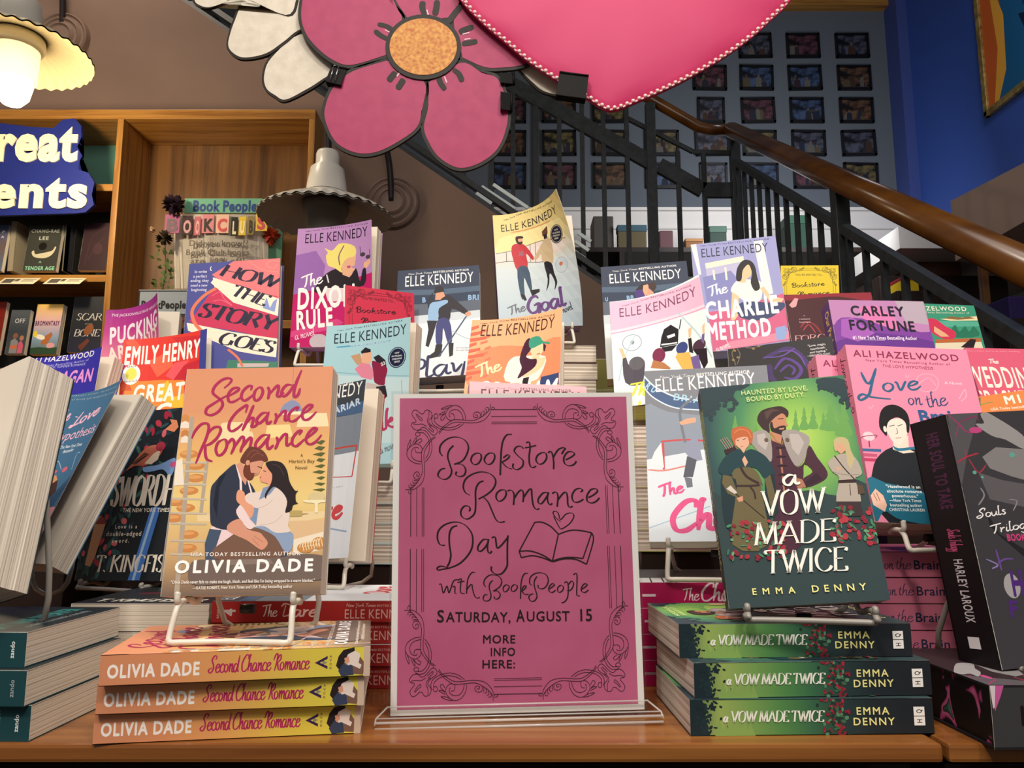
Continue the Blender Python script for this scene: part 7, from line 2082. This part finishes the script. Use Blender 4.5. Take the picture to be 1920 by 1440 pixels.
def brain_spine(a):
    W, H = a.W, a.H; ink(a, 'ALI HAZELWOOD', '0', '#8a2f55', .03, .33, .66, H * .26, 1); ink(a, 'Love', 'c', '#2f4a78', .36, .48, .70, H * .5, 1.2); ink(a, 'on', 'c', '#2f3a58', .505, .55, .68, H * .22, .7); ink(a, 'the', 'c', '#2f3a58', .56, .64, .68, H * .22, .7); ink(a, 'Brain', '0', '#2f3a58', .65, .80, .68, H * .34, 1)
    a.up(); x = .86 * W; a.stroke([(x - 5, H * .5), (x - 4, H * .28), (x, H * .2), (x + 5, H * .3), (x + 6, H * .5), (x + 3, H * .72), (x - 3, H * .75), (x - 5, H * .5)], 's', .5, '#f8d3dc')
    for k in range(4): a.stroke([(x - 4 + 2 * k, H * .3), (x - 2 + 2 * k, H * .45), (x - 4 + 2 * k, H * .65)], 's', .4, '#f8d3dc')
    a.up(); ink(a, 'A', '0', '#5c2a48', .945, .965, .62, H * .25, 1)
pos5 = ['bottom', 'fourth from top', 'third from top', 'second from top', 'top']
for k in range(5):
    flat('paperback_book', 'brainflat', 'pink spined romance paperback, %s of the stack right of the green books' % pos5[k], (.286 + [0, .002, -.002, .001, 0][k], .828, ZT + .0001 + k * .0265), math.radians(-1.5), .135, .203, .0263, group='stack of pink romance paperbacks', art=ART['lovebrain'], bg='#ee8fae', spine=brain_spine, spine_bg='#e07f9c', back='#ee8fae')
def soul_spine(a):
    ink(a, 'HER SOUL TO TAKE', '0', '#1b1119', .10, .80, .62, a.H * .28, 3); a.up(); a.ell(.285 * a.W, .25 * a.H, 1, 1, 0, '#63a79a'); a.poly([(0, 0), (.05 * a.W, 0), (.035 * a.W, .18 * a.H), (.012 * a.W, .4 * a.H)], '#c45a9a')
    a.up(); a.poly([(.0, 0), (.02 * a.W, 0), (.012 * a.W, .34 * a.H), (.006 * a.W, .36 * a.H)], '#d8c9d2')
m_, nt_, b_ = base('black_floral_edge', .45, .3); MATS['floral'] = m_
tc = N(nt_, 'ShaderNodeTexCoord'); vo = N(nt_, 'ShaderNodeTexVoronoi'); vo.inputs['Scale'].default_value = 38; no_ = N(nt_, 'ShaderNodeTexNoise'); no_.inputs['Scale'].default_value = 22; no_.inputs['Distortion'].default_value = 2.5; rp = N(nt_, 'ShaderNodeValToRGB'); el = rp.color_ramp.elements; el[0].position = .50; el[0].color = srgb('#0d0d10'); el[1].position = .74; el[1].color = srgb('#4a7a70')
for p_, c_ in ((.58, '#15161a'), (.60, '#a83a72'), (.66, '#c46a98'), (.67, '#16171b')): q_ = el.new(p_); q_.color = srgb(c_)
nt_.links.new(tc.outputs['Object'], no_.inputs['Vector']); nt_.links.new(no_.outputs['Fac'], rp.inputs[0]); nt_.links.new(rp.outputs[0], b_.inputs['Base Color'])
SOULTOP = [('bg', '#33262b')] + ART['laroux'][1:]
flat('hardcover_book', 'soulflat', 'thick black hardcover with floral painted page edges lying at the lower right corner', (.365, .618, ZT + .0001), math.radians(2), .145, .22, .0465, art=SOULTOP, bg='#33262b', spine=soul_spine, spine_bg='#3a3a3d', back='#1d1a1d', page=MATS['floral'], hard=True)
def lar_spine(a):
    ink(a, 'HARLEY LAROUX', '0', '#e6dfe6', .58, .83, .60, a.H * .22, 1); ink(a, 'HER SOUL TO TAKE', '0', '#5a2a50', .06, .38, .62, a.H * .3, 2); ink(a, 'Souls Trilogy', 'c', '#d85a8a', .46, .55, .6, a.H * .3, .5)
    a.up(); a.poly([(.885 * a.W, .38 * a.H), (.93 * a.W, .38 * a.H), (.93 * a.W, .66 * a.H), (.885 * a.W, .66 * a.H)], '#ece8ec')
standing('hardcover_book', 'laroux', 'dark grey romance hardcover with pale hand and flowers, standing at the right edge', t=.046, back='#1d1a1d', spine=lar_spine, spine_bg='#1a1316', page=MATS['floral'], hard=True)
easel('laroux', 'grey wire easel under the dark grey hardcover at the right edge', .008, .05, lip=-.002, t=.046, wire=WIRED, back=.10, fwd=.3)

# ================================================================== the tiers behind
standing('paperback_book', 'chase', 'grey hockey romance paperback with red goal net right of the poster', t=.025, spine=lambda a: (ink(a, 'The Chase', 'c', '#f6e2ea', .28, .55, .68, a.H * .5, 1.1), ink(a, '1', '0', '#f6e2ea', .07, .10, .7, a.H * .4, 1)), spine_bg='#b01c58', back='#b01c58')
easel('chase', 'white wire easel on the hot pink stack under the grey hockey paperback', .040, .05, lip=.003, t=.025)
standing('paperback_book', 'lovebrain', 'pink romance paperback with dark-haired man in black sweater, standing at right', t=.026, spine=lambda a: ink(a, 'Love on the Brain', 'c', '#1d1a22', .05, .5, .66, a.H * .5, 1.0), spine_bg='#e88aa8', back='#ee8fae')
easel('lovebrain', 'cream wire easel on the pink stack under the man in black sweater', .026, .045, lip=.004, t=.026)
b2 = POSES['lovebrain']; POSES['brainback'] = dict(b2, p=[b2['p'][0] - .022, b2['p'][1] + .030, b2['p'][2] - .006] + b2['p'][3:]); ART['brainback'] = ART['lovebrain']
standing('paperback_book', 'brainback', 'second pink romance paperback tucked directly behind the man-in-black-sweater book', t=.026, spine=lambda a: ink(a, 'Love on the Brain', 'c', '#1d1a22', .05, .5, .66, a.H * .5, 1.0), spine_bg='#e88aa8', back='#ee8fae')
standing('paperback_book', 'dare', 'dark hockey rink paperback seen edge-on between bakery romance and poster', t=.028, back='#a52a28')
easel('dare', 'white wire easel on the red stack under the dark hockey rink paperback', .030, .05, lip=.003, t=.028)
R_ = standing
R_('paperback_book', 'pinkback', 'pale pink paperback whose top peeks over the poster', t=.022, back='#f2b8c2')
R_('paperback_book', 'legacy', 'pale pink and mint paperback with crowd in caps, right of centre', t=.03, spine=lambda a: ink(a, 'The Legacy', 'c', '#3a3a20', .3, .7, .66, a.H * .5, 1.0), spine_bg='#a3a34a', back='#a3a34a')
R_('paperback_book', 'charlie', 'periwinkle paperback with black-haired woman on a porch', t=.03, spine=lambda a: ink(a, 'ELLE KENNEDY', '0', '#2d3048', .05, .4, .7, a.H * .4, 1), spine_bg='#8486b8', back='#8486b8')
R_('paperback_book', 'dixon', 'lilac paperback with blonde woman holding sunglasses', t=.03, back='#b98cc0')
R_('paperback_book', 'mistake', 'pale blue paperback with kissing couple and hockey jersey', t=.028, back='#a9d3dc')
R_('hardcover_book', 'story', 'blue hardcover with red painted book stack and slanted lettering', t=.026, hard=True, back='#34345e', spine_bg='#3c3f7c')
R_('hardcover_book', 'emily', 'red hardcover with white block lettering and round yellow sticker', t=.03, back='#3c4490', inside=mat('#3c4490'))
R_('paperback_book', 'pucking', 'magenta sunset paperback with curling cover at left rear', t=.03, back='#c23f8c')
R_('paperback_book', 'hazblue', 'royal blue paperback with white lettering behind the thick open book', t=.028, back='#3b35a8')
R_('paperback_book', 'goal', 'yellow and ice-blue paperback with skating couple, highest of the display', t=.028, spine_bg='#54345e', back='#54345e')
R_('paperback_book', 'play', 'navy rink paperback with kissing couple and hockey stick, left of centre', t=.026, back='#2f3a50')
R_('paperback_book', 'graham', 'peach paperback with woman in green cap above the poster', t=.026, back='#f4b183')
R_('paperback_book', 'risk', 'navy arena paperback half hidden behind the pale pink crowd cover', t=.026, spine_bg='#1f1a2a', back='#1f1a2a')
R_('paperback_book', 'rose', 'black paperback with a purple rose at right of centre', t=.03, spine_bg='#17151a', back='#17151a')
R_('paperback_book', 'forred', 'dark crimson paperback under the yellow invitation card', t=.028, back='#43141f')
R_('paperback_book', 'carley', 'purple and pink brushstroke paperback with black lettering', t=.03, spine=lambda a: ink(a, 'Our Perfect Storm', '0', '#ecd36a', .06, .6, .7, a.H * .45, 1), spine_bg='#5f3a7c', back='#5f3a7c')
R_('paperback_book', 'teal', 'teal paperback with woman in pink by a lake, far right', t=.028, back='#3f9a7e')
R_('paperback_book', 'wedding', 'coral pink paperback with tall white lettering at the right edge', t=.026, back='#d8607c')
R_('paperback_book', 'mi', 'orange paperback peeking over the dark grey hardcover at right edge', t=.026, spine_bg='#3f6a44', back='#e88a48')
def card_obj(key, label, col):
    b = POSES[key]; e = empty('invitation_card', label, 'card', Matrix.Translation(b['p'][:3]) @ rot3(*b['p'][3:]), 'invitation cards'); w, h = b['w'], b['h']
    a = Art(w, h, ART[key][0][1]); a.run(ART[key]); sc = (w / pw, h / ph)
    for op in ART['sign']:
        if op[0] in 'oq':
            a.up(); s_ = .62
            P = [Vector((op[3][i] * a.W / 1000, op[3][i + 1] * a.H / 1000)) for i in range(0, len(op[3]), 2)]
            for S_ in [P] + ([[Vector((p.y, p.x)) for p in P]] if op[0] == 'q' else []):
                for fx in (0, 1):
                    for fy in (0, 1): a.stroke([Vector((a.W - p.x if fx else p.x, a.H - p.y if fy else p.y)) for p in S_], 's', .5, col)
    a.up()
    for yy in (.05, .075):
        a.stroke([(.35 * a.W, yy * a.H), (.65 * a.W, yy * a.H)], 's', .5, col)
    for xx in (.06, .1):
        for q in (xx, 1 - xx): a.stroke([(q * a.W, .3 * a.H), (q * a.W, .7 * a.H)], 's', .5, col)
    a.build('card_face', lambda u, v, n: Vector(((u - .5) * w, -n, v * h)), e, 0, .0006)
card_obj('redcard', 'red invitation card with black script tucked in front of the lilac paperback', '#3a0d18')
card_obj('yellowcard', 'yellow invitation card with black script behind the dark crimson paperback', '#3f3208')

b = POSES['yellowcard']['p']; e = empty('display_riser', 'tall dark box riser behind the dark crimson paperback carrying the yellow card', 'riser', Matrix.Translation((b[0], b[1], ZT))); MB().box((-.05, -.012, .0005), (.05, .1, b[2] - ZT - .003), .002).build('box', DARKW, e)
# supports below the rear rows: a few lying copies on dark risers
def support(key, what, n, t, face, spine_bg, depth=.14, gap=.028, dx=0, dy=0, hook=True):
    b = POSES[key]; yaw = b['p'][3] * .5; P = Vector(b['p'][:3]); top = P.z - gap; w, h = .14, .208
    base_ = Vector((P.x + dx, P.y - .014 + dy, 0)); Rz = Matrix.Rotation(yaw, 4, 'Z')
    wd = h if face == 'spine' or face == 'fore' else w
    for k in range(n):
        g = random.Random(k * 7 + len(key)); off = Rz @ Vector((-wd / 2 + g.uniform(-.004, .004), g.uniform(0, .004), 0))
        pos = ['topmost', 'second from top', 'third from top', 'fourth from top', 'fifth from top', 'sixth from top'][k]
        flat('paperback_book', 'sup_%s_%s' % (spine_bg[1:], face), 'lying paperback, %s in the pile under the %s' % (pos, what), base_ + off + Vector((0, 0, top - (k + 1) * t)), yaw, w, h, t - .0003, face=face, group='lying paperbacks under the ' + what, bg=spine_bg, spine_bg=spine_bg, back=spine_bg, page=PAGE)
    zb_ = top - n * t - .0005
    if zb_ - ZT > .02:
        e = empty('display_riser', 'dark box riser under the pile of the %s' % what, 'riser', Matrix.Translation((base_.x, base_.y, ZT)) @ Rz)
        MB().box((-.065, .004, .0005), (.065, .105, zb_ - ZT), .002).build('box', DARKW, e)
    if hook: easel(key, 'white wire easel under the ' + what, gap, .05, lip=.004, t=.028, back=.09)
support('mistake', 'pale blue paperback', 4, .027, 'fore', '#a9d3dc')
support('dixon', 'lilac paperback', 3, .027, 'fore', '#8a5a98', gap=.036)
support('goal', 'ice-blue skating paperback', 4, .0285, 'fore', '#54345e', gap=.034, dx=-.012)
support('play', 'navy rink paperback', 3, .027, 'fore', '#2f3a50')
support('graham', 'peach paperback', 2, .027, 'fore', '#f4b183', hook=False)
support('legacy', 'pale pink crowd paperback', 6, .027, 'fore', '#a3a34a', hook=False)
support('charlie', 'periwinkle paperback', 2, .027, 'spine', '#8486b8', hook=False, dy=.015)
support('risk', 'navy arena paperback', 2, .027, 'fore', '#1f1a2a', hook=False, dy=.05, dx=.01)
support('story', 'blue hardcover', 2, .027, 'spine', '#4b4f93', hook=False)
support('emily', 'red hardcover', 2, .027, 'spine', '#c4302c', hook=False)
support('pucking', 'magenta sunset paperback', 2, .027, 'spine', '#c23f8c', hook=False)
support('hazblue', 'royal blue paperback', 2, .027, 'spine', '#3b35a8', hook=False)
support('rose', 'black purple-rose paperback', 2, .027, 'spine', '#2c2040', hook=False)
support('forred', 'dark crimson paperback', 2, .027, 'spine', '#5a1a28', hook=False)
support('carley', 'purple brushstroke paperback', 3, .027, 'spine', '#7c3f9c', hook=False)
support('teal', 'teal lake paperback', 2, .027, 'spine', '#3f9a7e', hook=False)
support('wedding', 'coral pink paperback', 3, .027, 'spine', '#d8607c', hook=False)
support('mi', 'orange paperback', 2, .027, 'spine', '#e88a48', hook=False)
# the pile and easel details glimpsed in the gap between the skating cover and the pale pink crowd cover
q = at(1122, 752, 1.62)
e = empty('display_riser', 'dark box riser under the olive yellow book far back', 'riser', Matrix.Translation((q.x + .02, 1.62, ZT))); MB().box((-.07, 0, .0005), (.07, .19, q.z - ZT - .0005)).build('box', DARKW, e)
flat('hardcover_book', 'yellowgap', 'olive yellow book standing far back in the central gap', (q.x - .05, 1.62, q.z - .0), 0, .14, .2, .09, face='tail', bg='#6b6728', spine_bg='#6b6728', back='#6b6728', page=noisy('olive_label', '#66612a', '#767030', nscale=10))

# ================================================================== hanging cardboard flowers and fabric heart
def hang(name, label, cat, px, py, Y): c = at(px, py, Y); return empty(name, label, cat, Matrix.Translation(c)), c
PINK = noisy('painted_card_pink', '#982354', '#a02c5a', nscale=40, rough=.5, bump=.15)
INKB = mat('#26221f', .55)
EDGE = mat('#2b2622', .7)
def smooth_loop(P): return [ (p.x, p.y) for p in catmull([Vector(q) for q in P + [P[0]]], 5)][:-1]
TL = [(727, 108), (660, 128), (620, 117), (582, 85), (562, 50), (560, 10), (575, -40), (620, -75), (690, -75), (725, -40), (735, 0), (760, 38)]
LL = [(727, 108), (660, 128), (622, 158), (604, 200), (606, 233), (628, 273), (670, 293), (713, 289), (760, 264), (789, 238), (797, 200), (800, 150)]
LR = [(800, 150), (797, 200), (789, 240), (800, 272), (820, 300), (855, 320), (890, 316), (925, 296), (945, 270), (957, 232), (957, 200), (948, 165), (933, 140), (905, 131), (863, 112)]
RP = [(863, 112), (905, 131), (940, 133), (985, 126), (1008, 105), (1015, 60), (1000, 10), (960, -35), (905, -45), (872, -8), (845, 38)]
TP = [(760, 38), (735, 0), (728, -40), (745, -95), (800, -125), (855, -95), (877, -45), (868, 0), (845, 38)]
e, c = hang('cardboard_flower', 'hot pink painted cardboard flower with orange centre hanging over the display', 'flower', 793, 90, 1.35)
def P3(P, Y, dy=0): return [at(x, y, Y) - c + Vector((0, dy, 0)) for x, y in P]
for nm, PP in (('petal', TL), ('petal', LL), ('petal', LR), ('petal', RP), ('petal', TP)):
    cx = sum(p[0] for p in PP) / len(PP); cy = sum(p[1] for p in PP) / len(PP)
    m = MB(); m.prism(P3(smooth_loop(PP), 1.35)[::-1], (0, .006, 0), 0)
    inner = []
    for x, y in smooth_loop(PP):
        d = math.hypot(x - cx, y - cy); k = (d - 6) / d; inner.append((cx + (x - cx) * k, cy + (y - cy) * k))
    m.prism(P3(inner, 1.35, -.0006)[::-1], (0, .0004, 0), 1)
    m.build(nm, [INKB, PINK], e)
def disc(rx, ry, dy): return P3([(794 + rx * math.cos(t), 90 + ry * math.sin(t)) for t in (2 * math.pi * k / 40 for k in range(40))], 1.35, dy)
m = MB(); m.prism(disc(71, 61, -.0035)[::-1], (0, .003, 0), 0); m.prism(disc(63, 53, -.0044)[::-1], (0, .0008, 0), 1)
m.build('flower_centre', [INKB, noisy('glitter_orange', '#a85818', '#d09a48', nscale=160, rough=.5, bump=.3, lo=.3, hi=.7)], e)
for nm_, w_, mt_, lst in (('painted_lash', 9, INKB, ('708,45 725,49 736,57', '702,57 715,67 727,73', '793,2 792,15 797,28', '820,0 818,15 815,28', '861,61 872,55 888,50', '866,82 880,80 895,77', '742,135 735,143 728,152', '757,148 752,156 745,167', '822,145 827,157 835,168', '849,130 860,138 867,153', '840,42 852,26 865,10')), ('painted_highlight', 4, mat('#d9b0c0'), ('722,56 732,61', '800,18 803,28', '867,64 880,61', '750,135 744,143', '833,143 838,155', '871,74 882,72'))):
    for s_ in lst:
        P = [tuple(map(float, q.split(','))) for q in s_.split()]; m = MB(); qs = ribbon(P, 'b', w_)
        L_ = [m.bm.verts.new(at(q[0].x, q[0].y, 1.3487) - c) for q in qs] + [m.bm.verts.new(at(qs[-1][1].x, qs[-1][1].y, 1.3487) - c)]; R_l = [m.bm.verts.new(at(q[3].x, q[3].y, 1.3487) - c) for q in qs] + [m.bm.verts.new(at(qs[-1][2].x, qs[-1][2].y, 1.3487) - c)]
        for i in range(len(qs)): m.bm.faces.new((L_[i], L_[i + 1], R_l[i + 1], R_l[i]))
        m.build(nm_, mt_, e)
def cord(P, parent, c, r=.0012): MB().tube([Vector(p) - c for p in P], r, 6).build('hanging_cord', mat('#5a5550', .8), parent)
cord([at(800, -100, 1.352), at(800, -100, 1.352) + Vector((0, 0, 3.6))], e, c)
WHT = noisy('painted_card_white', '#c6beae', '#d2cabb', nscale=45, rough=.6, bump=.5)
e, c = hang('cardboard_flower', 'white painted cardboard flower hanging half hidden behind the pink flower', 'flower', 700, 60, 1.362)
for iw, PP in enumerate(([(560, 0), (500, -30), (440, -20), (380, -60), (352, -30), (360, 0), (368, 10), (388, 16), (420, 7), (450, -8), (540, 30)], [(600, 40), (600, -60), (520, -95), (462, -60), (448, 0), (438, 30), (428, 60), (424, 88), (438, 105), (460, 111), (500, 103), (535, 80), (562, 58)], [(640, 70), (562, 58), (505, 103), (490, 138), (494, 165), (512, 180), (533, 189), (575, 170), (605, 150), (640, 120)], [(940, 100), (975, 135), (990, 152), (1010, 170), (1030, 178), (1052, 178), (1075, 150), (1060, 120), (1000, 90)], [(600, -80), (700, -160), (850, -150), (900, -60), (800, 40), (650, 60)], [(640, 60), (700, 180), (800, 190), (930, 120), (960, 90), (800, 30)])):
    dyw = (.0, .002, .004, .0, .0075, .009)[iw]; cx = sum(p[0] for p in PP) / len(PP); cy = sum(p[1] for p in PP) / len(PP)
    m = MB(); m.prism(P3(smooth_loop(PP), 1.362, dyw)[::-1], (0, .006, 0), 0); inner = []
    for x, y in smooth_loop(PP):
        d = math.hypot(x - cx, y - cy); k = (d - 4.5) / d; inner.append((cx + (x - cx) * k, cy + (y - cy) * k))
    m.prism(P3(inner, 1.362, dyw - .0006)[::-1], (0, .0004, 0), 1); m.build('petal', [EDGE, WHT], e)
cord([at(600, -60, 1.366), at(600, -60, 1.366) + Vector((0, 0, 3.6))], e, c)
# heart
HP = [(850, -40), (866, 0), (905, 42), (950, 80), (992, 115), (1045, 150), (1100, 182), (1145, 205), (1200, 187), (1270, 156), (1340, 117), (1400, 76), (1445, 36), (1480, 0), (1505, -60), (1495, -150), (1425, -210), (1330, -222), (1250, -195), (1180, -120), (1105, -195), (1020, -222), (925, -200), (872, -130)]
e, c = hang('fabric_heart', 'large hot pink fabric heart with bead trim hanging at top right of the flower', 'heart', 1165, 20, 1.338)
loop = smooth_loop(HP)
loop[loop.index(min(loop, key=lambda p: math.hypot(p[0] - 1145, p[1] - 205)))] = (1145, 206)
cx, cy = 1168, -75
m = MB(); rings = []; g = random.Random(9)
for k, s_ in enumerate((1, .985, .95, .88, .75, .55, .3, .1)):
    dep = -.018 * (1 - s_ ** 3) ** .6
    rings.append([m.bm.verts.new(at(cx + (x - cx) * s_, cy + (y - cy) * s_, 1.338) - c + Vector((0, dep - .0012 * math.sin(i * .5 + 1) * (s_ if .6 < s_ < .98 else 0), 0))) for i, (x, y) in enumerate(loop)])
for A_, B_ in zip(rings, rings[1:]):
    for i in range(len(loop)): f = m.bm.faces.new((A_[i], B_[i], B_[(i + 1) % len(loop)], A_[(i + 1) % len(loop)])); f.smooth = True
m.bm.faces.new(rings[-1])
bk = [m.bm.verts.new(v.co + Vector((0, .012, 0))) for v in rings[0]]
for i in range(len(loop)): m.bm.faces.new((rings[0][i], rings[0][(i + 1) % len(loop)], bk[(i + 1) % len(loop)], bk[i]))
m.bm.faces.new(bk)
SAT, nt_, b_ = base('pink_satin', .5, .25); b_.inputs['Base Color'].default_value = srgb('#c03867')
m.build('fabric_body', SAT, e)
# beads and scalloped braid along the rim
L = [Vector(p) for p in loop + [loop[0]]]; acc = 0; m = MB(); m2 = MB(); step = 12.5; nxt = 0
for a_, b__ in zip(L, L[1:]):
    d = (b__ - a_).length
    while nxt <= acc + d:
        p_ = a_ + (b__ - a_) * ((nxt - acc) / d); q = at(p_.x + (cx - p_.x) * .012, p_.y + (cy - p_.y) * .012, 1.330) - c
        if p_.y > -140:
            r_ = bmesh.ops.create_icosphere(m.bm, subdivisions=1, radius=.0042, matrix=Matrix.Translation(q))
            n_ = (b__ - a_).normalized()
            for sgn in (-1, 1):
                q2 = at(p_.x + n_.x * 5 * sgn, p_.y + n_.y * 5 * sgn, 1.3315) - c; bmesh.ops.create_icosphere(m.bm, subdivisions=1, radius=.0022, matrix=Matrix.Translation(q2))
        nxt += step
    acc += d
o = m.build('bead_trim', mat('#f0c9c4', .25, .6), e, True); o['kind'] = 'stuff'
MB().tube([at(x, y, 1.3335) - c for x, y in loop], .0035, 6, closed=True).build('braid', mat('#c22a5e', .6), e, True)
cord([at(1180, -115, 1.343), at(1180, -115, 1.343) + Vector((0, 0, 3.6))], e, c)
def clip(label, px, py, w, h, Y, ang, wires=0):
    c = at(px, py, Y); e = empty('binder_clip', label, 'clip', Matrix.Translation(c) @ Matrix.Rotation(ang, 4, 'Y'), 'black binder clips'); BK = mat('#0d0d0e', .6, .12)
    w, h = w / 2, h / 2
    for sgn in (-1, 1):
        m = MB(); m.prism([(-w, sgn * .002, h), (w, sgn * .002, h), (w, sgn * .009, -h), (-w, sgn * .009, -h)], (0, sgn * .0012, 0)); m.build('jaw', BK, e)
        m = MB(); m.tube([(-w, sgn * .0035, h), (w, sgn * .0035, h)], .0022, 8); m.build('rolled_edge', BK, e, True)
    MB().box((-w, -.010, -h - .001), (w, .010, -h + .001)).build('spring_back', BK, e)
    if wires: MB().tube([(-w * .4, -.0125, -h * .8), (-w * .5, -.0125, h * .8), (w * .1, -.0125, h * .8), (w * .2, -.0125, -h * .8)], .0008, 6).build('wire_handle', mat('#c9c9c9', .2, .5, 1), e, True)
    return e
clip('wide black binder clip gripping the lower rim of the pink heart', 1073, 163, .054, .047, 1.318, .14)
clip('small black binder clip on the right edge of the pink flower', 949, 193, .034, .019, 1.347, 1.57)
clip('black binder clip with wire handles between pink and white petals', 632, 144, .030, .036, 1.352, .25, 1)
clip('short black binder clip joining the flowers above the right petal', 951, 150, .020, .024, 1.352, 1.5)
